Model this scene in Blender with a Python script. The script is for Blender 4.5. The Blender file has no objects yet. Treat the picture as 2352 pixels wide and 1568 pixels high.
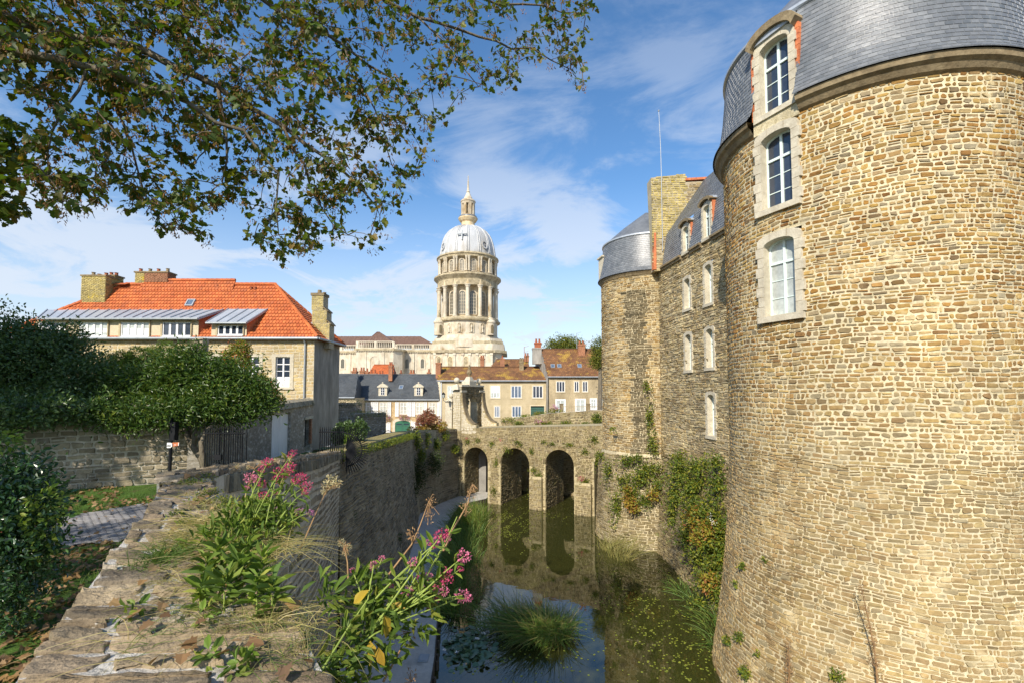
import bpy, math, random
import numpy as np
from mathutils import Vector
random.seed(7)
scene = bpy.context.scene
COL = scene.collection
# ---------------------------------------------------------------- camera model
PITCH = math.radians(3.0); FPX = 1110.0; CX = 1176.0; CY = 842.0
SP, CP = math.sin(PITCH), math.cos(PITCH)
def ray(x, y):
    dx = (x-CX)/FPX; dy = (CY-y)/FPX
    return np.array([dx, CP-SP*dy, SP+CP*dy])
def P(x, y, Y):
    r = ray(x, y); return r*(Y/r[1])
def PZ(x, y, Z):
    r = ray(x, y); return r*(Z/r[2])
def XX(x, y, Y): return float(P(x, y, Y)[0])
def ZZ(y, Y): return float(P(1176, y, Y)[2])
WATER = -11.0
# ---------------------------------------------------------------- objects
def tag(o, label=None, cat=None, group=None, kind=None):
    if label: o['label'] = label
    if cat: o['category'] = cat
    if group: o['group'] = group
    if kind: o['kind'] = kind
    return o
def thing(name, label, cat, loc, group=None):
    o = bpy.data.objects.new(name, None); COL.objects.link(o)
    o.location = tuple(float(c) for c in loc); o.empty_display_size = .2
    return tag(o, label, cat, group)
def offs(parent):
    v = np.zeros(3)
    while parent is not None:
        v += np.array(parent.location); parent = parent.parent
    return v
def mesh_np(name, V, faces, mat, parent=None, smooth=False, label=None):
    V = np.asarray(V, dtype=np.float64).reshape(-1, 3) - offs(parent)
    me = bpy.data.meshes.new(name)
    me.vertices.add(len(V)); me.vertices.foreach_set('co', V.ravel())
    faces = [np.asarray(f, dtype=np.int32) for f in faces if len(f)]
    loops = np.concatenate([f.ravel() for f in faces])
    tot = np.concatenate([np.full(len(f), f.shape[1], dtype=np.int32) for f in faces])
    start = np.concatenate([[0], np.cumsum(tot)[:-1]]).astype(np.int32)
    me.loops.add(len(loops)); me.loops.foreach_set('vertex_index', loops)
    me.polygons.add(len(tot)); me.polygons.foreach_set('loop_start', start); me.polygons.foreach_set('loop_total', tot)
    me.polygons.foreach_set('use_smooth', np.full(len(tot), smooth))
    me.update(calc_edges=True); me.validate()
    if mat: me.materials.append(mat)
    o = bpy.data.objects.new(name, me); COL.objects.link(o); o.parent = parent
    if label: o['label'] = label
    return o
class Fr:
    def __init__(s, o, sd, nd):
        s.o = np.array(o, float); s.s = np.array(sd, float); s.n = np.array(nd, float); s.z = np.array([0, 0, 1.])
    def pt(s, a, b, c): return s.o+s.s*a+s.n*b+s.z*c
def facing(Y): return Fr((0, Y, 0), (1, 0, 0), (0, -1, 0))
class MB:
    """collects shapes in frame coordinates (s along, o outward, h up) and builds ONE mesh"""
    def __init__(s, F=None): s.v = []; s.f = []; s.F = F or Fr((0, 0, 0), (1, 0, 0), (0, 1, 0))
    def add(s, pts, faces):
        b = len(s.v)
        for p in pts: s.v.append(s.F.pt(*p))
        for f in faces: s.f.append([i+b for i in f])
        return s
    def box(s, a0, a1, b0, b1, c0, c1):
        return s.add([(a0,b0,c0),(a1,b0,c0),(a1,b1,c0),(a0,b1,c0),(a0,b0,c1),(a1,b0,c1),(a1,b1,c1),(a0,b1,c1)],
              [(0,3,2,1),(4,5,6,7),(0,1,5,4),(1,2,6,5),(2,3,7,6),(3,0,4,7)])
    def taper(s, a0, a1, b0, b1, c0, c1, i, j):
        return s.add([(a0,b0,c0),(a1,b0,c0),(a1,b1,c0),(a0,b1,c0),(a0+i,b0+j,c1),(a1-i,b0+j,c1),(a1-i,b1-j,c1),(a0+i,b1-j,c1)],
              [(0,3,2,1),(4,5,6,7),(0,1,5,4),(1,2,6,5),(2,3,7,6),(3,0,4,7)])
    def prism(s, poly, o0, o1):
        n = len(poly)
        return s.add([(a, o0, h) for a, h in poly]+[(a, o1, h) for a, h in poly],
              [list(range(n)), list(range(2*n-1, n-1, -1))]+[(i, (i+1)%n, n+(i+1)%n, n+i) for i in range(n)])
    def ring(s, outer, inner, o0, o1):
        n = len(outer); pts = []
        for L in (outer, inner):
            for o in (o0, o1): pts += [(a, o, h) for a, h in L]
        F = []
        for i in range(n):
            j = (i+1)%n
            F += [(i,j,n+j,n+i),(n+i,n+j,3*n+j,3*n+i),(3*n+i,3*n+j,2*n+j,2*n+i),(2*n+i,2*n+j,j,i)]
        return s.add(pts, F)
    def lathe(s, cx, cy, prof, seg=24, a0=0, a1=2*math.pi):
        full = abs(a1-a0-2*math.pi) < 1e-6; m = seg if full else seg+1; pts = []
        for r, z in prof:
            for k in range(m):
                a = a0+(a1-a0)*k/seg; pts.append((cx+r*math.cos(a), cy+r*math.sin(a), z))
        F = []
        for i in range(len(prof)-1):
            for k in range(seg):
                l = (k+1)%m if full else k+1
                F.append((i*m+k, i*m+l, (i+1)*m+l, (i+1)*m+k))
        return s.add(pts, F)
    def tube(s, pts, rad, seg=6):
        pts = [np.array(p, float) for p in pts]
        if not hasattr(rad, '__len__'): rad = [rad]*len(pts)
        V = []; F = []; u = None
        for i, p in enumerate(pts):
            d = pts[min(i+1, len(pts)-1)]-pts[max(i-1, 0)]; d = d/(np.linalg.norm(d)+1e-9)
            if u is None: u = np.cross(d, [0.3, .5, .81])
            u = u-d*np.dot(u, d); u /= np.linalg.norm(u)+1e-9; w = np.cross(d, u)
            for k in range(seg):
                a = 2*math.pi*k/seg; V.append(tuple(p+rad[i]*(u*math.cos(a)+w*math.sin(a))))
        for i in range(len(pts)-1):
            for k in range(seg):
                l = (k+1)%seg; F.append((i*seg+k, i*seg+l, (i+1)*seg+l, (i+1)*seg+k))
        F += [list(range(seg))[::-1], [(len(pts)-1)*seg+k for k in range(seg)]]
        return s.add(V, F)
    def ball(s, c, r, sc=(1, 1, 1), seg=10, rings=6):
        prof = []
        V = []; F = []
        for i in range(rings+1):
            t = math.pi*i/rings
            for k in range(seg):
                a = 2*math.pi*k/seg
                V.append((c[0]+r*sc[0]*math.sin(t)*math.cos(a), c[1]+r*sc[1]*math.sin(t)*math.sin(a), c[2]-r*sc[2]*math.cos(t)))
        for i in range(rings):
            for k in range(seg):
                l = (k+1)%seg; F.append((i*seg+k, i*seg+l, (i+1)*seg+l, (i+1)*seg+k))
        return s.add(V, F)
    def poly(s, pts): return s.add(pts, [list(range(len(pts)))])
    def build(s, name, mat, parent=None, smooth=False, label=None, extra=None):
        nf = len(s.f)
        if extra: b0 = len(s.v); s.v += extra[0].v; s.f += [[i+b0 for i in f] for f in extra[0].f]
        me = bpy.data.meshes.new(name); off = offs(parent)
        me.from_pydata([tuple(v-off) for v in s.v], [], s.f)
        me.polygons.foreach_set('use_smooth', [smooth]*len(s.f)); me.update()
        if mat: me.materials.append(mat)
        if extra: me.materials.append(extra[1]); me.polygons.foreach_set('material_index', [0]*nf+[1]*(len(s.f)-nf))
        o = bpy.data.objects.new(name, me); COL.objects.link(o); o.parent = parent
        if label: o['label'] = label
        return o
# ---------------------------------------------------------------- parametric surfaces
def plane_fn(o, sd, td):
    o = np.array(o, float); sd = np.array(sd, float); td = np.array(td, float)
    n = np.cross(sd, td); n /= np.linalg.norm(n)
    def fn(S, T):
        p = o+S[..., None]*sd+T[..., None]*td
        return p, np.broadcast_to(n, p.shape)
    return fn
def cyl_fn(cx, cy, R, R0, zs=1.0):
    def fn(S, T):
        th = S/R0; r = R(T); c, s = np.cos(th), np.sin(th)
        dr = (R(T+.01)-R(T-.01))/.02
        p = np.stack([cx+r*c, cy+r*s, T], -1)
        n = np.stack([c, s, -dr], -1); n /= np.linalg.norm(n, axis=-1, keepdims=True)
        return p, n
    return fn
def poly_fn(foot, top, H):
    """wall face between a foot polyline and a top polyline; s = metres along, t in 0..H"""
    foot = np.array(foot, float); top = np.array(top, float)
    mid = (foot+top)/2; seg = np.linalg.norm(np.diff(mid[:, :2], axis=0), axis=1); cum = np.concatenate([[0], np.cumsum(seg)])
    def P0(S, T):
        f = np.stack([np.interp(S, cum, foot[:, i]) for i in range(3)], -1)
        t = np.stack([np.interp(S, cum, top[:, i]) for i in range(3)], -1)
        return f+(t-f)*(T/H)[..., None]
    def fn(S, T):
        p = P0(S, T); a = P0(S+.02, T)-P0(S-.02, T); b = P0(S, T+.02)-P0(S, T-.02)
        n = np.cross(a, b); n /= np.linalg.norm(n, axis=-1, keepdims=True)+1e-9
        return p, n
    return fn, cum[-1]
def surf(name, fn, ss, ts, mat, parent, keep=None, smooth=True, off=0.0, label=None):
    S, T = np.meshgrid(np.array(ss, float), np.array(ts, float)); p, n = fn(S, T); V = (p+n*off).reshape(-1, 3)
    m, k = S.shape; F = []
    for j in range(m-1):
        for i in range(k-1):
            if keep is not None and not keep((ss[i]+ss[i+1])/2, (ts[j]+ts[j+1])/2): continue
            F.append((j*k+i, j*k+i+1, (j+1)*k+i+1, (j+1)*k+i))
    return mesh_np(name, V, [np.array(F)], mat, parent, smooth, label)
def masonry(name, fn, s0, s1, t0, t1, course, length, mat, parent, depth=.035, gap=.012, var=.35, lvar=.5,
            keep=None, seed=1, split=.12, regular=False, wav=.02, tilt=.35, round_=.5, rough=.12, label=None, smooth=False, bevel=.16):
    rng = np.random.default_rng(seed); R = []; t = t0; row = 0
    while t < t1-.35*course:
        h = course*(1+var*rng.uniform(-1, 1)); h = min(h, t1-t)
        s = s0-(((row % 2)*.5)*length if regular else rng.uniform(0, length))
        while s < s1:
            w = length*(1+lvar*rng.uniform(-1, 1)); a, b = max(s, s0), min(s+w, s1)
            if b-a > .2*length:
                if rng.uniform() < split:
                    c = t+h*rng.uniform(.4, .6); R.append((a, b, t, c)); R.append((a, b, c, t+h))
                else: R.append((a, b, t, t+h))
            s += w
        t += h; row += 1
    R = np.array(R); sc = (R[:, 0]+R[:, 1])/2; tc = (R[:, 2]+R[:, 3])/2
    if keep is not None:
        k = keep(sc, tc); R, sc, tc = R[k], sc[k], tc[k]
    N = len(R); hw = np.maximum((R[:, 1]-R[:, 0])/2-gap, .01); hh = np.maximum((R[:, 3]-R[:, 2])/2-gap, .008)
    g2 = (rng.uniform(-.5, .8, N)**3*2.2*gap if not regular else np.zeros(N)); hw = np.maximum(hw-g2, .01); hh = np.maximum(hh-g2, .008)
    c = round_*np.minimum(hw, hh)*(rng.uniform(.3, 1.1, N) if not regular else 1)
    sx = np.array([-1,-1,1,1,1,1,-1,-1.]); sy = np.array([-1,-1,-1,-1,1,1,1,1.])
    # order: walk counter-clockwise, two points per corner
    cxm = np.array([0,1,1,0,0,1,1,0.]); cym = np.array([1,0,0,1,1,0,0,1.])
    def outline(shr, jit):
        X = sx*(hw[:, None]-shr[:, None]-cxm*c[:, None]); Y = sy*(hh[:, None]-shr[:, None]-cym*c[:, None])
        m = np.minimum(hw, hh)[:, None]
        return X+jit[0]*m, Y+jit[1]*m
    jit = rng.uniform(-rough, rough, (2, N, 8)) if not regular else np.zeros((2, N, 8))
    X0, Y0 = outline(np.zeros(N), jit); X1, Y1 = outline(bevel*np.minimum(hw, hh), jit)
    d = depth*rng.uniform(.45, 1.35, N) if not regular else np.full(N, depth)
    gx, gy = rng.uniform(-tilt, tilt, (2, N))
    D0 = np.full((N, 8), -.02); D1 = d[:, None]*(1+gx[:, None]*sx+gy[:, None]*sy)
    if not regular: D1 = D1*(1+rng.uniform(-.18, .18, (N, 8)))
    if regular: D1 = d[:, None]*(1-.8*(sy > 0))*np.ones((1, 8))
    Xc = np.zeros((N, 1)); Dc = D1.mean(1, keepdims=True)*(1.05 if regular else rng.uniform(.95, 1.3, (N, 1)))
    X = np.concatenate([X0, X1, Xc], 1)+sc[:, None]; Y = np.concatenate([Y0, Y1, Xc], 1)+tc[:, None]
    D = np.concatenate([D0, D1, Dc], 1)
    if wav: Y = Y+wav*(np.sin(X*1.3+Y*.7)+.6*np.sin(X*3.3+1.7*Y+2)+.4*np.sin(7*X+5*Y))
    p, n = fn(X, Y); V = (p+n*D[..., None]).reshape(-1, 3)
    b = (np.arange(N)*17)[:, None]; i = np.arange(8); j = (i+1) % 8
    Q = (b[:, None]+np.stack([i, j, j+8, i+8], -1)[None]).reshape(-1, 4)
    Tt = (b[:, None]+np.stack([i+8, j+8, np.full(8, 16)], -1)[None]).reshape(-1, 3)
    return mesh_np(name, V, [Q, Tt], mat, parent, smooth, label)
def rugged(o, lv, size, strength, seed=0, depth=3):
    tx = bpy.data.textures.new('rough_rock', 'CLOUDS'); tx.noise_scale = size; tx.noise_depth = depth
    m = o.modifiers.new('sub', 'SUBSURF'); m.subdivision_type = 'SIMPLE'; m.levels = lv; m.render_levels = lv
    d = o.modifiers.new('rough', 'DISPLACE'); d.texture = tx; d.strength = strength; d.mid_level = .5; d.texture_coords = 'LOCAL'
    return o
# ---------------------------------------------------------------- foliage
def unit(v): return v/(np.linalg.norm(v, axis=-1, keepdims=True)+1e-9)
def leaves(name, pts, dirs, size, mat, parent, rng, shape='leaf', wid=.45, droop=.15, label=None, nrm=None, smooth=False):
    N = len(pts); d = unit(dirs); L = size*rng.uniform(.6, 1.3, N)
    up = nrm if nrm is not None else unit(rng.normal(size=(N, 3))+np.array([0, 0, .8]))
    w = unit(np.cross(d, up)); n = np.cross(w, d)
    if shape == 'leaf':
        prof = [(0, 0, 0), (.3, wid*.5, .06), (.68, wid*.42, .04), (1, 0, -droop), (.68, -wid*.42, .04), (.3, -wid*.5, .06)]
        F = [(0, 1, 2, 3), (0, 3, 4, 5)]
    elif shape == 'quad':
        prof = [(0, 0, 0), (.5, wid*.5, .05), (1, 0, -droop), (.5, -wid*.5, .05)]; F = [(0, 1, 2, 3)]
    elif shape == 'maple':
        o = [(0,0),(.02,.22),(-.08,.42),(.2,.36),(.32,.56),(.46,.3),(.72,.3),(1,0),(.72,-.3),(.46,-.3),(.32,-.56),(.2,-.36),(-.08,-.42),(.02,-.22)]
        prof = [(a, b, .05*abs(b)*4-.12*a*a-.1*abs(b)) for a, b in o]
        F = [(0, 1, 2, 3), (0, 3, 4, 5), (0, 5, 6, 7), (0, 7, 8, 9), (0, 9, 10, 11), (0, 11, 12, 13)]
    elif shape == 'disc':
        prof = [(.5+.5*math.cos(a), .5*math.sin(a), 0) for a in np.linspace(0, 2*math.pi, 8)[:-1]]; F = [tuple(range(7))]
    pr = np.array(prof); k = len(pr)
    V = pts[:, None]+L[:, None, None]*(pr[None, :, 0:1]*d[:, None]+pr[None, :, 1:2]*w[:, None]+pr[None, :, 2:3]*n[:, None])
    b = (np.arange(N)*k)[:, None, None]
    FF = (b+np.array(F)[None]).reshape(-1, len(F[0]))
    return mesh_np(name, V, [FF], mat, parent, smooth, label)
def blob_pts(blobs, n, rng, shell=.55, lump=.18):
    """points through the volume of lumpy ellipsoids; returns points and outward directions"""
    B = np.array(blobs, float); vol = (B[:, 3]*B[:, 4]*B[:, 5])**.75; k = rng.choice(len(B), n, p=vol/vol.sum())
    d = unit(rng.normal(size=(n, 3))); r = shell+(1-shell)*rng.uniform(0, 1, n)**.6
    ph = B[k, 0]*3.1
    r *= 1+lump*(np.sin(5*d[:, 0]+ph)*np.sin(4*d[:, 1]+2*ph)+np.sin(9*d[:, 2]+3*d[:, 0]+ph)*.7)
    return B[k, :3]+d*B[k, 3:6]*r[:, None], unit(d/B[k, 3:6])
def bush(name, blobs, n, size, mat, parent, seed, shape='leaf', wid=.5, shell=.55, lump=.18, clump=0, label=None):
    rng = np.random.default_rng(seed)
    if clump:
        m = max(1, n//clump); c, d = blob_pts(blobs, m, rng, shell, lump)
        c = np.repeat(c, clump, 0); d = np.repeat(d, clump, 0); c = c+rng.normal(size=c.shape)*size*1.1
    else: c, d = blob_pts(blobs, n, rng, shell, lump)
    dirs = d+rng.normal(size=d.shape)*.8
    nr = unit(d+rng.normal(size=d.shape)*.55+np.array([0, 0, .4]))
    return leaves(name, c, dirs, size, mat, parent, rng, shape, wid, nrm=nr, label=label)
def blades(name, base, direc, length, width, bend, mat, parent, rng, label=None):
    """arching strips: base points, start direction, bend vector"""
    N = len(base); d = unit(direc); L = length*rng.uniform(.55, 1.15, N); k = 5
    t = np.linspace(0, 1, k)[None, :, None]
    C = base[:, None]+L[:, None, None]*(t*d[:, None]+(t**2)*bend[:, None])
    T = unit(d[:, None]+2*t*bend[:, None]); ref = unit(rng.normal(size=(N, 3))+np.array([0, -.4, 0]))[:, None]
    W = unit(np.cross(T, np.broadcast_to(ref, T.shape)))*(width*(1-t**2*.95)/2)
    V = np.stack([C-W, C+W], 2).reshape(N, -1, 3)
    F = np.array([(2*i, 2*i+1, 2*i+3, 2*i+2) for i in range(k-1)])
    FF = ((np.arange(N)*2*k)[:, None, None]+F[None]).reshape(-1, 4)
    return mesh_np(name, V, [FF], mat, parent, False, label)
# ---------------------------------------------------------------- materials
MATS = {}
def pmat(name, cols, island=False, scale=3., detail=5., rough=.85, bump=0., bscale=25., vary=.25, vscale=.8, spec=.3, metal=0.,
         trans=0., zmix=None, stretch=(1, 1, 1), grime=None, lich=None, coat=0.):
    m = bpy.data.materials.new(name); m.use_nodes = True; t = m.node_tree; N = t.nodes; L = t.links
    for n in list(N): N.remove(n)
    out = N.new('ShaderNodeOutputMaterial'); b = N.new('ShaderNodeBsdfPrincipled')
    geo = N.new('ShaderNodeNewGeometry'); mp = N.new('ShaderNodeMapping'); mp.inputs['Scale'].default_value = stretch
    L.new(geo.outputs['Position'], mp.inputs['Vector'])
    def noise(sc, det=5., vec=mp):
        n = N.new('ShaderNodeTexNoise'); n.inputs['Scale'].default_value = sc; n.inputs['Detail'].default_value = det
        n.inputs['Roughness'].default_value = .62; L.new(vec.outputs[0], n.inputs['Vector']); return n
    def ramp(src, pts):
        r = N.new('ShaderNodeValToRGB'); e = r.color_ramp.elements
        while len(e) < len(pts): e.new(.5)
        for i, (p, c) in enumerate(pts): e[i].position = p; e[i].color = (*c, 1) if len(c) == 3 else c
        L.new(src, r.inputs[0]); return r
    def mix(a, c, fac, mode='MIX'):
        x = N.new('ShaderNodeMix'); x.data_type = 'RGBA'; x.blend_type = mode
        if isinstance(fac, float): x.inputs[0].default_value = fac
        else: L.new(fac, x.inputs[0])
        for v, i in ((a, 6), (c, 7)):
            if isinstance(v, tuple): x.inputs[i].default_value = (*v, 1)
            else: L.new(v, x.inputs[i])
        return x.outputs[2]
    k = len(cols)
    if island:
        col = ramp(geo.outputs['Random Per Island'], [(i/max(1, k-1), c) for i, c in enumerate(cols)]).outputs[0]
    else:
        col = ramp(noise(scale, detail).outputs[0], [(.32+.36*i/max(1, k-1), c) for i, c in enumerate(cols)]).outputs[0]
    if zmix:      # (z_low, z_high, tint_low) a real change of the stone with height
        sx = N.new('ShaderNodeSeparateXYZ'); L.new(geo.outputs['Position'], sx.inputs[0])
        mr = N.new('ShaderNodeMapRange'); mr.inputs[1].default_value = zmix[0]; mr.inputs[2].default_value = zmix[1]
        mr.inputs[3].default_value = 1; mr.inputs[4].default_value = 0; L.new(sx.outputs[2], mr.inputs[0])
        col = mix(col, zmix[2], mr.outputs[0]) if len(zmix) < 4 else mix(col, mix(col, zmix[2], zmix[3]), mr.outputs[0])
    if vary:
        v = ramp(noise(vscale, 4.).outputs[0], [(.3, (1-vary,)*3), (.7, (1+vary*.6,)*3)])
        col = mix(col, v.outputs[0], 1.0, 'MULTIPLY')
        v2 = ramp(noise(bscale*.35, 6.).outputs[0], [(.3, (1-vary*.9,)*3), (.7, (1+vary*.5,)*3)])
        col = mix(col, v2.outputs[0], 1.0, 'MULTIPLY')
    if lich:      # (scale, threshold, colour) patches of lichen or dirt
        for sc, th, c in lich:
            f = ramp(noise(sc, 7.).outputs[0], [(th, (0, 0, 0)), (th+.09, (1, 1, 1))]).outputs[0]
            col = mix(col, c, f)
    L.new(col, b.inputs['Base Color'])
    b.inputs['Roughness'].default_value = rough; b.inputs['Specular IOR Level'].default_value = spec; b.inputs['Metallic'].default_value = metal
    if coat: b.inputs['Coat Weight'].default_value = coat
    if bump:
        bn = N.new('ShaderNodeBump'); bn.inputs['Strength'].default_value = min(1., bump); bn.inputs['Distance'].default_value = .03
        L.new(noise(bscale, 7.).outputs[0], bn.inputs['Height']); L.new(bn.outputs[0], b.inputs['Normal'])
    if trans:
        tr = N.new('ShaderNodeBsdfTranslucent'); ms = N.new('ShaderNodeMixShader'); ms.inputs[0].default_value = trans
        L.new(mix(col, (1.25, 1.35, .6), 1.0, 'MULTIPLY'), tr.inputs[0]); L.new(b.outputs[0], ms.inputs[1]); L.new(tr.outputs[0], ms.inputs[2]); L.new(ms.outputs[0], out.inputs[0])
    else: L.new(b.outputs[0], out.inputs[0])
    MATS[name] = m; return m
M = lambda n: MATS[n]
# stone of the castle
OCH = [(.42,.25,.06),(.51,.36,.13),(.21,.095,.025),(.42,.245,.07),(.32,.235,.12),(.50,.36,.16),(.27,.13,.032),(.44,.28,.08),(.17,.10,.04),(.38,.32,.20),(.40,.20,.04),(.30,.16,.045)]
pmat('castle_stone', OCH, island=True, bump=1., bscale=14, vary=.3, vscale=.45, zmix=(-3, 3.5, (.40,.33,.18), .5), lich=[(.9, .60, (.56,.45,.25)), (1.4, .63, (.15,.115,.05))])
pmat('castle_mortar', [(.53,.44,.25),(.74,.65,.44)], scale=6, bump=1., bscale=22, vary=.22, vscale=.7)
pmat('wing_stone', [(.50,.39,.19),(.36,.26,.12),(.60,.49,.27),(.44,.37,.23),(.28,.20,.10),(.54,.44,.27)], island=True, bump=1., bscale=14, vary=.3, vscale=.4)
pmat('wing_mortar', [(.52,.44,.27),(.68,.59,.39)], scale=5, bump=1., bscale=20, vary=.25)
pmat('far_tower_stone', [(.46,.32,.13),(.32,.20,.07),(.52,.40,.20),(.42,.34,.20),(.28,.19,.09)], island=True, bump=1., bscale=14, vary=.28, vscale=.5, zmix=(-6, -4, (.36,.32,.19), .6))
pmat('stained_stone', [(.15,.115,.06),(.22,.17,.09),(.11,.09,.05),(.26,.20,.11)], island=True, bump=1., bscale=14, vary=.3)
pmat('ashlar', [(.52,.455,.335),(.66,.60,.46)], scale=4, bump=.5, bscale=18, vary=.15, lich=[(5, .66, (.42,.35,.24))])
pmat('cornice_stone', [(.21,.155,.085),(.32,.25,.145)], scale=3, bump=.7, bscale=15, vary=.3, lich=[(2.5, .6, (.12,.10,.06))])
pmat('slate', [(.125,.137,.145),(.175,.187,.195),(.145,.155,.165),(.22,.23,.235),(.16,.17,.18)], island=True, rough=.40, spec=.7, bump=.3, bscale=12, vary=.25)
pmat('zinc', [(.42,.46,.50),(.50,.53,.56)], rough=.42, spec=.5, metal=.3, vary=.12, bump=.05)
pmat('terracotta', [(.55,.16,.06),(.66,.22,.09),(.48,.13,.06)], scale=5, rough=.7, vary=.3, lich=[(3, .64, (.42,.30,.14))])
pmat('window_paint', [(.68,.80,.76),(.75,.85,.82)], rough=.45, vary=.05)
pmat('white_paint', [(.80,.80,.78),(.86,.86,.85)], rough=.45, vary=.06)
pmat('worn_white_paint', [(.78,.78,.78),(.86,.86,.85)], rough=.65, vary=.12, stretch=(1, 1, .12), lich=[(9, .66, (.36,.33,.28))])
def glass(name, col, rough=.08):
    m = pmat(name, [col, tuple(c*1.4 for c in col)], scale=2, rough=rough, spec=.9, vary=.2); return m
glass('dark_glass', (.03,.04,.06)); glass('sky_glass', (.10,.14,.20)); glass('curtain_glass', (.42,.45,.42), .2)
glass('leaded_glass', (.09,.085,.06), .3)
pmat('yellow_brick', [(.52,.42,.15),(.42,.33,.12),(.60,.48,.18),(.36,.30,.15)], island=True, bump=.8, bscale=20, vary=.3, lich=[(2.2, .6, (.55,.40,.04))])
pmat('brick_mortar', [(.42,.36,.24),(.5,.43,.3)], scale=8, bump=.5, vary=.2)
# bridge and moat walls
pmat('bridge_stone', [(.30,.235,.115),(.22,.165,.08),(.37,.295,.15),(.17,.13,.07),(.34,.28,.17),(.26,.21,.09)], island=True, bump=1., bscale=14, vary=.3, vscale=.5, lich=[(1.1, .60, (.20,.20,.07))])
pmat('bridge_mortar', [(.42,.345,.19),(.56,.47,.28)], scale=5, bump=1., bscale=20, vary=.3, lich=[(1.1, .62, (.22,.22,.09))])
pmat('moat_stone', [(.21,.18,.12),(.32,.275,.19),(.15,.13,.095),(.39,.34,.25),(.26,.22,.14)], island=True, bump=1., bscale=16, vary=.3, lich=[(1.4, .66, (.10,.12,.04))])
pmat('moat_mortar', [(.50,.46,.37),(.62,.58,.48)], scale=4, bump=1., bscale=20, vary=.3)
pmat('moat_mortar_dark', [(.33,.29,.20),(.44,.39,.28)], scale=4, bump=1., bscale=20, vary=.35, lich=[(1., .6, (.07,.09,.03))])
pmat('coping_stone', [(.24,.18,.11),(.33,.25,.15),(.17,.14,.10),(.40,.31,.19),(.28,.21,.13),(.50,.43,.33)], island=True, bump=1., bscale=22, vary=.4, vscale=3, lich=[(7, .62, (.46,.42,.35)), (45, .60, (.14,.11,.075)), (30, .66, (.62,.58,.50)), (4, .69, (.30,.27,.05))])
pmat('coping_mortar', [(.50,.46,.40),(.70,.66,.58)], scale=12, bump=1., bscale=30, vary=.3, vscale=4, lich=[(3, .60, (.20,.17,.11))])
pmat('garden_stone', [(.31,.26,.17),(.22,.18,.12),(.40,.34,.24),(.35,.29,.18),(.26,.23,.18)], island=True, bump=1., bscale=14, vary=.3)
pmat('garden_mortar', [(.46,.41,.31),(.56,.51,.41)], scale=3, bump=.8, vary=.3)
pmat('house_stone', [(.52,.40,.20),(.60,.46,.22),(.45,.36,.20),(.56,.44,.27),(.50,.35,.15)], island=True, bump=.8, bscale=16, vary=.2)
pmat('house_mortar', [(.56,.49,.33),(.64,.56,.40)], scale=5, bump=.5, vary=.15)
pmat('old_render', [(.28,.26,.225),(.40,.37,.32)], scale=1.2, bump=.5, bscale=8, vary=.3, stretch=(1, 1, .35))
pmat('peeling_wall', [(.48,.45,.40),(.28,.245,.19),(.62,.59,.54)], scale=3.2, detail=9, bump=1., bscale=9, vary=.3, stretch=(1, 1, 1.6))
pmat('beige_render', [(.46,.375,.225),(.54,.445,.28)], scale=1.4, vary=.12, bump=.15)
pmat('tan_render', [(.38,.30,.18),(.50,.405,.25)], scale=.9, vary=.25, bump=.2, stretch=(1, 1, .4))
pmat('dormer_render', [(.62,.53,.36),(.68,.58,.40)], scale=2, vary=.12)
pmat('ochre_stone_wall', [(.47,.31,.13),(.56,.39,.18),(.42,.27,.11)], island=True, bump=.5, vary=.2)
pmat('orange_tile', [(.56,.145,.04),(.66,.19,.055),(.50,.12,.035),(.60,.17,.05),(.46,.13,.05)], island=True, rough=.65, vary=.24, bump=.3, lich=[(1.6, .70, (.34,.15,.07))])
pmat('orange_tile_bed', [(.30,.07,.02),(.34,.09,.03)], rough=.8)
pmat('brown_tile', [(.22,.105,.045),(.30,.15,.06),(.17,.085,.045),(.26,.12,.05)], island=True, rough=.8, vary=.3, bump=.4, lich=[(.55, .52, (.42,.26,.05))])
pmat('brown_tile_bed', [(.12,.06,.03),(.16,.08,.04)], rough=.9)
pmat('slate_roof', [(.075,.085,.095),(.11,.12,.125),(.09,.095,.10)], island=True, rough=.55, vary=.3, bump=.3, vscale=.6, lich=[(1.3, .66, (.20,.18,.09))])
pmat('copper_roof', [(.16,.095,.065),(.21,.13,.095)], scale=.4, rough=.55, vary=.2, stretch=(3, 1, .5))
pmat('white_stone', [(.47,.39,.26),(.64,.57,.44),(.34,.24,.12)], scale=.16, detail=9, vary=.2, vscale=.12, bscale=3, stretch=(1, 1, .55), bump=.3)
pmat('ochre_limestone', [(.62,.45,.22),(.72,.60,.40),(.50,.34,.15)], scale=.2, detail=9, vary=.25, vscale=.2, bscale=3, stretch=(1, 1, .4), bump=.3)
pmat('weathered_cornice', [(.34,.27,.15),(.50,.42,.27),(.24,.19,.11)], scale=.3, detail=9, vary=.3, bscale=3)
pmat('dome_lead', [(.42,.44,.44),(.53,.54,.54),(.34,.32,.28)], scale=.18, rough=.5, vary=.12, vscale=.2, bscale=2, stretch=(1, 1, .3))
pmat('chimney_brick', [(.30,.12,.06),(.40,.19,.10),(.22,.09,.05)], scale=4, vary=.25, bump=.4)
pmat('clay_pot', [(.40,.13,.06),(.30,.10,.05)], scale=6, vary=.2)
pmat('green_paint', [(.025,.13,.075),(.035,.16,.09)], rough=.5, vary=.1)
pmat('dark_green_paint', [(.04,.10,.08),(.06,.13,.10)], rough=.5, vary=.1)
pmat('black_iron', [(.010,.011,.013),(.016,.017,.02)], rough=.6, spec=.15, vary=.1)
pmat('grey_metal', [(.30,.33,.35),(.38,.41,.43)], rough=.45, metal=.2, vary=.1)
pmat('bark', [(.13,.105,.075),(.20,.17,.12),(.09,.07,.05)], scale=9, bump=1., bscale=18, vary=.3, stretch=(1, 1, .4))
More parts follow.
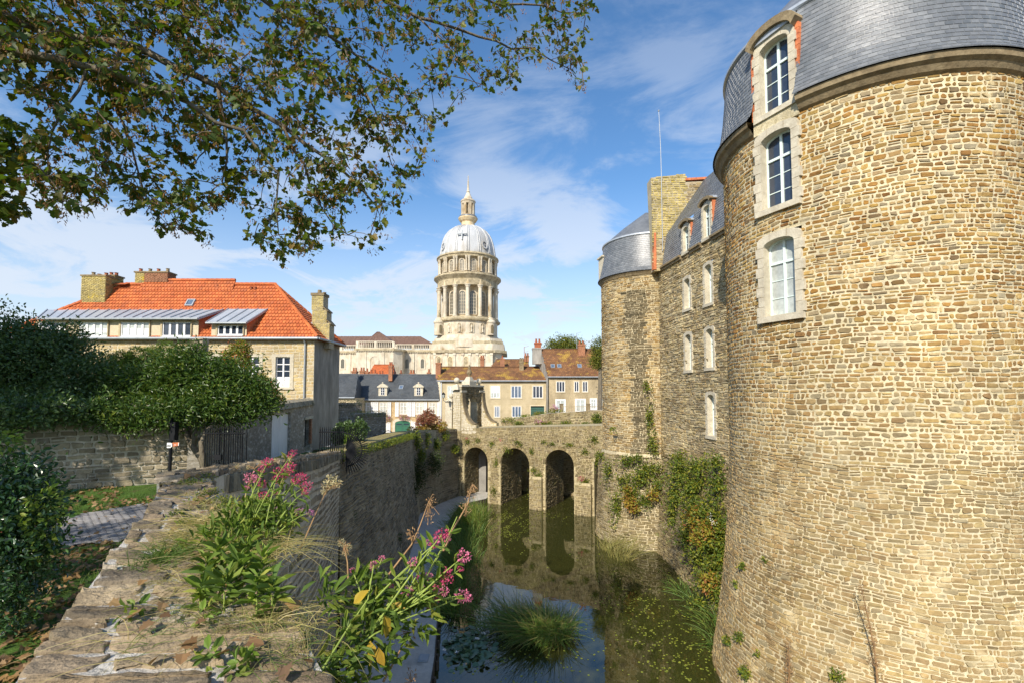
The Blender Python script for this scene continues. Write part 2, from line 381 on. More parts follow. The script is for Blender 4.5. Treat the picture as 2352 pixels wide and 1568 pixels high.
pmat('twig', [(.10,.075,.05),(.14,.11,.07)], scale=9, vary=.2)
# plants
def leafmat(name, cols, trans=.3, rough=.5, spec=.4, vary=.15): return pmat(name, cols, island=True, rough=rough, spec=spec, vary=vary, vscale=1., trans=trans)
leafmat('sycamore_leaf', [(.055,.10,.012),(.08,.135,.015),(.12,.17,.018),(.055,.10,.014),(.09,.12,.018),(.18,.19,.02),(.07,.11,.014),(.24,.15,.02),(.07,.11,.015)], .42)
leafmat('sycamore_key', [(.30,.14,.05),(.22,.10,.035),(.38,.20,.07),(.20,.11,.04)], .3)
leafmat('evergreen_leaf', [(.055,.11,.03),(.09,.155,.035),(.13,.20,.055),(.055,.11,.035)], .2, .35, .6)
leafmat('bay_leaf', [(.045,.095,.018),(.07,.135,.022),(.11,.18,.028),(.05,.10,.02),(.20,.25,.035)], .25, .35, .5)
leafmat('holly_leaf', [(.20,.24,.02),(.12,.18,.02),(.32,.28,.03),(.16,.22,.02),(.42,.14,.02)], .25)
leafmat('conifer_leaf', [(.12,.20,.02),(.18,.26,.03),(.09,.15,.02)], .25)
leafmat('laurel_leaf', [(.03,.08,.03),(.045,.11,.035),(.08,.16,.04),(.03,.07,.03)], .2, .22, .8)
leafmat('valerian_leaf', [(.12,.20,.025),(.18,.27,.035),(.08,.14,.022),(.27,.34,.05),(.14,.22,.04),(.10,.17,.03),(.34,.34,.06)], .3, .55, .3, .3)
leafmat('yellow_leaf', [(.55,.40,.04),(.45,.28,.04)], .3)
leafmat('fallen_leaf', [(.30,.17,.07),(.20,.11,.05),(.42,.28,.13),(.15,.09,.05),(.36,.21,.07),(.25,.17,.08)], .15, .7)
leafmat('ivy_leaf', [(.09,.15,.02),(.15,.21,.025),(.06,.11,.015),(.22,.26,.03),(.34,.32,.03),(.10,.14,.02)], .3)
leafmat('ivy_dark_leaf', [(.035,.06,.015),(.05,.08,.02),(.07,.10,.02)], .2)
leafmat('autumn_leaf', [(.45,.28,.04),(.38,.13,.05),(.30,.30,.04),(.50,.36,.05),(.16,.22,.03)], .3)
leafmat('red_leaf', [(.34,.11,.07),(.26,.08,.05),(.40,.20,.10),(.22,.12,.05)], .3)
leafmat('tree_leaf', [(.10,.14,.02),(.16,.19,.02),(.22,.20,.02),(.08,.12,.02)], .3)
leafmat('grass_blade', [(.09,.16,.02),(.12,.20,.03),(.07,.12,.02)], .3)
leafmat('dry_grass', [(.46,.36,.14),(.55,.45,.20),(.30,.30,.09),(.38,.30,.12)], .3)
leafmat('reed_blade', [(.10,.20,.04),(.16,.27,.05),(.07,.15,.035),(.26,.30,.06),(.12,.22,.06)], .3)
leafmat('reed_dry', [(.34,.30,.10),(.25,.25,.07),(.42,.34,.13)], .25)
leafmat('pink_petal', [(.74,.16,.30),(.80,.26,.40),(.66,.11,.25),(.82,.36,.48)], .3)
leafmat('crimson_petal', [(.62,.06,.17),(.72,.11,.24),(.52,.04,.14)], .3)
leafmat('mauve_petal', [(.62,.20,.48),(.70,.30,.56)], .3)
leafmat('seed_fluff', [(.62,.52,.28),(.50,.42,.24),(.68,.60,.36)], .3)
leafmat('duckweed_leaf', [(.30,.34,.04),(.38,.40,.06),(.22,.28,.04)], .1)
leafmat('lily_pad_leaf', [(.08,.15,.07),(.12,.20,.09),(.06,.11,.055),(.18,.23,.14)], .05, .3, .6)
pmat('stem_green', [(.24,.32,.06),(.32,.38,.09)], scale=20, vary=.2)
pmat('stem_dry', [(.30,.17,.08),(.38,.24,.11)], scale=20, vary=.2)
# ground
pmat('soil', [(.12,.09,.05),(.17,.13,.08)], scale=1.2, bump=.8, vary=.3)
pmat('lawn_green', [(.055,.12,.015),(.09,.17,.022),(.07,.14,.018)], scale=2.2, bump=1., bscale=40, vary=.35, vscale=1.2, lich=[(1.1, .58, (.11,.08,.035))])
pmat('dry_turf', [(.26,.24,.07),(.36,.28,.11),(.18,.19,.04)], scale=2, bump=1., vary=.3)
pmat('path_concrete', [(.50,.475,.42),(.58,.55,.49)], scale=.9, bump=.25, bscale=30, vary=.15, lich=[(.5, .62, (.34,.32,.27))])
pmat('path_brick', [(.23,.225,.235),(.29,.285,.28),(.26,.245,.245),(.33,.32,.31)], island=True, bump=.5, bscale=30, vary=.2)
pmat('path_bed', [(.11,.10,.08),(.15,.13,.10)], scale=8)
pmat('paving', [(.30,.28,.25),(.36,.34,.30)], scale=.6, vary=.2)
pmat('old_wood', [(.07,.055,.04),(.11,.09,.065)], scale=6, stretch=(1, 1, .2), vary=.3, bump=.6)
def water_mat():
    m = bpy.data.materials.new('moat_water'); m.use_nodes = True; t = m.node_tree; b = t.nodes['Principled BSDF']; L = t.links
    b.inputs['Base Color'].default_value = (.038, .040, .010, 1); b.inputs['Roughness'].default_value = .02; b.inputs['IOR'].default_value = 1.5
    b.inputs['Specular IOR Level'].default_value = .9
    g = t.nodes.new('ShaderNodeNewGeometry'); n = t.nodes.new('ShaderNodeTexNoise'); n.inputs['Scale'].default_value = 1.6; n.inputs['Detail'].default_value = 3
    bn = t.nodes.new('ShaderNodeBump'); bn.inputs['Strength'].default_value = .06; bn.inputs['Distance'].default_value = .05
    L.new(g.outputs['Position'], n.inputs['Vector']); L.new(n.outputs[0], bn.inputs['Height']); L.new(bn.outputs[0], b.inputs['Normal'])
    MATS['moat_water'] = m
water_mat()
# ================================================================ CASTLE
def archpoly(w, z0, z1, rise, n=8, c=0.):
    pts = [(c-w/2, z0), (c+w/2, z0), (c+w/2, z1-rise)]
    if rise > 0:
        for i in range(1, n):
            a = math.pi*i/n; pts.append((c+w/2*math.cos(a), z1-rise+rise*math.sin(a)))
    else:
        for i in range(1, n): pts.append((c+w/2-w*i/n, z1))
    pts.append((c-w/2, z1-rise)); return pts
def castle_window(F, root, w, z0, z1, sw=.24, rise=.22, proud=.05, bars=3, transom=.68, glassm='dark_glass', name='window', surround='ashlar', recess=.30, blind=None):
    a = archpoly(w, z0, z1, rise); o = archpoly(w+2*sw, z0-sw*.8, z1+sw, rise)
    s = MB(F).ring(o, a, -recess-.16, proud)
    s.box(-w/2-sw-.03, w/2+sw+.03, proud-.1, proud+.05, z0-sw*.95, z0-.02)
    nb = 7; jt = MB(F)
    for k in range(nb):
        ha, hb = z0+(z1-rise-z0)*k/nb, z0+(z1-rise-z0)*(k+1)/nb
        for sg in (-1, 1):
            if k % 2 == 0:
                e = .07 if w > .9 else .045; x0_, x1_ = sorted((sg*(w/2+sw*.5), sg*(w/2+sw+e))); s.box(x0_, x1_, -.1, proud+.006, ha+.01, hb-.01)
            x0_, x1_ = sorted((sg*(w/2+.002), sg*(w/2+sw-.003))); jt.box(x0_, x1_, proud-.03, proud+.003, hb-.007, hb+.005)
    for q_ in (-.28, .28): jt.box(w*q_-.006, w*q_+.006, proud-.03, proud+.003, z1-.02, z1+sw-.01)
    st = s.build('window_surround', M(surround), root, extra=(jt, M('cornice_stone')))
    ft = .055 if w > .9 else .05
    i2 = archpoly(w-2*ft, z0+ft, z1-ft, rise)
    f = MB(F).ring(archpoly(w-.004, z0+.002, z1-.002, rise), i2, -recess-.05, -recess+.03)
    zt = z0+(z1-z0)*transom
    f.box(-w/2+ft, w/2-ft, -recess-.045, -recess+.045, zt-.045, zt+.045)
    f.box(-.045, .045, -recess-.04, -recess+.04, z0+ft, z1-ft*1.1)
    for k in range(1, bars):
        zz = z0+(zt-z0)*k/bars
        for sgn in (-1, 1): f.box(min(sgn*.045, sgn*(w/2-ft)), max(sgn*.045, sgn*(w/2-ft)), -recess-.02, -recess+.012, zz-.014, zz+.014)
    fr = f.build(name, M('window_paint'), root)
    MB(F).prism(archpoly(w-.02, z0+.01, z1-.01, rise), -recess-.02, -recess-.012).build('pane', M(glassm), fr)
    if blind:
        b0, b1 = blind
        MB(F).box(-w/2+ft, -.05, -recess-.011, -recess-.006, b0, b1).box(.05, w/2-ft, -recess-.011, -recess-.006, b0, b1).build('blind', M('curtain_glass'), fr)
    return fr
# ---- near round tower
TC = (13.75, 18.7); TR = 4.9
def R1(z):
    z = np.asarray(z, float); d = np.clip(-1.5-z, 0, None); return TR+.0085*d**2+.01*d
tower = thing('round_tower', 'huge near round tower of ochre rubble stone with slate mansard roof at the right edge', 'tower', (TC[0], TC[1], WATER))
fn1 = cyl_fn(TC[0], TC[1], R1, TR)
TH = math.atan2(16.6-TC[1], 9.27-TC[0])+2*math.pi; SW = TH*TR
wz = [(ZZ(470, 16.55), ZZ(300, 16.55)), (ZZ(722, 16.55), ZZ(545, 16.55))]
dz = (ZZ(248, 16.55), ZZ(84, 16.55))
def hole1(s, z):
    r = False
    for a, b in wz+[dz]: r = r | ((abs(s-SW) < .80) & (z > a-.18) & (z < b+.2))
    return r | ((abs(s-SW) < .84) & (z > 9.3))
zs = sorted(set([WATER-1.5, WATER, -9.5, -8, -6.5, -5, -3.5, -2, -1, 0, 1]+[a-.18 for a, b in wz]+[b+.2 for a, b in wz]+[9.3, 9.5]))
th = list(np.linspace(0, 2*math.pi, 97)*TR); th = [t for t in th if abs(t-SW) > .9]+[SW-.8, SW+.8, SW]; th.sort()
def kp(s, z):
    return not hole1(s, z)
surf('wall', fn1, th, zs, M('castle_mortar'), tower, keep=kp)
SA, SB = SW-1.15*TR, SW+1.75*TR
masonry('stonework', fn1, SA, SB, -2.2, 9.5, .152, .245, M('castle_stone'), tower, depth=.019, gap=.015, keep=lambda s, z: ~hole1(s, z), seed=3, split=.05, wav=.02, rough=.28, lvar=.65, tilt=.5, var=.30, bevel=.22)
masonry('lower_stonework', fn1, SA, SB, WATER-.3, -2.2, .135, .235, M('castle_stone'), tower, depth=.024, gap=.011, seed=4, split=.08, wav=.03, rough=.28, lvar=.7, tilt=.6)
wn = np.array([math.cos(TH), math.sin(TH), 0]); wt = np.array([-math.sin(TH), math.cos(TH), 0])
if wt[0] < 0: wt = -wt
F1 = Fr(np.array([TC[0], TC[1], 0])+wn*TR, wt, wn)
castle_window(F1, tower, 1.16, wz[0][0], wz[0][1], blind=None)
castle_window(F1, tower, 1.16, wz[1][0], wz[1][1], glassm='curtain_glass', transom=.70)
# open inner curtain strips behind the panes
dfr = castle_window(F1, tower, 1.12, dz[0], dz[1]-.05, name='dormer_window', rise=.25, sw=.22, proud=.03)
d = MB(F1)
top = dz[1]+.2
for a_, b_ in ((-.80, -.785), (.785, .80)): MB(F1).box(a_, b_, -1.7, -.1, 9.9, top-.1).build('dormer_cheek', M('slate'), tower)
MB(F1).box(-.86, .86, -.6, .012, wz[0][1]+.18, dz[0]-.02).build('dormer_base', M('castle_mortar'), tower)
n = 12; outer = []; inner = []
for i in range(n+1):
    a = math.pi*(1-i/n); outer.append((.98*math.cos(a)*1.0, top-.12+.50*math.sin(a))); inner.append((.80*math.cos(a), top-.32+.42*math.sin(a)))
MB(F1).prism(outer+inner[::-1], -.3, .22).build('dormer_pediment', M('cornice_stone'), tower)
MB(F1).prism([(x*.97, z+.05) for x, z in outer]+[(-.95, top-.14)], -1.9, .10).build('dormer_roof', M('zinc'), tower)
for sg in (-1, 1):
    b = MB(F1)
    for k in range(13): b.box(min(sg*.80, sg*.93), max(sg*.80, sg*.93), -.22-.0*k, -.02, 9.98+k*(top-10.2)/13, 9.98+(k+.93)*(top-10.2)/13)
    b.build('tile_edging', M('terracotta'), tower)
# cornice with a gap for the dormer
def cornice(cx, cy, prof, th0, gap, seg, parent, mat, name='cornice'):
    b = MB(); b.lathe(cx, cy, prof, seg, th0+gap, th0+2*math.pi-gap); return b.build(name, M(mat), parent, smooth=False)
cornice(*TC, [(4.88, 9.42), (5.02, 9.5), (5.12, 9.66), (5.24, 9.74), (5.27, 9.92), (4.6, 9.95)], TH, .175, 110, tower, 'cornice_stone')
def Rr(z): return np.interp(z, [9.9, 10.2, 10.7, 11.5, 12.4, 13.25], [5.36, 5.16, 5.02, 4.9, 4.82, 4.76])
fr1 = cyl_fn(TC[0], TC[1], Rr, TR)
ssr = np.linspace(TH*TR+.17*TR, TH*TR+(2*math.pi-.17)*TR, 80)
surf('mansard_roof', fr1, ssr, [9.93, 10.2, 10.7, 11.5, 12.4, 13.25], M('slate'), tower)
masonry('slates', fr1, SW+.80, SW+1.9*TR, 9.95, 13.2, .15, .24, M('slate'), tower, depth=.011, gap=.001, regular=True, var=.0, lvar=.06, split=0, wav=0, smooth=False, round_=.05, seed=5)
masonry('slates', fr1, SW-1.4*TR, SW-.80, 9.95, 13.2, .15, .24, M('slate'), tower, depth=.011, gap=.001, regular=True, var=.0, lvar=.06, split=0, wav=0, smooth=False, round_=.05, seed=6)
MB().lathe(*TC, [(4.74, 13.16), (4.86, 13.2), (4.86, 13.3), (4.6, 13.42)], 90).build('roof_flashing', M('zinc'), tower)
MB().lathe(*TC, [(4.62, 13.4), (3.0, 15.2), (.2, 17.8)], 60).build('upper_roof', M('slate'), tower, smooth=True)
# ---- wing between the towers
wing = thing('castle_wing', 'castle wing of rough stone with two rows of tall windows between the two round towers', 'castle', (11, 28, WATER))
WO = np.array([10.55, 35.0, 0]); WD = np.array([.1074, -.9942, 0]); WN = np.array([-.9942, -.1074, 0])
fw = plane_fn(WO, WD, (0, 0, 1)); FW = Fr(WO, WD, WN)
sN = (35-27.6)/.9942; sF = (35-30.2)/.9942
def zr(a, b, Y): return (ZZ(b, Y), ZZ(a, Y))
wins = [(sN, zr(608, 697, 27.6)), (sN, zr(755, 843, 27.6)), (sN, zr(905, 1000, 27.6)), (sF, zr(640, 709, 30.2)), (sF, zr(768, 849, 30.2))]
def holew(s, z):
    r = False
    for c, (a, b) in wins: r = r | ((abs(s-c) < .54) & (z > a-.14) & (z < b+.16))
    return r
ss = sorted([0, 15]+[c+q for c in (sN, sF) for q in (-.54, .54)]); zz = sorted(set([-4.6, 8.6]+[v for c, (a, b) in wins for v in (a-.14, b+.16)]))
surf('wall', fw, ss, zz, M('wing_mortar'), wing, keep=lambda s, z: not holew(s, z), smooth=False)
masonry('stonework', fw, 0, 14, -4.6, 8.6, .15, .36, M('wing_stone'), wing, depth=.04, gap=.011, keep=lambda s, z: ~holew(s, z), seed=8, split=.2, wav=.02, rough=.25, lvar=.7, tilt=.5)
for c, (a, b) in wins:
    castle_window(Fr(WO+WD*c, WD, WN), wing, .74, a, b, sw=.19, rise=.2, transom=.66, bars=3, glassm='curtain_glass', recess=.3)
ffoot = [(9.75, 35.3, WATER-1), (10.0, 33.4, WATER-1), (9.95, 26.6, WATER-1), (9.8, 20, WATER-1)]
ftop = [(10.50, 35.3, -4.5), (10.70, 33.4, -4.4), (11.43, 26.6, -4.2), (12.14, 20, -4.2)]
fwb, Lwb = poly_fn(ffoot, ftop, 7.5)
surf('battered_base', fwb, np.linspace(0, Lwb, 9), [0, 3.5, 7.55], M('bridge_mortar'), wing)
masonry('base_stonework', fwb, 0, Lwb, .3, 7.6, .15, .36, M('bridge_stone'), wing, depth=.05, gap=.012, seed=9, split=.2, wav=.05, rough=.28, lvar=.7, tilt=.6)
cz = ZZ(612, 33.6)
MB(FW).prism([(0, 0)], 0, 0) if False else None
b = MB(FW)
for s0, s1 in ((0, sF-.62), (sF+.62, sN-.62), (sN+.62, 14)): b.box(s0, s1, -.3, .16, cz-.28, cz-.13).box(s0, s1, -.3, .26, cz-.13, cz)
b.build('cornice', M('cornice_stone'), wing)
bz = ZZ(541, 33.6)+.05; rt = P(1629, 413, 33.6); gx = (rt[0]-10.7); rz = rt[2]
TD = np.array([.9942*.36, .1074*.36, bz-cz]); LT = np.linalg.norm(TD); TDn = TD/LT
fm = plane_fn(WO+WN*.14+np.array([0, 0, cz+.01]), WD, TDn)
hd = lambda s, t: ~((abs(s-sF) < .62) | (abs(s-sN) < .62))
surf('mansard_roof', fm, [1.42, sF-.6, sF+.6, sN-.6, sN+.6, 14], [0, LT], M('slate'), wing, keep=lambda s, z: abs(s-sF) > .3 and abs(s-sN) > .3, smooth=False)
masonry('slates', fm, 1.42, 14, .02, LT, .15, .24, M('slate'), wing, depth=.018, gap=.0015, regular=True, var=0, lvar=.05, split=0, wav=0, smooth=False, round_=.05, keep=hd, seed=11)
up0 = WO+WN*(-.22)+np.array([0, 0, bz]); UD = np.array([.9942*(gx-.5), .1074*(gx-.5), rz-bz+.1]); LU = np.linalg.norm(UD); UDn = UD/LU
fu = plane_fn(up0, WD, UDn)
surf('upper_roof', fu, [1.42, 15], [0, LU], M('slate'), wing, smooth=False)
masonry('upper_slates', fu, 1.42, 14.5, .02, LU, .16, .26, M('slate'), wing, depth=.018, gap=.0015, regular=True, var=0, lvar=.05, split=0, wav=0, smooth=False, round_=.05, seed=12)
for c, Y, ya, yb in ((sF, 30.2, 580, 522), (sN, 27.6, 545, 473)):
    Fd = Fr(WO+WD*c, WD, WN); a, bb = zr(yb, ya, Y); a = max(a, cz+.08)
    castle_window(Fd, wing, .72, a, bb, sw=.2, rise=.22, name='dormer_window', proud=.06, recess=.16, bars=2, glassm='dark_glass')
    o = []; ii = []
    for i in range(11):
        an = math.pi*(1-i/10); o.append((.74*math.cos(an), bb+.18+.30*math.sin(an))); ii.append((.58*math.cos(an), bb+.06+.26*math.sin(an)))
    MB(Fd).prism(o+ii[::-1], -.3, .22).build('dormer_pediment', M('cornice_stone'), wing)
    MB(Fd).prism([(x, z+.04) for x, z in o], -1.6, .02).build('dormer_roof', M('zinc'), wing)
    for a_, b_ in ((-.57, -.55), (.55, .57)): MB(Fd).box(a_, b_, -1.5, -.02, cz, bb+.16).build('dormer_cheek', M('slate'), wing)
    for a_, b_ in ((-.64, -.565), (.565, .64)): MB(Fd).box(a_, b_, -.18, .02, cz+.05, bb+.1).build('tile_edging', M('terracotta'), wing)
# gable wall with chimney standing at the junction
GY = 33.75; F3 = facing(GY)
def q(x, y): p = P(x, y, GY); return (float(p[0]), float(p[2]))
pl = [q(1502, 622), q(1528, 618), q(1538, 545), q(1629, 416), q(1574, 418), q(1574, 400), q(1495, 409), q(1501, 534)]
MB(F3).prism(pl, -1.0, 0).build('gable_wall', M('brick_mortar'), wing)
from mathutils.geometry import intersect_point_tri_2d
def inpoly(poly):
    pv = np.array(poly)
    def f(x, y):
        x = np.atleast_1d(x); y = np.atleast_1d(y); r = np.zeros(x.shape, bool); n = len(pv); j = n-1
        for i in range(n):
            xi, yi = pv[i]; xj, yj = pv[j]
            c = ((yi > y) != (yj > y)) & (x < (xj-xi)*(y-yi)/(yj-yi+1e-12)+xi); r ^= c; j = i
        return r
    return f
ch = inpoly([q(1497, 560), q(1530, 545), q(1580, 480), q(1574, 400), q(1495, 409)]); al = inpoly(pl)
fg = plane_fn((0, GY, 0), (1, 0, 0), (0, 0, 1)); gx0, gx1 = q(1495, 409)[0], q(1629, 416)[0]
masonry('chimney_stack', fg, gx0, gx1, 8, 15.8, .16, .34, M('yellow_brick'), wing, depth=.03, gap=.012, keep=lambda s, t: ch(s, t), seed=14)
masonry('gable_stonework', fg, gx0, gx1, 8, 15.8, .17, .36, M('wing_stone'), wing, depth=.03, gap=.012, keep=lambda s, t: al(s, t) & ~ch(s, t), seed=15)
b = MB(F3)
for (x0, y0), (x1, y1) in ((q(1528, 620), q(1538, 545)), (q(1538, 545), q(1629, 416))):
    dx, dy = x1-x0, y1-y0; l = math.hypot(dx, dy); nx, ny = dy/l*.13, -dx/l*.13
    b.prism([(x0, y0), (x0+nx, y0+ny), (x1+nx, y1+ny), (x1, y1)], -.9, .10)
x0, z0 = q(1574, 416); x1, z1 = q(1629, 413); b.prism([(x0, z0), (x1, z1), (x1, z1+.16), (x0, z0+.16)], -1.05, .12)
b.prism([q(1502, 536), q(1506, 536), q(1507, 620), q(1500, 620)], -.3, .1)
b.build('tile_coping', M('terracotta'), wing)
pb = P(1519, 402, GY-.1); pt = P(1513, 255, GY-.1)
MB().tube([(pb[0], pb[1], pb[2]-5.5), pb, (pb[0]-.02, pb[1], pb[2]+2), pt], [.03, .03, .025, .02], 5).ball(pt, .07).build('lightning_rod', M('grey_metal'), wing)
# ---- far round tower
FC = (10.8, 38.1); FR = 3.6
def R2(z):
    z = np.asarray(z, float); return FR+np.interp(z, [-12, -11, -4.75, -4.45, 20], [.72, .62, .30, 0, 0])
ft = thing('round_tower', 'far round tower with ivy on its base and a slate cap beside the stone bridge', 'tower', (FC[0], FC[1], WATER))
fn2 = cyl_fn(FC[0], FC[1], R2, FR)
surf('wall', fn2, np.linspace(0, 2*math.pi, 73)*FR, [-12.5, -9, -6.5, -4.8, -4.45, 2, 8.7], M('wing_mortar'), ft)
a2 = math.radians(225); s2 = a2*FR
stain = lambda s, z: (abs(s-math.radians(243)*FR+.05*z) < .62+.25*np.sin(z*1.7)*np.sin(s*5)+.03*np.abs(z)) & (z < 7.4)
masonry('stonework', fn2, s2-1.7*FR, s2+1.2*FR, -4.4, 8.6, .15, .34, M('far_tower_stone'), ft, depth=.035, gap=.011, seed=21, split=.2, wav=.015, rough=.25, lvar=.6, tilt=.5, keep=lambda s, z: ~stain(s, z))
masonry('stained_stonework', fn2, s2-1.7*FR, s2+1.2*FR, -4.4, 8.6, .15, .34, M('stained_stone'), ft, depth=.035, gap=.006, seed=21, split=.2, wav=.015, rough=.25, lvar=.6, tilt=.5, keep=stain)
masonry('base_stonework', fn2, s2-1.7*FR, s2+1.2*FR, -11.3, -4.6, .16, .36, M('bridge_stone'), ft, depth=.045, gap=.012, seed=22, split=.2, wav=.03, rough=.25, lvar=.6, tilt=.5)
MB().lathe(*FC, [(3.55, 8.4), (3.68, 8.5), (3.74, 8.62), (3.84, 8.75), (3.4, 8.8)], 60).build('cornice', M('cornice_stone'), ft)
def Rf(z): return np.interp(z, [8.75, 9.1, 9.7, 10.6, 11.6], [3.92, 3.74, 3.62, 3.52, 3.45])
fr2 = cyl_fn(FC[0], FC[1], Rf, FR)
surf('mansard_roof', fr2, np.linspace(0, 2*math.pi, 73)*FR, [8.78, 9.1, 9.7, 10.6, 11.6], M('slate'), ft)
masonry('slates', fr2, s2-1.6*FR, s2+1.0*FR, 8.8, 11.55, .14, .24, M('slate'), ft, depth=.016, gap=.0015, regular=True, var=0, lvar=.05, split=0, wav=0, smooth=False, round_=.05, seed=24)
MB().lathe(*FC, [(3.42, 11.5), (3.54, 11.55), (3.54, 11.65), (3.3, 11.75)], 60).build('roof_flashing', M('zinc'), ft)
MB().lathe(*FC, [(3.35, 11.72), (2.0, 12.9), (.15, 14.3)], 50).build('upper_roof', M('slate'), ft, smooth=True)
Fd = Fr((FC[0]-3.55, FC[1]+.3, 0), (.17, -.985, 0), (-.985, -.17, 0))
MB(Fd).box(-.5, .5, -.8, .12, 9.0, 10.7).box(-.6, .6, -.9, .24, 10.7, 10.82).build('dormer', M('ashlar'), ft)
# ================================================================ GROUND, WATER, WALLS, BRIDGE
def sheet(name, pts, mat, kind='structure', **k):
    o = MB().poly(pts).build(name, M(mat)); return tag(o, kind=kind, **k)
sheet('ground', [(-1500, -1500, -13), (1500, -1500, -13), (1500, 3000, -13), (-1500, 3000, -13)], 'soil')
wt_ = sheet('water', [(-9.5, -30, WATER), (60, -30, WATER), (60, 14.5, WATER), (19.2, 14.5, WATER), (14.5, 22, WATER), (14, 50, WATER), (20, 75, WATER), (-9.5, 75, WATER)], 'moat_water')
# street terrace beyond the bridge
MBs = MB(); 
def slab(name, poly, z0, z1, mat):
    b = MB(); n = len(poly)
    b.add([(x, y, z0) for x, y in poly]+[(x, y, z1) for x, y in poly], [list(range(n))[::-1], list(range(n, 2*n))]+[(i, (i+1)%n, n+(i+1)%n, n+i) for i in range(n)])
    return tag(b.build(name, M(mat)), kind='structure')
slab('street', [(-700, 52.5), (-2.8, 52.5), (-1.5, 62), (10, 60.5), (700, 60.5), (700, 1500), (-700, 1500)], -12.9, -6.3, 'paving')
slab('castle_ground', [(19.5, 14), (60, 14), (60, 60.4), (10.5, 60.4), (13.5, 36), (14.5, 20), (19, 20)], -12.9, -5.0, 'soil')
# wall lines, all in metres from the lens
zA, zB = -1.1, -2.42
LW = [(-7.45, 19.9), (-8.2, 30), (-9.1, 42), (-7.6, 46), (-5.6, 50.4)]           # top, outer edge of the long moat wall
# garden terrain
def terz(y): return float(np.interp(y, [8, 20, 30, 44, 52], [-3.4, -3.4, -3.75, -4.9, -5.9]))
def terx(y): return float(np.interp(y, [-30, 0, 2.0, 6.4, 19.8, 30, 42, 52], [2, .35, -1.2, -4.5, -7.3, -8.6, -9.5, -8.0]))
ys = np.concatenate([np.linspace(-30, 0, 6), np.linspace(1, 52, 40)]); us = np.linspace(0, 1, 24)**1.6
V = [(terx(y)-.15-u*70, y, terz(y)+(.0 if u < .01 else .04*math.sin(u*40+y))) for y in ys for u in us]
m_ = len(us); Fq = [(j*m_+i, j*m_+i+1, (j+1)*m_+i+1, (j+1)*m_+i) for j in range(len(ys)-1) for i in range(m_-1)]
tag(mesh_np('lawn', V, [np.array(Fq)], M('lawn_green'), None, True), kind='structure')
# ---- foreground parapet: coping between a left and a right edge
Lp = [PZ(49, 1550, zA), PZ(151, 1418, zA), PZ(223, 1323, zA), PZ(268, 1259, zA), PZ(332, 1188, zA), PZ(362, 1131, zA), PZ(393, 1090, zA)]
Rp = [PZ(742, 1545, zA), PZ(676, 1422, zA), PZ(622, 1330, zA), PZ(580, 1259, zA), PZ(530, 1190, zA), PZ(505, 1148, zA), PZ(478, 1092, zA)]
Lp = [Lp[0]+(Lp[0]-Lp[1])*4.5]+[p for p in Lp]; Rp = [Rp[0]+(Rp[0]-Rp[1])*3.5]+[p for p in Rp]
par = thing('parapet_wall', 'low stone parapet with mossy flat coping stones running away from the foreground', 'wall', (Lp[3][0], Lp[3][1], -3.4))
LL, RR = np.array(Lp), np.array(Rp)
fc_, Lc = poly_fn(RR, LL, 1.0)
def fcop(S, T):
    p, n = fc_(S, T); n = np.broadcast_to(np.array([0, 0, 1.]), p.shape); return p, n
surf('coping_bed', fcop, np.linspace(0, Lc, 30), np.linspace(0, 1, 6), M('coping_mortar'), par)
def fcop2(S, T): return fcop(T, S)
def fcop3(S, T):   # s across (0..1.1 m scaled), t along
    return fcop(T, S/1.1)
cps = masonry('coping_stones', fcop3, -.02, 1.12, 0, Lc, .20, .58, M('coping_stone'), par, depth=.020, gap=.012, seed=31, var=.55, lvar=.6, split=.18, wav=.03, rough=.36, tilt=.5, round_=.6, smooth=True, bevel=.12); rugged(cps, 4, .09, .030)
b = MB()
for i in range(len(Lp)-1):
    for A in (Lp, Rp):
        a, c = A[i], A[i+1]
        b.add([(a[0], a[1], -13), (c[0], c[1], -13), (c[0], c[1], zA-.01), (a[0], a[1], zA-.01)], [(0, 1, 2, 3)])
b.build('wall_body', M('moat_mortar'), par)
fl, Ll = poly_fn([(p[0], p[1], -3.6) for p in Lp[::-1]], [(p[0], p[1], zA) for p in Lp[::-1]], 2.5)
masonry('side_stonework', fl, 0, Ll, 0, 2.45, .18, .4, M('garden_stone'), par, seed=32, depth=.03)
# ---- second stretch of parapet, its moat face in shade
A0 = Rp[-1]; A1 = np.array([-6.95, 19.7, zB])
wa = thing('moat_wall', 'pale mortared rubble wall face dropping to the moat below the garden corner', 'wall', (A1[0], A1[1], WATER))
dA = unit(A1-A0); cr = np.array([-.96, -.25, 0])*.62
tpA = [Rp[-1]+(Rp[-2]-Rp[-1])*.2, A0+np.array([.0, .05, 0]), A0+(A1-A0)*.5+np.array([.25, 0, 0]), A1]
fa, La = poly_fn([(p[0], p[1], -11.2) for p in tpA], tpA, 9.0)
surf('wall', fa, np.linspace(0, La, 14), np.linspace(0, 9, 4), M('moat_mortar'), wa)
masonry('stonework', fa, 0, La, 0, 8.72, .20, .62, M('moat_stone'), wa, depth=.014, gap=.042, seed=33, lvar=.55, var=.3, split=.1, wav=.02, rough=.25)
b = MB()
tp2 = [p+cr*(1.0 if i else .9) for i, p in enumerate(tpA)]
for i in range(len(tpA)-1):
    a, c, d_, e = tpA[i], tpA[i+1], tp2[i+1], tp2[i]
    b.add([tuple(a), tuple(c), tuple(d_), tuple(e), (d_[0], d_[1], -4.5), (e[0], e[1], -4.5)], [(0, 1, 2, 3), (3, 2, 4, 5)])
b.add([tuple(tpA[-1]), tuple(tp2[-1]), (tp2[-1][0], tp2[-1][1], -11.2), (A1[0], A1[1], -11.2)], [(0, 1, 2, 3)])
b.build('wall_top', M('coping_mortar'), wa)
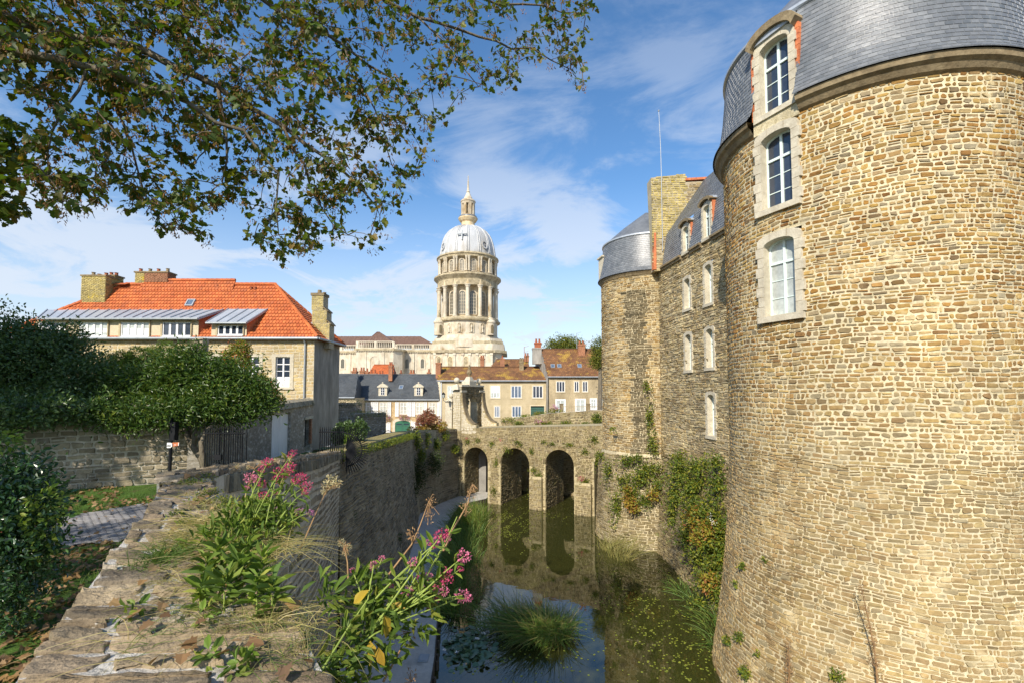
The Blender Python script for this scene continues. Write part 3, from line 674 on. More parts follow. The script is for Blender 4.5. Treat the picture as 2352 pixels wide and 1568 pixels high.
def fcap(S, T):
    c = (S/La)[..., None]; a, _ = fa(S, np.full_like(S, 9.0)); p = a+cr*(T[..., None])/.62*.62; return p, np.broadcast_to(np.array([0, 0, 1.]), p.shape)
masonry('coping_stones', lambda S, T: fcap(T, S), -.04, 1.0, 0, La, .10, .5, M('coping_stone'), wa, depth=.05, gap=.006, seed=34, var=.4, wav=.01, rough=.2)
masonry('edge_stones', fa, 0, La, 8.72, 9.0, .28, .10, M('moat_stone'), wa, depth=.05, gap=.010, seed=35, var=.05, lvar=.4, split=0, wav=.0)
# ---- long moat wall further back
foot = [(-6.8, 19.75, WATER), (-5.95, 23.3, WATER), (-6.15, 26.8, WATER), (-7.0, 36, WATER), (-8.1, 43, WATER), (-6.9, 47, WATER), (-5.3, 50.6, WATER)]
topB = [(-7.0, 19.75, zB-.12), (-7.3, 23.3, -2.57), (-7.6, 27, -2.72), (-8.5, 36, -3.12), (-8.9, 42, -3.4), (-7.6, 46.3, -3.6), (-5.65, 50.4, -3.75)]
wb = thing('moat_wall', 'long dark battered moat wall overgrown with weeds beside the canal path', 'wall', (-8, 36, WATER))
fb, Lb = poly_fn(foot, topB, 8.2)
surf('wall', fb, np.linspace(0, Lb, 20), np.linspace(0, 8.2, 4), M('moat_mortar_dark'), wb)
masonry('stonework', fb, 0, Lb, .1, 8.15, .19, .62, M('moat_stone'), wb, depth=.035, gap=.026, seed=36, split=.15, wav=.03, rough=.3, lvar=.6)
b = MB()
for i in range(len(topB)-1):
    a, c = topB[i], topB[i+1]
    b.add([a, c, (c[0]-1.0, c[1]+.1, c[2]+.04), (a[0]-1.0, a[1]+.1, a[2]+.04), (c[0]-1.0, c[1]+.1, -8), (a[0]-1.0, a[1]+.1, -8)], [(0, 1, 2, 3), (3, 2, 4, 5)])
b.build('wall_top', M('dry_turf'), wb)

# ---- canal path
pe = [(-2.9, 10), (-2.9, 17.3), (-3.1, 20), (-3.5, 23.3), (-4.2, 29), (-5.0, 36), (-5.2, 41), (-4.9, 46.5), (-2.6, 48.9), (-1.9, 52)]
pw = [(-4.9, 10), (-5.6, 17.3), (-6.6, 19.9), (-5.8, 23.3), (-6.3, 29), (-7.1, 36), (-8.15, 43), (-6.9, 47), (-5.3, 50.6), (-5.2, 53)]
PZt = WATER+.38
b = MB(); n = len(pe)
for i in range(n-1):
    a, c, d_, e = pe[i], pe[i+1], pw[i+1], pw[i]
    b.add([(a[0], a[1], PZt), (c[0], c[1], PZt), (d_[0]-.3, d_[1], PZt), (e[0]-.3, e[1], PZt), (a[0], a[1], WATER-1), (c[0], c[1], WATER-1)], [(0, 1, 2, 3), (1, 0, 4, 5)])
tag(b.build('path', M('path_concrete')), kind='structure')
ed = thing('path_edging', 'dark timber edging with short posts along the canal path', 'edging', (-2.9, 17.3, WATER))
b = MB(); post = MB()
for i in range(n-1):
    a, c = np.array(pe[i]), np.array(pe[i+1]); L_ = np.linalg.norm(c-a); u_ = (c-a)/L_; nn = np.array([u_[1], -u_[0]])
    q0, q1 = a+nn*.03, c+nn*.03
    b.add([(q0[0], q0[1], PZt+.02), (q1[0], q1[1], PZt+.02), (q1[0], q1[1], WATER-.4), (q0[0], q0[1], WATER-.4), (q0[0]-nn[0]*.05, q0[1]-nn[1]*.05, PZt+.02), (q1[0]-nn[0]*.05, q1[1]-nn[1]*.05, PZt+.02)], [(0, 1, 2, 3), (0, 1, 5, 4)])
b.build('edge_board', M('old_wood'), ed)
cum = 0; k = 0
for i in range(n-1):
    a, c = np.array(pe[i]), np.array(pe[i+1]); L_ = np.linalg.norm(c-a); u_ = (c-a)/L_; nn = np.array([u_[1], -u_[0]])
    for s_ in np.arange(.3, L_, 1.1):
        p = a+u_*s_+nn*.10; MB().tube([(p[0], p[1], WATER-.6), (p[0], p[1], PZt-.05)], .07, 7).build('post', M('old_wood'), ed)
hb = PZ(975, 1510, PZt+.03)
MB().box(hb[0]-.22, hb[0]+.16, hb[1]-.28, hb[1]+.28, PZt+.004, PZt+.05).box(hb[0]-.17, hb[0]+.11, hb[1]-.22, hb[1]+.22, PZt+.05, PZt+.065).build('path_hatch', M('grey_metal'))
tag(bpy.data.objects['path_hatch'], 'small grey metal hatch set in the canal path near the water', 'hatch')
# ================================================================ bridge
D_ = np.array([.887, -.461, 0]); OB = np.array([-5.25, 50.2, 0]); ND = np.array([-.461, -.887, 0])
br = thing('stone_bridge', 'old stone bridge on round arches crossing the moat to the far tower', 'bridge', (1.5, 47, WATER))
FB = Fr(OB, D_, ND)
def sx_(x): k = (x-1176)/1110*1.0; return (50.2*k+5.25)/(.887+.461*k)
def zt(s): return -3.75+s*(.78/15.5)
arches = [(.40, 3.2, -5.55), (4.65, 7.8, -5.4), (9.45, 12.3, -5.3), (14.2, 16.8, -5.3)]
def arch_out(a, n=14):
    s0, s1, zc = a; r = (s1-s0)/2; c = (s0+s1)/2; ry = r*1.0
    return [(c+r*math.cos(math.pi*(1-i/n)), zc-ry+ry*math.sin(math.pi*(1-i/n))) for i in range(n+1)]
pl = [(-.6, WATER-1.2)]
for a in arches: pl += [(a[0], WATER-1.2)]+arch_out(a)+[(a[1], WATER-1.2)]
pl += [(17.5, WATER-1.2), (17.5, zt(17.5)), (-.6, zt(-.6))]
PT = 4.6
MB(FB).prism(pl, -PT, 0).build('bridge_body', M('bridge_mortar'), br)
fbr = plane_fn(OB, D_, (0, 0, 1))
def inarch(s, z, pad=.0):
    r_ = np.zeros(np.shape(s), bool)
    for s0, s1, zc in arches:
        c, r = (s0+s1)/2, (s1-s0)/2+pad
        r_ |= (abs(s-c) < r) & ((z < zc-(s1-s0)/2) | ((s-c)**2+(z-(zc-(s1-s0)/2))**2 < r*r))
    return r_
kb = lambda s, z: ~inarch(s, z, .20) & (z < zt(s)-.20)
masonry('stonework', fbr, -.6, 15.5, WATER-.2, -2.8, .145, .28, M('bridge_stone'), br, depth=.035, gap=.010, seed=41, lvar=.5, split=.1, wav=.01, rough=.2, keep=kb)
b = MB(FB)
rng = np.random.default_rng(3)
for i in range(150):
    s = -.55+i*.108
    if s > 15.6: break
    b.box(s, s+.085, -.42, .035, zt(s)-.19, zt(s)+.02+rng.uniform(0, .02))
b.build('parapet_coping', M('bridge_stone'), br)
MB(FB).prism([(-.6, zt(-.6)-1.05), (17.5, zt(17.5)-1.05), (17.5, zt(17.5)-1.0), (-.6, zt(-.6)-1.0)], -PT+.45, -.45).build('deck', M('paving'), br)
for s0, s1, zc in arches[:3]:
    c, r = (s0+s1)/2, (s1-s0)/2; zc0 = zc-r; b = MB(FB); nV = 17
    for i in range(nV):
        a0, a1 = math.pi*(i+.07)/nV, math.pi*(i+.93)/nV; ro = r+.24+.05*rng.uniform(-1, 1)
        b.prism([(c-r*math.cos(a0), zc0+r*math.sin(a0)), (c-ro*math.cos(a0), zc0+ro*math.sin(a0)), (c-ro*math.cos(a1), zc0+ro*math.sin(a1)), (c-r*math.cos(a1), zc0+r*math.sin(a1))], -.1, .045)
    b.build('arch_ring', M('bridge_stone'), br)
    # stonework of the barrel: left pier side and vault
    Hs = zc0-WATER+.3; Larc = math.pi*r
    def fin(S, T, c=c, r=r, zc0=zc0, Hs=Hs, Larc=Larc):
        s = np.where(S < Hs, c-r, np.where(S < Hs+Larc, c-r*np.cos(np.clip((S-Hs)/r, 0, math.pi)), c+r))
        z = np.where(S < Hs, WATER-.3+S, np.where(S < Hs+Larc, zc0+r*np.sin(np.clip((S-Hs)/r, 0, math.pi)), zc0-(S-Hs-Larc)))
        ns = np.where(S < Hs, 1., np.where(S < Hs+Larc, np.cos(np.clip((S-Hs)/r, 0, math.pi)), -1.)); nz = np.where((S > Hs) & (S < Hs+Larc), -np.sin(np.clip((S-Hs)/r, 0, math.pi)), 0.)
        p = OB+s[..., None]*D_-T[..., None]*ND+z[..., None]*np.array([0, 0, 1.])
        return p, ns[..., None]*D_+nz[..., None]*np.array([0, 0, 1.])
    masonry('vault_stonework', lambda S, T: fin(T, S), .05, PT, 0, 2*Hs+Larc, .16, .34, M('bridge_stone'), br, depth=.035, gap=.011, seed=int(s0*7)+3, split=.1, wav=0)
    MB(FB).box(s0, s0+.05, -3.4, -2.7, WATER+.05, WATER+2.3).build('side_opening', M('stained_stone'), br)
for s0, s1, h in ((7.95, 9.2, -8.1), (12.5, 14.0, -8.3)):
    MB(FB).box(s0, s1, .0, .38, WATER-1.2, h).taper(s0, s1, .0, .38, h, h+.18, .05, .05).build('pier_foot', M('bridge_mortar'), br)
    fp = plane_fn(OB+ND*.38, D_, (0, 0, 1))
    masonry('pier_stonework', fp, s0, s1, WATER-.2, h, .17, .30, M('bridge_stone'), br, depth=.03, seed=int(s0)+50)
# wall beyond the bridge seen through the arches
rear = thing('embankment_wall', 'rough stone bank wall seen through the bridge arches behind the moat', 'wall', (2, 56.5, WATER))
fr_ = plane_fn((-6, 58.6, 0), D_, (0, 0, 1))
surf('wall', fr_, [0, 22], [-12.8, -6.2], M('bridge_mortar'), rear); masonry('stonework', fr_, 0, 22, WATER-.2, -6.2, .2, .42, M('bridge_stone'), rear, seed=61, rough=.3, depth=.07)
# ================================================================ gateway at the bridge end
gt = thing('stone_gateway', 'ruined stone gateway with ball finials and curved side walls at the bridge head', 'gateway', (-5.0, 51.5, -5))
FG = Fr(OB+D_*-.9, -ND, D_)        # s = depth across the road, o = along the bridge from the gate's back face
gz0, gz1 = -5.2, ZZ(884, 50.5)
oz = ZZ(912, 51)
outl = [(0, gz0), (1.25, gz0), (1.25, oz-.5), (1.45, oz-.15), (2.2, oz+.02), (2.95, oz-.15), (3.15, oz-.5), (3.15, gz0), (4.4, gz0), (4.4, gz1-.1), (3.3, gz1+.05), (2.2, gz1+.18), (1.1, gz1+.05), (0, gz1-.1)]
MB(FG).prism(outl, 0, .9).build('gate_wall', M('moat_mortar_dark'), gt)
fgt = plane_fn(FG.pt(0, .9, 0), -ND, (0, 0, 1))
og = inpoly(outl)
masonry('stonework', fgt, 0, 4.4, gz0, gz1, .17, .26, M('stained_stone'), gt, seed=63, depth=.05, gap=.01, rough=.3, keep=lambda s, z: og(s, z))
b = MB(FG).box(-.12, .9, -.1, 1.02, oz+.55, oz+.75).box(3.5, 4.55, -.1, 1.02, oz+.55, oz+.75).box(-.06, 4.46, -.1, 1.0, gz1-.14, gz1+.02)
b.box(1.5, 2.9, -.05, .95, gz1, gz1+.45).taper(1.7, 2.7, .05, .85, gz1+.45, gz1+.95, .25, .2); b.build('cap_stones', M('ashlar'), gt)
b = MB(FG).lathe(2.2, .45, [(.18, gz1+.9), (.12, gz1+1.05), (.26, gz1+1.25), (.30, gz1+1.45), (.18, gz1+1.7), (.1, gz1+1.8), (.17, gz1+1.95), (.08, gz1+2.2), (0, gz1+2.3)], 12)
b.build('urn_finial', M('cornice_stone'), gt, smooth=True)
for ss_, h in ((-.35, 0), (4.1, .0)):
    MB(FG).taper(ss_-.15, ss_+.75, -.1, .8, gz1-.45+h, gz1+.05+h, .18, .18).lathe(ss_+.3, .35, [(.17, gz1+h), (.12, gz1+.15+h), (.22, gz1+.22+h)], 10).ball((ss_+.3, .35, gz1+.52+h), .30, seg=14, rings=10).build('ball_finial', M('ashlar'), gt, smooth=False)
# bright outer face and low shoulder pillar towards the camera
FN = Fr(OB, D_, ND)
MB(FN).box(-.95, 0, .0, .12, -11, oz+.6).build('outer_pier', M('bridge_mortar'), gt)
fnn = plane_fn(OB+ND*.12, D_, (0, 0, 1))
masonry('pier_stonework', fnn, -.95, 0, -11, oz+.6, .2, .42, M('ashlar'), gt, seed=65, depth=.02, keep=lambda s, z: z > -4)
masonry('pier_base_stonework', fnn, -.95, 0, -11, -4, .17, .3, M('bridge_stone'), gt, seed=66, depth=.03)
pz = ZZ(922, 50.5)
MB(FN).box(-1.95, -1.1, -.85, .1, -6, pz).build('shoulder_pillar', M('ashlar'), gt)
MB(FN).box(-2.05, -1.0, -.95, .2, pz, pz+.12).taper(-1.9, -1.15, -.8, .05, pz+.12, pz+.35, .2, .2).ball((-1.52, -.37, pz+.62), .28, seg=14, rings=10).build('ball_finial', M('ashlar'), gt)
MB(FN).box(-1.1, -.9, -.7, .05, -6, pz-.35).build('shoulder_wall', M('stained_stone'), gt)
def volute(o0, o1, s1, ztop, zbot):
    p = [(0, zbot-.6)]; p.append((s1, zbot-.6)); p.append((s1, zbot+.35))
    for i in range(9):
        a = math.pi/2*i/8; p.append((s1-s1*.86*math.sin(a)-.0, ztop-(ztop-zbot-.25)*math.cos(a)*1.0 if i else zbot+.3))
    p = [(0, zbot-.6), (s1, zbot-.6), (s1, zbot+.35), (s1-.25, zbot+.38)]
    for i in range(1, 10):
        a = math.pi/2*i/10; p.append((s1-.25-(s1-.35)*math.sin(a), zbot+.38+(ztop-zbot-.38)*(1-math.cos(a))))
    p.append((.1, ztop)); p.append((0, ztop+.1)); return p
for o0, o1, s1 in ((-.5, 0, 1.85), (-4.5, -4.0, 1.95)):
    p = volute(o0, o1, s1, ZZ(903, 50.5), ZZ(982, 50)); MB(FN).prism(p, o0, o1+.02).build('volute_wall', M('bridge_mortar'), gt)
    iv = inpoly(p); fv = plane_fn(OB+ND*(o1+.02), D_, (0, 0, 1))
    masonry('volute_stonework', fv, 0, s1, -5, -.2, .17, .36, M('ashlar'), gt, seed=68, depth=.02, gap=.008, keep=lambda s, z: iv(s, z) & iv(s+.07, z+.1) & iv(s-.05, z))
    cp = MB(FN); pts = p[3:]
    for i in range(len(pts)-2):
        (xa, za), (xb, zb) = pts[i], pts[i+1]; cp.add([(xa, o0-.04, za), (xa, o1+.07, za), (xb, o1+.07, zb), (xb, o0-.04, zb), (xa+.08, o0-.04, za+.09), (xa+.08, o1+.07, za+.09), (xb+.08, o1+.07, zb+.09), (xb+.08, o0-.04, zb+.09)], [(0, 1, 2, 3), (4, 7, 6, 5), (0, 4, 5, 1), (2, 6, 7, 3), (1, 5, 6, 2), (0, 3, 7, 4)])
    cp.build('volute_coping', M('cornice_stone'), gt)
# iron lantern hanging in the arch
lp = FG.pt(2.0, .45, oz-.75)
def lantern(loc, label, s=1.):
    r = thing('lantern', label, 'lantern', loc); x, y, z_ = loc
    MB().lathe(x, y, [(.05*s, z_-.02), (.11*s, z_), (.15*s, z_+.28*s), (.10*s, z_+.30*s)], 6).build('glass_body', M('curtain_glass'), r)
    b = MB().lathe(x, y, [(.19*s, z_+.29*s), (.12*s, z_+.40*s), (.03*s, z_+.46*s), (.03*s, z_+.52*s)], 6).lathe(x, y, [(0, z_-.08), (.06*s, z_-.04), (.06*s, z_)], 6)
    for k in range(6):
        a = k*math.pi/3; b.tube([(x+.11*s*math.cos(a), y+.11*s*math.sin(a), z_), (x+.15*s*math.cos(a), y+.15*s*math.sin(a), z_+.29*s)], .008*s, 4)
    b.build('lantern_frame', M('black_iron'), r); return r
ln = lantern(tuple(lp), 'iron lantern hanging on a rod inside the gateway opening')
MB().tube([(lp[0], lp[1], lp[2]+.5), (lp[0], lp[1], oz+.3)], .015, 5).build('hanging_rod', M('black_iron'), ln)
lw = P(1018.5, 912, 49.5); ln2 = lantern(tuple(lw), 'small iron wall lantern on a bracket left of the gateway pillar', 1.1)
MB().tube([(lw[0], lw[1], lw[2]-.02), (lw[0], lw[1], lw[2]-.3), (lw[0]+.28, lw[1], lw[2]-.45), (lw[0]+.55, lw[1], lw[2]-.3)], .03, 5).build('bracket', M('black_iron'), ln2)
# ---- terrace wall right of the bridge head
tw = thing('terrace_wall', 'low stone terrace wall planted with flowers behind the bridge', 'wall', (6, 55, -5.5))
tps = [P(1151, 968, 56), P(1200, 958, 55.5), P(1262, 948, 55), P(1385, 941, 54.5)]
ft_, Lt = poly_fn([(p[0], p[1]-.15, -6.0) for p in tps], [tuple(p) for p in tps], 3.)
surf('wall', ft_, np.linspace(0, Lt, 10), [0, 3], M('bridge_mortar'), tw); masonry('stonework', ft_, 0, Lt, 0, 3., .2, .34, M('bridge_stone'), tw, seed=70, depth=.04, rough=.3)
b = MB()
for i in range(3):
    a, c = tps[i], tps[i+1]; b.add([tuple(a), tuple(c), (c[0], c[1]+.5, c[2]), (a[0], a[1]+.5, a[2]), (c[0], c[1]+.5, c[2]-3), (a[0], a[1]+.5, a[2]-3)], [(0, 1, 2, 3), (3, 2, 4, 5)])
b.build('wall_top', M('coping_mortar'), tw)
slab('road', [(-4, 56.8), (30, 55.2), (30, 60), (-4, 60)], -12.8, -3.6-1.0, 'paving')
# ================================================================ STREET HOUSES
def seg(x0, x1, y, Y): return XX(x0, y, Y), XX(x1, y, Y)
def fwin(root, Y, x0, x1, y0, y1, surround=None, sw=2.2, mull=1, trans=(.33,), glassm='curtain_glass', frame='white_paint', o=0., name='window', fw=.07):
    F = facing(Y); ym = (y0+y1)/2; a0, a1 = seg(x0, x1, ym, Y); h0, h1 = ZZ(y1, Y), ZZ(y0, Y)
    if surround:
        s = sw*Y/FPX; MB(F).ring([(a0-s, h0-s), (a1+s, h0-s), (a1+s, h1+s), (a0-s, h1+s)], [(a0, h0), (a1, h0), (a1, h1), (a0, h1)], -.02, o+.06).build('window_surround', M(surround), root)
    f = MB(F).ring([(a0+.01, h0+.01), (a1-.01, h0+.01), (a1-.01, h1-.01), (a0+.01, h1-.01)], [(a0+fw, h0+fw), (a1-fw, h0+fw), (a1-fw, h1-fw), (a0+fw, h1-fw)], -.05, o+.03)
    for k in range(1, mull+1):
        c = a0+(a1-a0)*k/(mull+1); f.box(c-fw*.55, c+fw*.55, -.04, o+.035, h0+fw, h1-fw)
    for tq in trans:
        c = h1-(h1-h0)*tq; f.box(a0+fw, a1-fw, -.04, o+.02, c-.02, c+.02)
    fr = f.build(name, M(frame), root)
    MB(F).box(a0+.02, a1-.02, o-.02, o+.008, h0+.02, h1-.02).build('pane', M(glassm), fr)
    return fr
def chimney(root, x0, x1, ytop, ybot, Y, mat, depth=.7, pots=2, potm='clay_pot', cap=True):
    F = facing(Y); a0, a1 = seg(x0, x1, ytop, Y); h0, h1 = ZZ(ybot, Y), ZZ(ytop, Y)
    b = MB(F).box(a0, a1, -depth, 0, h0, h1)
    if cap: b.box(a0-.06, a1+.06, -depth-.06, .06, h1-.22, h1-.02)
    c = b.build('chimney', M(mat), root)
    for k in range(pots):
        x = a0+(a1-a0)*(k+.5)/pots; MB(F).lathe(x, -depth/2, [(.15, h1), (.12, h1+.45), (.16, h1+.5), (.11, h1+.5)], 8).build('chimney_pot', M(potm), c)
    return c
def roof(root, Y, x0, x1, ye, yr, run, bed, tile, cx0=None, cx1=None, course=.32, length=.3, over=.25, th=.12, back=True, name='roof', seed=1):
    """front slope from the eaves line up to the ridge, and the back slope"""
    e0, e1 = seg(x0, x1, ye, Y); zE, zR = ZZ(ye, Y-over), ZZ(yr, Y+run)
    r0, r1 = (XX(cx0 if cx0 is not None else x0, yr, Y+run), XX(cx1 if cx1 is not None else x1, yr, Y+run))
    b = MB(); b.add([(e0, Y-over, zE), (e1, Y-over, zE), (r1, Y+run, zR), (r0, Y+run, zR), (e0, Y-over, zE-th), (e1, Y-over, zE-th), (r1, Y+2*run, zE), (r0, Y+2*run, zE)],
        [(0, 1, 2, 3), (0, 4, 5, 1), (3, 2, 6, 7), (0, 3, 7), (1, 6, 2), (4, 7, 6, 5), (0, 7, 4), (1, 5, 6)])
    rf = b.build(name, M(bed), root)
    td = np.array([0, run+over, zR-zE]); L = np.linalg.norm(td); fn = plane_fn((0, Y-over, zE), (1, 0, 0), td/L)
    def kp(s, t): return (s > e0+(r0-e0)*t/L) & (s < e1+(r1-e1)*t/L)
    masonry('tiles', fn, min(e0, r0), max(e1, r1), .01, L, course, length, M(tile), rf, depth=.035, gap=.004, regular=True, var=0, lvar=.04, split=0, wav=0, smooth=False, round_=.1, keep=kp, seed=seed)
    MB().tube([(r0, Y+run, zR+.03), (r1, Y+run, zR+.03)], .10, 6).build('ridge', M(bed), rf)
    MB().tube([(e0, Y-over-.06, zE-.02), (e1, Y-over-.06, zE-.02)], .08, 8).build('gutter', M('grey_metal'), rf)
    return rf, (zE, zR, e0, e1)
def walls(root, Y, x0, x1, ytop, zbot, depth, mat, name='wall'):
    a0, a1 = seg(x0, x1, ytop, Y); return MB(facing(Y)).box(a0, a1, -depth, 0, zbot, ZZ(ytop, Y)).build(name, M(mat), root)
# ---- slate-roofed ochre house with shutters
Y1 = 70
h1 = thing('stone_house', 'ochre stone house with white shutters, green garage door and grey slate roof', 'house', (XX(912, 960, Y1), Y1, -6.3))
walls(h1, Y1, 816, 1011, 918, -6.4, 7.5, 'brick_mortar')
fh = plane_fn((0, Y1, 0), (1, 0, 0), (0, 0, 1)); hz = ZZ(918, Y1)
masonry('stonework', fh, XX(816, 950, Y1), XX(1011, 950, Y1), -6.4, hz-.15, .16, .4, M('ochre_stone_wall'), h1, depth=.01, gap=.008, regular=True, seed=80)
roof(h1, Y1, 815, 1010, 917, 860, 3.6, 'slate_roof', 'slate_roof', cx0=821, cx1=1003, course=.22, length=.3, seed=81)
for x in (841.6, 880, 926.7, 963, 992.6):
    fwin(h1, Y1, x-7.5, x+7.5, 924, 950, 'ashlar', 1.8, 1, (.3, .65))
def shutter(root, Y, x0, x1, y0, y1):
    a0, a1 = seg(x0, x1, (y0+y1)/2, Y); h0, h1_ = ZZ(y1, Y), ZZ(y0, Y); b = MB(facing(Y)).ring([(a0, h0), (a1, h0), (a1, h1_), (a0, h1_)], [(a0+.07, h0+.07), (a1-.07, h0+.07), (a1-.07, h1_-.07), (a0+.07, h1_-.07)], .07, .13)
    for i in range(12): z_ = h0+.1+(h1_-h0-.2)*i/12; b.box(a0+.06, a1-.06, .08, .115, z_, z_+(h1_-h0-.2)/12*.7)
    b.box(a0+.06, a1-.06, .08, .12, (h0+h1_)/2-.04, (h0+h1_)/2+.04)
    b.build('shutter', M('white_paint'), root)
for x in (826.8, 856.3, 865, 894.3, 912, 940.3, 949.7, 977, 1007): shutter(h1, Y1, x-4, x+4, 922.5, 955.5)
for x in (883,): fwin(h1, Y1, x-6, x+6, 972, 998, 'ashlar', 1.8, 1, (.3, .65))
fwin(h1, Y1, 957, 968, 970, 996, 'ashlar', 1.8, 1, (.3, .65)); shutter(h1, Y1, 889, 897, 969, 996); shutter(h1, Y1, 945, 954, 967, 990)
F = facing(Y1); a0, a1 = seg(907.5, 942.5, 980, Y1); zt0, zb0 = ZZ(965, Y1), -6.3
MB(F).ring(archpoly(a1-a0+.7, zb0, zt0+.35, .5, c=(a0+a1)/2), archpoly(a1-a0, zb0-.01, zt0, .35, c=(a0+a1)/2), -.05, .08).build('door_surround', M('ashlar'), h1)
dr = MB(F).prism(archpoly(a1-a0-.02, zb0, zt0-.01, .35, c=(a0+a1)/2), -.1, .02).build('garage_door', M('green_paint'), h1)
b = MB(F)
for k in range(-5, 6):
    x = (a0+a1)/2+k*(a1-a0)/11.2; b.box(x-.012, x+.012, .02, .03, zb0, zt0-.75)
b.box((a0+a1)/2-.03, (a0+a1)/2+.03, .02, .045, zb0, zt0-.03).box(a0+.05, a1-.05, .02, .045, zt0-.78, zt0-.70); b.build('door_panelling', M('dark_green_paint'), dr)
MB(F).box(a0+.2, (a0+a1)/2-.15, .02, .03, zt0-.6, zt0-.42).box((a0+a1)/2+.15, a1-.2, .02, .03, zt0-.6, zt0-.42).build('door_light', M('dark_glass'), dr)
for x in (879, 961.4):
    Yd = Y1+.3; F = facing(Yd); c = XX(x, 897, Yd); zb_, zt_ = ZZ(911, Yd), ZZ(884, Yd)
    MB(F).box(c-.62, c+.62, -1.8, 0, zb_, zt_-.25).prism([(c-.62, zt_-.25), (c+.62, zt_-.25), (c+.3, zt_+.05), (c, zt_+.14), (c-.3, zt_+.05)], -2.2, 0).build('dormer', M('ashlar'), h1)
    b = MB(F).prism([(c-.78, zt_-.30), (c+.78, zt_-.30), (c+.78, zt_-.18), (c+.32, zt_+.16), (c, zt_+.28), (c-.32, zt_+.16), (c-.78, zt_-.18)], -.1, .18).ball((c, .05, zt_+.35), .13)
    b.build('dormer_pediment', M('ashlar'), h1)
    fwin(h1, Yd, x-4.6, x+4.6, 888.5, 906.5, None, 1, 1, (.33, .66), 'dark_glass', o=.02, name='dormer_window', fw=.05)
def skylight(root, Y, run, over, zE, zR, cxp, yp, w, h):
    """flat window lying in a roof slope, centre seen at (cxp, yp)"""
    td = np.array([0, run+over, zR-zE]); td = td/np.linalg.norm(td); n = np.array([0, -td[2], td[1]])
    r = ray(cxp, yp); o = np.array([0, Y-over, zE]); k = np.dot(o, n)/np.dot(r, n); c = r*k
    F = Fr(c, (1, 0, 0), n); F.z = td
    f = MB(F).ring([(-w/2, -h/2), (w/2, -h/2), (w/2, h/2), (-w/2, h/2)], [(-w/2+.08, -h/2+.08), (w/2-.08, -h/2+.08), (w/2-.08, h/2-.08), (-w/2+.08, h/2-.08)], -.05, .12).build('skylight', M('grey_metal'), root)
    MB(F).box(-w/2+.06, w/2-.06, .06, .08, -h/2+.06, h/2-.06).build('pane', M('sky_glass'), f)
skylight(h1, Y1, 3.6, .25, hz, ZZ(860, Y1+3.6), 921.6, 889, .62, .8)
chimney(h1, 892.5, 901, 838, 874, Y1+2.2, 'chimney_brick', .6, 2)
chimney(h1, 807.5, 818, 851, 882, Y1+1.5, 'chimney_brick', .9, 2)
MB(facing(Y1)).tube([(XX(1009, 950, Y1), .12, hz), (XX(1009, 950, Y1), .12, -6)], .07, 6).build('downpipe', M('white_paint'), h1)
# flower boxes under the upper windows
for x in (885, 928, 967):
    p = P(x, 958, Y1-.35); r = thing('flower_box', {885: 'window box of pink flowers under the second window from the left of the ochre house', 928: 'window box of pink flowers above the green garage door', 967: 'window box of pink flowers half hidden by the red shrub'}[x], 'flower box', tuple(p), 'window boxes of the ochre house')
    bush('foliage', [(p[0], p[1], p[2], .75, .3, .38)], 300, .12, M('ivy_leaf'), r, x, 'quad'); bush('flowers', [(p[0], p[1], p[2], .8, .35, .42)], 260, .11, M('mauve_petal'), r, x+1, 'quad')
# ---- blue slate house partly hidden at left
h2 = thing('slate_house', 'house with plain blue slate roof half hidden behind the grey gable', 'house', (XX(790, 950, 66), 66, -6.2))
walls(h2, 66, 740, 818, 913, -6.4, 6, 'beige_render'); roof(h2, 66, 740, 816, 912, 859, 3.6, 'slate_roof', 'slate_roof', cx1=822, course=.24, length=.32, seed=82)
# ---- long beige house
Y3 = 64
h3 = thing('terraced_house', 'long beige rendered house with mossy brown tile roof behind the gateway', 'house', (XX(1135, 960, Y3), Y3, -4.8))
walls(h3, Y3, 1011, 1260, 874, -6.3, 7, 'beige_render')
rf3, q3 = roof(h3, Y3, 1004, 1259, 873.5, 842.5, 4.2, 'brown_tile_bed', 'brown_tile', cx0=1011, cx1=1245, seed=83)
for x0, x1, g in ((1028, 1041, 'curtain_glass'), (1127, 1148, 'curtain_glass'), (1174, 1197.5, 'sky_glass'), (1223.5, 1246.5, 'dark_glass')):
    fwin(h3, Y3, x0, x1, 885.5, 913, 'dormer_render', 2.2, 2 if x1-x0 > 15 else 1, (), g)
MB(facing(Y3)).box(*seg(1128, 1147, 890, Y3), .02, .05, ZZ(902, Y3), ZZ(886, Y3)).build('roller_blind', M('white_paint'), h3)
for x0, x1 in ((1136, 1148), (1176, 1197)): fwin(h3, Y3, x0, x1, 932, 957, 'dormer_render', 2.2, 2, (), 'sky_glass')
F = facing(Y3); a0, a1 = seg(1219, 1250, 941, Y3)
MB(F).ring([(a0-.12, -6), (a1+.12, -6), (a1+.12, ZZ(929.5, Y3)), (a0-.12, ZZ(929.5, Y3))], [(a0, -5.99), (a1, -5.99), (a1, ZZ(931.5, Y3)), (a0, ZZ(931.5, Y3))], -.05, .06).build('door_surround', M('dormer_render'), h3)
b = MB(F)
for i in range(8): z_ = ZZ(934, Y3)-.3*(i+1); b.box(a0+.02, a1-.02, -.02, .025, z_, z_+.27)
b.build('garage_door', M('dark_green_paint'), h3); MB(F).box(a0, a1, -.04, .0, -6, ZZ(931.5, Y3)).build('door_head', M('black_iron'), h3)
MB(F).tube([(XX(1259, 910, Y3), .1, ZZ(875, Y3)), (XX(1259, 910, Y3), .1, -5)], .07, 6).build('downpipe', M('white_paint'), h3)
MB(F).tube([(XX(1013.5, 910, Y3), .1, ZZ(875, Y3)), (XX(1013.5, 910, Y3), .1, -5)], .07, 6).build('downpipe', M('white_paint'), h3)
a0, a1 = seg(1166, 1170, 0+870, Y3)
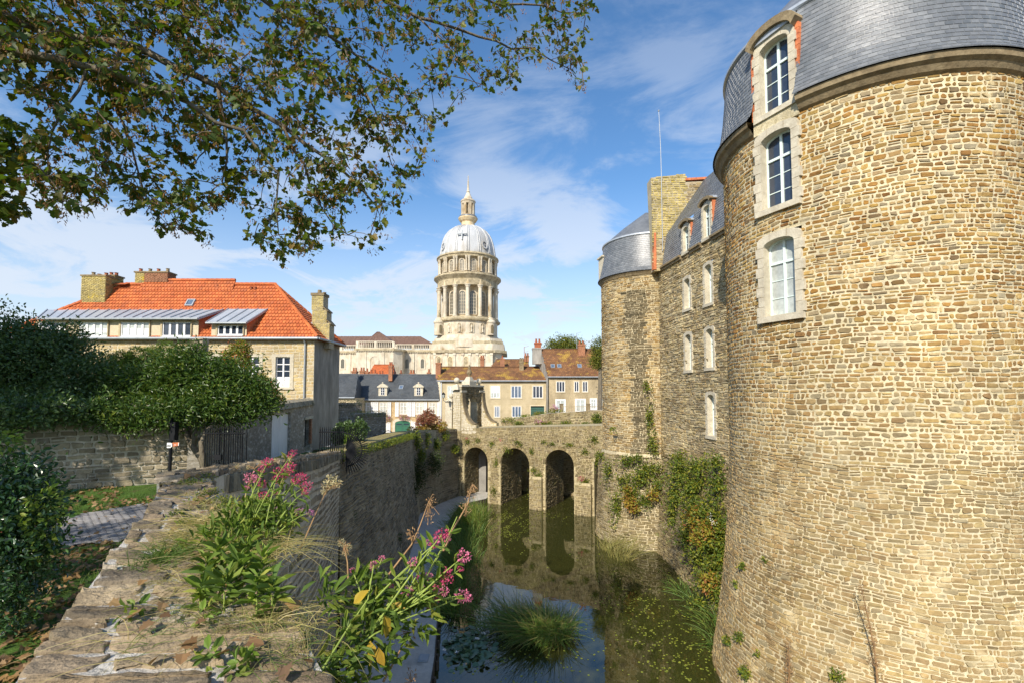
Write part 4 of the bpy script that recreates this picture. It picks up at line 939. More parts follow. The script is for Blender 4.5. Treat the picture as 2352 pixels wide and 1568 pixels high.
chimney(h3, 1001, 1012, 832, 868, Y3+1.6, 'chimney_brick', .9, 1, 'cornice_stone'); chimney(h3, 1312-2300+1300+1000-1, 1311-2300+1310+1000, 829, 846, Y3+3.6, 'cornice_stone', .7, 1, 'cornice_stone') if False else None
chimney(h3, 1309.5-1000+1000-0, 1320, 829, 850, Y3+3.2, 'cornice_stone', .7, 2, 'cornice_stone') if False else chimney(h3, 1193, 1203, 829, 851, Y3+3.0, 'cornice_stone', .7, 2, 'cornice_stone')
# ---- right brown-roofed house
Y4 = 63
h4 = thing('terraced_house', 'taller tan house with steep brown tile roof and white framed windows beside the far tower', 'house', (XX(1330, 950, Y4), Y4, -4.6))
walls(h4, Y4, 1260, 1420, 865, -6.3, 8, 'tan_render')
rf4, q4 = roof(h4, Y4, 1259, 1440, 864.5, 802, 4.3, 'brown_tile_bed', 'brown_tile', cx0=1244, cx1=1440, seed=84)
e0 = XX(1259, 864, Y4); r0 = XX(1244, 802, Y4+4.3)
MB().add([(e0-.03, Y4-.3, ZZ(864.5, Y4-.3)-.0), (r0-.05, Y4+4.3, ZZ(802, Y4+4.3)), (r0-1.5, Y4+8.6, ZZ(864, Y4)), (e0-.05, Y4-.3, -6), (r0-1.5, Y4+8.6, -6)], [(0, 1, 2, 4, 3)]).build('gable_wall', M('old_render'), h4)
for x0, x1 in ((1278, 1297), (1319, 1329.5), (1338, 1349.5), (1377, 1390)): fwin(h4, Y4, x0, x1, 875, 899, 'dormer_render', 1.8, 2 if x1-x0 > 14 else 1, (), 'dark_glass')
for x0, x1, y0 in ((1278, 1297, 918), (1323, 1343, 917), (1357, 1369, 916), (1381, 1392, 916)): fwin(h4, Y4, x0, x1, y0, 944 if x0 != 1357 else 938, 'white_paint', 2.3, 1, (.35,), 'curtain_glass')
for x, y in ((1269.5, 840.5), (1284.5, 840.5), (1331, 840.5)): skylight(h4, Y4, 4.3, .25, q4[0], q4[1], x, y, .55, .75)
c4 = chimney(h4, 1223, 1244, 798, 835, Y4+3.8, 'old_render', 1.2, 0); chimney(h4, 1228, 1243, 786, 799, Y4+3.9, 'clay_pot', .7, 2)
chimney(h4, 1328.5, 1344, 790, 820, Y4+3.2, 'chimney_brick', .9, 2)
a0, a1 = seg(1295, 1390, 935, 60); b = MB(facing(60)); zt_, zb_ = ZZ(932, 60), ZZ(947, 60)
rl = thing('railing', 'pale metal railing in front of the tan terraced house', 'railing', ((a0+a1)/2, 60, zb_-.4))
b.box(a0, a1, -.03, .03, zt_-.05, zt_).box(a0, a1, -.02, .02, zb_, zb_+.04)
for x in np.arange(a0, a1, .16): b.box(x-.012, x+.012, -.01, .01, zb_-.4, zt_-.05)
b.build('rails', M('tan_render'), rl)
for x in (1290, 1352, 1378):
    p0, p1 = seg(x-4, x+4, 935, 59.8); MB(facing(59.8)).box(p0, p1, -.4, 0, zb_-.6, zt_+.25).box(p0-.05, p1+.05, -.45, .05, zt_+.25, zt_+.33).build('pillar', M('cornice_stone'), rl)
# ---- roofs behind
h5 = thing('house', 'orange tiled hipped roof of a house hidden behind the slate roof', 'house', (XX(875, 900, 82), 82, -6))
walls(h5, 82, 850, 900, 861, -6.3, 6, 'beige_render'); roof(h5, 82, 845, 904, 861, 837.5, 3, 'orange_tile_bed', 'orange_tile', cx0=859, cx1=904, seed=86)
for k, (x0, x1, yt, yb) in enumerate(((826, 837, 850, 862), (839, 846, 852, 862), (848, 864, 856, 864), (868, 880, 858, 864), (940, 952, 856, 866), (918, 922, 856, 864), (981, 988, 854, 866))):
    chimney(h5 if k < 4 else h1, x0, x1, yt, yb+6, Y1+6.5 if k < 4 else Y1+4.5, 'chimney_brick', .6, 1 if x1-x0 < 8 else 2)
h6 = thing('house', 'dark mauve tiled roof behind the mossy roof right of the basilica', 'house', (XX(1168, 900, 84), 84, -6))
walls(h6, 84, 1128, 1215, 846, -6.3, 6, 'tan_render'); roof(h6, 84, 1122, 1216, 850, 825, 3, 'brown_tile_bed', 'brown_tile', cx0=1140, cx1=1213, seed=87)
chimney(h6, 1149, 1159, 822, 845, 83.5, 'chimney_brick', .8, 1); chimney(h6, 1205, 1215, 816, 830, 86, 'chimney_brick', .8, 2)
chimney(h6, 1103, 1112, 822, 848, 80, 'chimney_brick', .8, 2)
pa = P(1204, 828, 85); pb = P(1204, 796, 85); an = thing('antenna', 'thin rooftop aerial standing right of the basilica', 'antenna', tuple(pa))
MB().tube([pa, pb], .05, 5).tube([(pb[0], pb[1], pb[2]-.1), (pb[0]+.8, pb[1], pb[2]+.15)], .03, 4).tube([(pb[0], pb[1], pb[2]-.9), (pb[0]+.8, pb[1], pb[2]-.8)], .03, 4).build('mast', M('clay_pot'), an)
pa = P(1325, 803, 68); pb = P(1324.5, 765, 68); an = thing('antenna', 'thin rooftop aerial above the tan house in front of the tree', 'antenna', tuple(pa))
MB().tube([pa, pb], .04, 5).tube([(pb[0], pb[1], pb[2]-.1), (pb[0]+.6, pb[1], pb[2]+.12)], .03, 4).build('mast', M('grey_metal'), an)
# ================================================================ BASILICA
Yb = 220.; KX = Yb/FPX
bas = thing('basilica', 'tall white domed basilica with a columned drum and lantern rising behind the houses', 'basilica', (XX(1074, 900, Yb), Yb, -6))
bc = XX(1074, 700, Yb); bcy = Yb
def zb(y): return ZZ(y, Yb)
def prof(l): return [(r*KX, zb(y)) for r, y in l]
def lat(name, l, mat, seg=60, parent=None, smooth=False): return MB().lathe(bc, bcy, prof(l), seg).build(name, M(mat), parent or bas, smooth=smooth)
def rg(ypx0, ypx1): return zb(ypx1), zb(ypx0)
NC = 15; A0_ = math.radians(-90+5.2)
lat('dome', [(64.5, 596), (64, 590), (62.5, 578), (60, 566), (56.5, 555), (51.5, 545.5), (44.5, 537), (36, 530.5), (27, 526), (17, 523)], 'dome_lead', 72, smooth=True)
dm = bpy.data.objects['dome']
pr = prof([(64.9, 596), (64.4, 590), (62.9, 578), (60.4, 566), (56.9, 555), (51.9, 545.5), (44.9, 537), (36.4, 530.5), (27.3, 526), (17.3, 523)])
for k in range(NC):
    for dd in (-.035, .035):
        a = A0_+2*math.pi*k/NC+dd; MB().tube([(bc+r*math.cos(a), bcy+r*math.sin(a), z_) for r, z_ in pr], .28, 5).build('dome_rib', M('dome_lead'), dm, smooth=True)
OCU = (1, 5, 9, 12)
for k in OCU:
    a = A0_+2*math.pi*(k+.5)/NC; r = 62.5*KX; c = (bc+r*math.cos(a), bcy+r*math.sin(a), zb(577)); F = Fr(c, (-math.sin(a), math.cos(a), 0), (math.cos(a), math.sin(a), 0)); F.z = unit(np.array([-math.cos(a)*.25, -math.sin(a)*.25, 1]))
    if k in OCU: MB(F).ring([(1.5*math.cos(t_), 2.0*math.sin(t_)) for t_ in np.linspace(0, 6.28, 13)[:-1]], [(1.*math.cos(t_), 1.45*math.sin(t_)) for t_ in np.linspace(0, 6.28, 13)[:-1]], -.3, .45).box(-1.1, 1.1, -.2, .15, -.12, .12).box(-.12, .12, -.2, .15, -1.5, 1.5).build('oculus', M('dome_lead'), dm)
    if k in OCU: MB(F).prism([(.98*math.cos(t_), 1.43*math.sin(t_)) for t_ in np.linspace(0, 6.28, 13)[:-1]], -.3, .08).build('oculus_pane', M('dark_glass'), dm)
a = A0_-2*math.pi*.5/NC; r = 60*KX; c = (bc+r*math.cos(a), bcy+r*math.sin(a), zb(560)); F = Fr(c, (-math.sin(a), math.cos(a), 0), (math.cos(a), math.sin(a), 0))
MB(F).box(-.22, .22, 0, .8, -2, 2.2).box(-2.1, 2.1, 0, .8, .5, .95).build('cross', M('grey_metal'), dm)
# lantern and spire
lat('lantern_neck', [(17, 524), (17.5, 521), (15.5, 519), (15.5, 513), (19, 510), (22.5, 505), (22.8, 503), (16, 502)], 'ochre_limestone', 32)
MB().lathe(bc, bcy, prof([(20.5, 503), (20.5, 499)]), 24).build('balcony_rail', M('slate'), bas)
lt_ = lat('lantern', [(17, 502), (17, 496.5), (15.5, 496), (9.5, 496), (0.1, 496)], 'white_stone', 24)
for k in range(8):
    a = math.radians(22.5+45*k); r = 13.4*KX
    MB(Fr((bc+r*math.cos(a), bcy+r*math.sin(a), 0), (-math.sin(a), math.cos(a), 0), (math.cos(a), math.sin(a), 0))).box(-.62, .62, -.7, .5, zb(497), zb(471)).build('lantern_pier', M('white_stone'), lt_)
lat('lantern_cap', [(12, 472), (16, 471), (16.5, 467), (17.8, 465.5), (17.5, 463.5), (15, 461), (10, 459.5), (9.5, 456), (8.2, 453), (7, 452), (5, 446), (3, 443), (4.2, 441.5), (3.8, 440), (2.6, 438.5), (1.5, 420), (2.3, 418.5), (1.3, 417.5), (.8, 408), (1., 406), (.05, 402.5)], 'white_stone', 24)
MB().lathe(bc, bcy, prof([(2.2, 497), (3, 492), (2.6, 486), (3.2, 482), (2, 478), (1.2, 476), (1.5, 474.5), (.1, 473.5)]), 8).build('lantern_statue', M('ochre_limestone'), lt_)
# upper drum
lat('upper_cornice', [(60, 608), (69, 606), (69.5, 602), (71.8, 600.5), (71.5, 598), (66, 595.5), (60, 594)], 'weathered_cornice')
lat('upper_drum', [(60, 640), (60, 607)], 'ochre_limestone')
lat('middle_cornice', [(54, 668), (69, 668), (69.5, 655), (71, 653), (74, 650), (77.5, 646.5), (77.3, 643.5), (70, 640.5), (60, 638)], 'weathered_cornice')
def drumcol(r, y0, y1, w, name, mat='white_stone', n=1):
    for k in range(NC):
        for dd in ([0] if n == 1 else [-.045, .045]):
            a = A0_+2*math.pi*k/NC+dd; x, y = bc+r*KX*math.cos(a), bcy+r*KX*math.sin(a)
            p = [(w*1.35, zb(y1)), (w*1.35, zb(y1-1.6)), (w, zb(y1-2.6)), (w*.9, zb(y0+6)), (w*1.15, zb(y0+5.2)), (w*1.2, zb(y0+3.5)), (w*1.6, zb(y0+1)), (w*1.6, zb(y0))]
            MB().lathe(x, y, p, 10).build(name, M(mat), bas, smooth=False)
drumcol(66.5, 606, 638, .42, 'upper_column', n=2)
drumcol(67, 668, 737, .88, 'lower_column')
lat('lower_drum', [(54.5, 740), (54.5, 666)], 'ochre_limestone')
def drumwin(r, y0, y1, w, name, gl, nb):
    h0, h1_ = zb(y1), zb(y0)
    for k in range(NC):
        a = A0_+2*math.pi*(k+.5)/NC
        if math.sin(a) > .3: continue
        F = Fr((bc+r*KX*math.cos(a), bcy+r*KX*math.sin(a), 0), (-math.sin(a), math.cos(a), 0), (math.cos(a), math.sin(a), 0))
        f = MB(F).ring(archpoly(w+.9, h0-.3, h1_+.45, (w+.9)/2), archpoly(w, h0, h1_, w/2), -.4, .38)
        for x in np.linspace(-w/2, w/2, nb+2)[1:-1]: f.box(x-.09, x+.09, .05, .24, h0, h1_-w*.2)
        for i in range(1, 7):
            z_ = h0+(h1_-h0-w/2)*i/6; f.box(-w/2, w/2, .05, .22, z_-.07, z_+.07)
        o = f.build(name, M('white_stone'), bas); MB(F).prism(archpoly(w, h0, h1_, w/2), -.3, .1).build('pane', M(gl), o)
drumwin(54.5, 680, 730, 2.7, 'drum_window', 'leaded_glass', 2)
drumwin(60, 612, 636, 1.9, 'upper_window', 'leaded_glass', 2)
# arches between the lower columns
for k in range(NC):
    a = A0_+2*math.pi*(k+.5)/NC
    if math.sin(a) > .3: continue
    F = Fr((bc+68.5*KX*math.cos(math.pi/NC)*math.cos(a), bcy+68.5*KX*math.cos(math.pi/NC)*math.sin(a), 0), (-math.sin(a), math.cos(a), 0), (math.cos(a), math.sin(a), 0))
    w = 2*68.5*KX*math.sin(math.pi/NC); zt1, zs = zb(656), zb(669); r = (w-1.5)/2
    out_ = [(w/2, zs), (w/2, zt1), (-w/2, zt1), (-w/2, zs)]+[(-r*math.cos(t_), zs+(zt1-zs-.4)*math.sin(t_)) for t_ in np.linspace(0, math.pi, 11)]
    MB(F).prism(out_, -.9, .2).build('arch', M('ochre_limestone'), bas)
# base of the drum
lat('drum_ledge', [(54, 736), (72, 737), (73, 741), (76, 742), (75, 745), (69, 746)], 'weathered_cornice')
lat('drum_base', [(78, 803), (78, 786), (74, 782), (72, 777), (69, 776), (69, 744)], 'white_stone')
for k, a in enumerate([math.radians(-90+q_) for q_ in (-29, -9, 12.5, 33)]):
    F = Fr((bc+69*KX*math.cos(a), bcy+69*KX*math.sin(a), 0), (-math.sin(a), math.cos(a), 0), (math.cos(a), math.sin(a), 0)); h0, h1_ = zb(771), zb(752)
    f = MB(F).ring(archpoly(2.2, h0-.3, h1_+.4, 1.1), archpoly(1.5, h0, h1_, .75), -.3, .3).build('niche', M('white_stone'), bas)
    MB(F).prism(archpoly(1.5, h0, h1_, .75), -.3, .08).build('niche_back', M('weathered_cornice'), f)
    MB(F).lathe(0, .35, [(.5, h0), (.42, h0+.6), (.32, h0+1.4), (.5, h0+2.1), (.42, h0+2.7), (.16, h0+2.9), (.24, h0+3.1), (.2, h0+3.35), (0, h0+3.5)], 8).build('statue', M('white_stone'), f)
for k in range(8):
    a = math.radians(-90-52+k*47.) if k < 2 else None
for x in (1008.5, 1126):
    c = XX(x, 760, Yb-9); MB().lathe(c, Yb-9, [(11.2*KX*.96, zb(776)), (11.2*KX*.96, zb(751)), (12.4*KX, zb(749)), (12.4*KX, zb(746)), (9*KX, zb(743)), (7.6*KX, zb(739)), (4*KX, zb(737)), (0.1, zb(736))], 20).build('turret', M('white_stone'), bas)
    MB().lathe(c, Yb-9, [(3.4*KX, zb(739)), (3.6*KX, zb(733)), (2.2*KX, zb(728)), (2.6*KX, zb(725)), (1.1*KX, zb(723)), (1.3*KX, zb(720.5)), (.05, zb(719))], 8).build('turret_statue', M('weathered_cornice'), bas)
    F = Fr((c, Yb-9-11.2*KX*.96, 0), (1, 0, 0), (0, -1, 0))
    for q_ in (-.9,):
        MB(F).prism(archpoly(1.1, zb(772), zb(754), .55, c=1.0), -.3, .05).build('turret_opening', M('stained_stone'), bas)
def sqstep(name, x0, x1, y0, y1, Yf, dep, mat, cham=.0, over=0):
    a0, a1 = XX(x0, y0, Yf), XX(x1, y0, Yf); h0, h1_ = ZZ(y1, Yf), ZZ(y0, Yf); c = cham
    return slabp(name, [(a0-over, Yf-over), (a1-c+over, Yf-over), (a1+over, Yf+c*1.2), (a1+over, Yf+dep), (a0-over, Yf+dep)], h0, h1_, mat)
def slabp(name, poly, z0, z1, mat):
    n = len(poly); return MB().add([(x, y, z0) for x, y in poly]+[(x, y, z1) for x, y in poly], [list(range(n))[::-1], list(range(n, 2*n))]+[(i, (i+1)%n, n+(i+1)%n, n+i) for i in range(n)]).build(name, M(mat), bas)
for nm, x0, x1, y0, y1, m_, ch_, ov in (('plinth_step', 995, 1152, 776, 782, 'white_stone', 5, 0), ('plinth_step', 990, 1155, 782, 789, 'weathered_cornice', 5, 0), ('plinth_block', 986, 1158, 789, 803, 'white_stone', 5, 0), ('plinth_cornice', 986, 1161, 803, 809, 'weathered_cornice', 5, .5), ('tower_wall', 990, 1153, 809, 990, 'white_stone', 5, 0)):
    Yf = Yb-15; a0, a1 = XX(x0, 790, Yf), XX(x1, 790, Yf); slabp(nm, [(a0-ov, Yf+3), (a0+ch_-ov, Yf-ov), (a1-ch_+ov, Yf-ov), (a1+ov, Yf+4), (a1+ov, Yf+28), (a0-ov, Yf+28)], ZZ(y1, Yf), ZZ(y0, Yf), m_)
Yf = Yb-15; F = facing(Yf-.0)
for x in (998, 1025, 1043.5, 1062, 1078.5, 1096, 1111, 1129): MB(F).box(XX(x-2.6, 830, Yf), XX(x+2.6, 830, Yf), 0, .35, ZZ(990, Yf), ZZ(812, Yf)).box(XX(x-3.4, 830, Yf), XX(x+3.4, 830, Yf), 0, .55, ZZ(815, Yf), ZZ(810, Yf)).build('pilaster', M('white_stone'), bas)
for x in (1008, 1034, 1070, 1104):
    c = XX(x, 830, Yf); f = MB(F).ring(archpoly(2.5, ZZ(846, Yf), ZZ(817, Yf), 1.2, c=c), archpoly(1.7, ZZ(845, Yf), ZZ(819, Yf), .85, c=c), -.2, .3).build('niche', M('ochre_limestone'), bas)
    MB(F).prism(archpoly(1.7, ZZ(845, Yf), ZZ(819, Yf), .85, c=c), -.2, .08).build('niche_back', M('weathered_cornice'), f)
# nave and transept to the left
def nave(x0, x1, Yf, ybal, ycor, wins, dep, parap=True, cham=0):
    a0, a1 = XX(x0, 830, Yf), XX(x1, 830, Yf); F = facing(Yf); zc_ = ZZ(ycor, Yf); zB_ = ZZ(ybal, Yf)
    slabp('nave_wall', [(a0, Yf), (a1-cham, Yf), (a1, Yf+cham*1.1), (a1, Yf+dep), (a0, Yf+dep)], -6.3, zc_-.8, 'white_stone')
    slabp('nave_cornice', [(a0-.4, Yf-.7), (a1-cham+.4, Yf-.7), (a1+.7, Yf+cham*1.1), (a1+.7, Yf+dep), (a0-.4, Yf+dep)], zc_-.8, zc_, 'weathered_cornice')
    b = MB(F)
    for x in np.arange(a0, a1-cham, 1.0): b.box(x, x+.5, .0, .55, zc_-1.15, zc_-.8)
    b.build('dentils', M('white_stone'), bas)
    b = MB(F).box(a0, a1-cham, -.5, .1, zB_-.35, zB_).box(a0, a1-cham, -.5, .15, zc_, zc_+.45)
    x = a0; i = 0
    while x < a1-cham:
        if i % 9 == 0: b.box(x, x+1.1, -.55, .16, zc_+.4, zB_-.3); x += 1.5
        else: b.lathe(x, -.2, [(.14, zc_+.4), (.24, zc_+.9), (.12, zB_-.5), (.2, zB_-.3)], 6); x += .75
        i += 1
    b.build('balustrade', M('white_stone'), bas)
    for xw, big in wins:
        c = XX(xw, 834, Yf); w = 1.5 if not big else 3.0; z0_, z1_ = (ZZ(845, Yf), ZZ(824, Yf)) if not big else (ZZ(850, Yf), ZZ(818, Yf))
        f = MB(F).ring(archpoly(w+1, z0_-.5, z1_+.5, (w+1)/2, c=c), archpoly(w, z0_, z1_, w/2, c=c), -.2, .25).build('nave_window', M('white_stone'), bas)
        MB(F).prism(archpoly(w, z0_, z1_, w/2, c=c), -.2, .06).build('pane', M('leaded_glass' if not big else 'white_stone'), f)
        for s_ in (-1, 1): MB(F).box(c+s_*(w/2+2.2)-.5, c+s_*(w/2+2.2)+.5, 0, .25, -6, zc_-1.2).build('pilaster', M('white_stone'), bas)
nave(740, 832, 208, 792, 806, [(787.5, False)], 20); nave(905, 1000, 208, 790, 804, [(935, False), (970.5, False)], 20); nave(817, 920, 200, 783, 800, [(859.5, True)], 20, cham=3)
def hip(name, x0, x1, yb_, xr0, xr1, yr, Yf, dep):
    a0, a1 = XX(x0, yb_, Yf), XX(x1, yb_, Yf); ym_ = Yf+dep/2; r0, r1 = XX(xr0, yr, ym_), XX(xr1, yr, ym_); z0_, z1_ = ZZ(yb_, Yf), ZZ(yr, ym_)
    MB().add([(a0, Yf, z0_), (a1, Yf, z0_), (a1, Yf+dep, z0_), (a0, Yf+dep, z0_), (r0, ym_, z1_), (r1, ym_, z1_)], [(0, 1, 5, 4), (1, 2, 5), (2, 3, 4, 5), (3, 0, 4), (0, 3, 2, 1)]).build(name, M('copper_roof'), bas)
    b = MB()
    for x in np.arange(a0, a1, 1.6):
        t_ = min(max((x-a0)/(a1-a0), 0), 1); xr = r0+(r1-r0)*t_; b.tube([(x, Yf, z0_+.05), (xr, ym_, z1_+.05)], .08, 4)
    b.build('roof_seams', M('copper_roof'), bas)
hip('nave_roof', 735, 1000, 792, 700, 966, 772.5, 212, 16); hip('transept_roof', 838, 903, 786, 866, 872, 762.5, 206, 14)
# ================================================================ LEFT HOUSE
YH = 32.; FH = facing(YH)
hs_ = thing('stone_house', 'long ochre stone house with bright orange tiled roof, zinc dormers and grey end wall', 'house', (XX(450, 900, YH), YH, -3.6))
hx1 = XX(722, 800, YH); hx0 = XX(20, 800, YH); hzE = ZZ(777, YH); HD = 4.7
fhw = plane_fn((0, YH, 0), (1, 0, 0), (0, 0, 1))
hw = [(XX(633, 850, YH), XX(666, 850, YH)), (XX(562, 850, YH), XX(595, 850, YH)), (XX(491, 850, YH), XX(524, 850, YH)), (XX(420, 850, YH), XX(453, 850, YH))]
hz0, hz1 = ZZ(888, YH), ZZ(819, YH)
def hh(s, z):
    r = False
    for a, b in hw: r = r | ((s > a-.2) & (s < b+.2) & (z > hz0-.1) & (z < hz1+.15))
    return r
sg_ = sorted([hx0, hx1]+[v for a, b in hw for v in (a-.2, b+.2)])
surf('wall', fhw, sg_, [-3.8, hz0-.1, hz1+.15, hzE], M('house_mortar'), hs_, keep=lambda s, z: not hh(s, z), smooth=False)
masonry('stonework', fhw, hx0, hx1, -3.6, hzE-.05, .21, .42, M('house_stone'), hs_, depth=.016, gap=.014, seed=90, var=.2, split=.05, rough=.12, keep=lambda s, z: ~hh(s, z))
MB().box(hx0, hx1-.02, YH+.02, YH+HD, -3.8, hzE-.05).build('inner_wall', M('house_mortar'), hs_) if False else None
b = MB(); b.add([(hx1, YH, -3.8), (hx1, YH+HD, -3.8), (hx1, YH+HD, hzE), (hx1, YH, hzE), (hx0, YH+HD, -3.8), (hx0, YH+HD, hzE)], [(0, 1, 2, 3), (1, 4, 5, 2)])
b.build('end_wall', M('old_render'), hs_)
for a, b_ in hw:
    w = b_-a; F = Fr(((a+b_)/2, YH, 0), (1, 0, 0), (0, -1, 0))
    MB(F).ring([(-w/2-.24, hz0-.12), (w/2+.24, hz0-.12), (w/2+.24, hz1+.2), (-w/2-.24, hz1+.2)], [(-w/2, hz0), (w/2, hz0), (w/2, hz1), (-w/2, hz1)], -.2, .04).box(-w/2-.3, w/2+.3, .03, .1, hz0-.16, hz0-.05).build('window_surround', M('ashlar'), hs_)
    f = MB(F).ring([(-w/2, hz0), (w/2, hz0), (w/2, hz1), (-w/2, hz1)], [(-w/2+.06, hz0+.07), (w/2-.06, hz0+.07), (w/2-.06, hz1-.07), (-w/2+.06, hz1-.07)], -.16, -.08)
    f.box(-.05, .05, -.15, -.07, hz0, hz1)
    for q_ in (.24, .47, .74): z_ = hz1-(hz1-hz0)*q_; f.box(-w/2+.05, w/2-.05, -.15, -.09, z_-.02-(q_ == .24)*.02, z_+.02)
    fr = f.build('window', M('white_paint'), hs_); MB(F).box(-w/2, w/2, -.14, -.125, hz0, hz1).build('pane', M('dark_glass'), fr)
    MB(F).box(-w/2+.06, -.05, -.124, -.115, hz0+.05, hz0+(hz1-hz0)*.34).box(.05, w/2-.06, -.124, -.115, hz0+.05, hz0+(hz1-hz0)*.34).build('curtain', M('white_paint'), fr)
# roof
YR = YH+2.45; zR = ZZ(654, YR); zR2 = ZZ(645, YR); ov = .25
xr1, xm, xr0 = XX(632, 655, YR), XX(541, 650, YR), XX(290, 650, YR)
xe1, xe0 = hx1+.3, XX(-12, 770, YH)
zE_ = hzE+.02; tdv = np.array([0, YR-YH+ov, zR-zE_]); LS = np.linalg.norm(tdv)
tdv2 = np.array([0, YR-YH+ov, zR2-zE_])
ffr = plane_fn((0, YH-ov, zE_), (1, 0, 0), tdv/LS)
b = MB()
b.add([(xe0, YH-ov, zE_), (xe1, YH-ov, zE_), (xr1, YR, zR), (xr0, YR, zR), (xe1, YH+HD+ov, zE_), (xe0, YH+HD+ov, zE_), (xe0, YH-ov, zE_-.12), (xe1, YH-ov, zE_-.12), (xe1, YH+HD+ov, zE_-.12), (xe0, YH+HD+ov, zE_-.12)],
      [(0, 1, 2, 3), (1, 4, 2), (4, 5, 3, 2), (5, 0, 3), (0, 6, 7, 1), (1, 7, 8, 4), (6, 9, 8, 7)])
rf = b.build('roof', M('orange_tile_bed'), hs_)
def rk(s, t): return (s < xe1+(xr1-xe1)*t/LS) & (s > xe0+(xr0-xe0)*t/LS)
masonry('tiles', ffr, xe0, xe1, .0, LS, .30, .225, M('orange_tile'), rf, depth=.045, gap=.004, regular=True, var=0, lvar=.0, split=0, wav=0, smooth=False, round_=.25, keep=rk, seed=91)
sd_ = np.array([xr1-xe1, YR-YH+ov-0, 0]); tds = np.array([xr1-xe1, 0, zR-zE_]); Lq = np.linalg.norm(tds)
fsd = plane_fn((xe1, 0, zE_), (0, 1, 0), tds/Lq)
masonry('end_tiles', fsd, YH-ov, YH+HD+ov, 0, Lq, .3, .225, M('orange_tile'), rf, depth=.045, gap=.004, regular=True, var=0, lvar=0, split=0, wav=0, smooth=False, round_=.25,
        keep=lambda s, t: (s > YH-ov+(YR-YH+ov)*t/Lq) & (s < YH+HD+ov-(YH+HD+ov-YR)*t/Lq), seed=92)
b = MB()
def ridge(p, q_):
    p = np.array(p); q_ = np.array(q_); n_ = int(np.linalg.norm(q_-p)/.35); 
    for i in range(n_): b.tube([p+(q_-p)*i/n_, p+(q_-p)*(i+.97)/n_], [.12, .10], 6)
ridge((xr0, YR, zR+.05), (xr1, YR, zR+.05)); ridge((xr1, YR, zR+.05), (xe1, YH-ov, zE_+.06)); ridge((xr0, YR, zR+.05), (xe0, YH-ov, zE_+.05)); ridge((xr1, YR, zR), (xe1, YH+HD+ov, zE_+.05))
b.build('ridge_tiles', M('orange_tile'), rf)
# the slightly higher part of the ridge
b = MB().add([(xr0+1.2, YR-.35, zR-.5), (xm, YR-.35, zR-.5), (xm, YR, zR2+.02), (xr0+1.2, YR, zR2+.02), (xm, YR+.4, zR-.5), (xr0+1.2, YR+.4, zR-.5)], [(0, 1, 2, 3), (1, 4, 2), (4, 5, 3, 2)])
b.build('raised_ridge', M('orange_tile_bed'), rf)
masonry('raised_tiles', plane_fn((0, YR-.36, zR-.5), (1, 0, 0), unit(np.array([0, .36, zR2-zR+.5]))), xr0+1.2, xm, 0, np.hypot(.36, zR2-zR+.5), .28, .225, M('orange_tile'), rf, depth=.04, gap=.004, regular=True, var=0, lvar=0, split=0, wav=0, smooth=False, round_=.2, seed=93)
b = MB(); ridge((xr0+1.2, YR, zR2+.05), (xm, YR, zR2+.05)); b.build('ridge_tiles', M('orange_tile'), rf)
MB().tube([(xe0, YH-ov-.08, zE_-.05), (xe1+.05, YH-ov-.08, zE_-.05)], .09, 8).tube([(xe1+.08, YH-ov, zE_-.05), (xe1+.08, YH+HD+ov, zE_-.05)], .08, 8).build('gutter', M('grey_metal'), rf)
xd = XX(701, 850, YH); MB().tube([(xd, YH-.3, zE_-.08), (xd, YH-.10, zE_-.4), (xd, YH-.10, -2.5)], .06, 8).build('downpipe', M('grey_metal'), hs_)
def slope_pt(x, y):
    n = np.array([0, -(zR-zE_), (YR-YH+ov)]); o = np.array([0, YH-ov, zE_]); r = ray(x, y); return r*(np.dot(o, n)/np.dot(r, n))
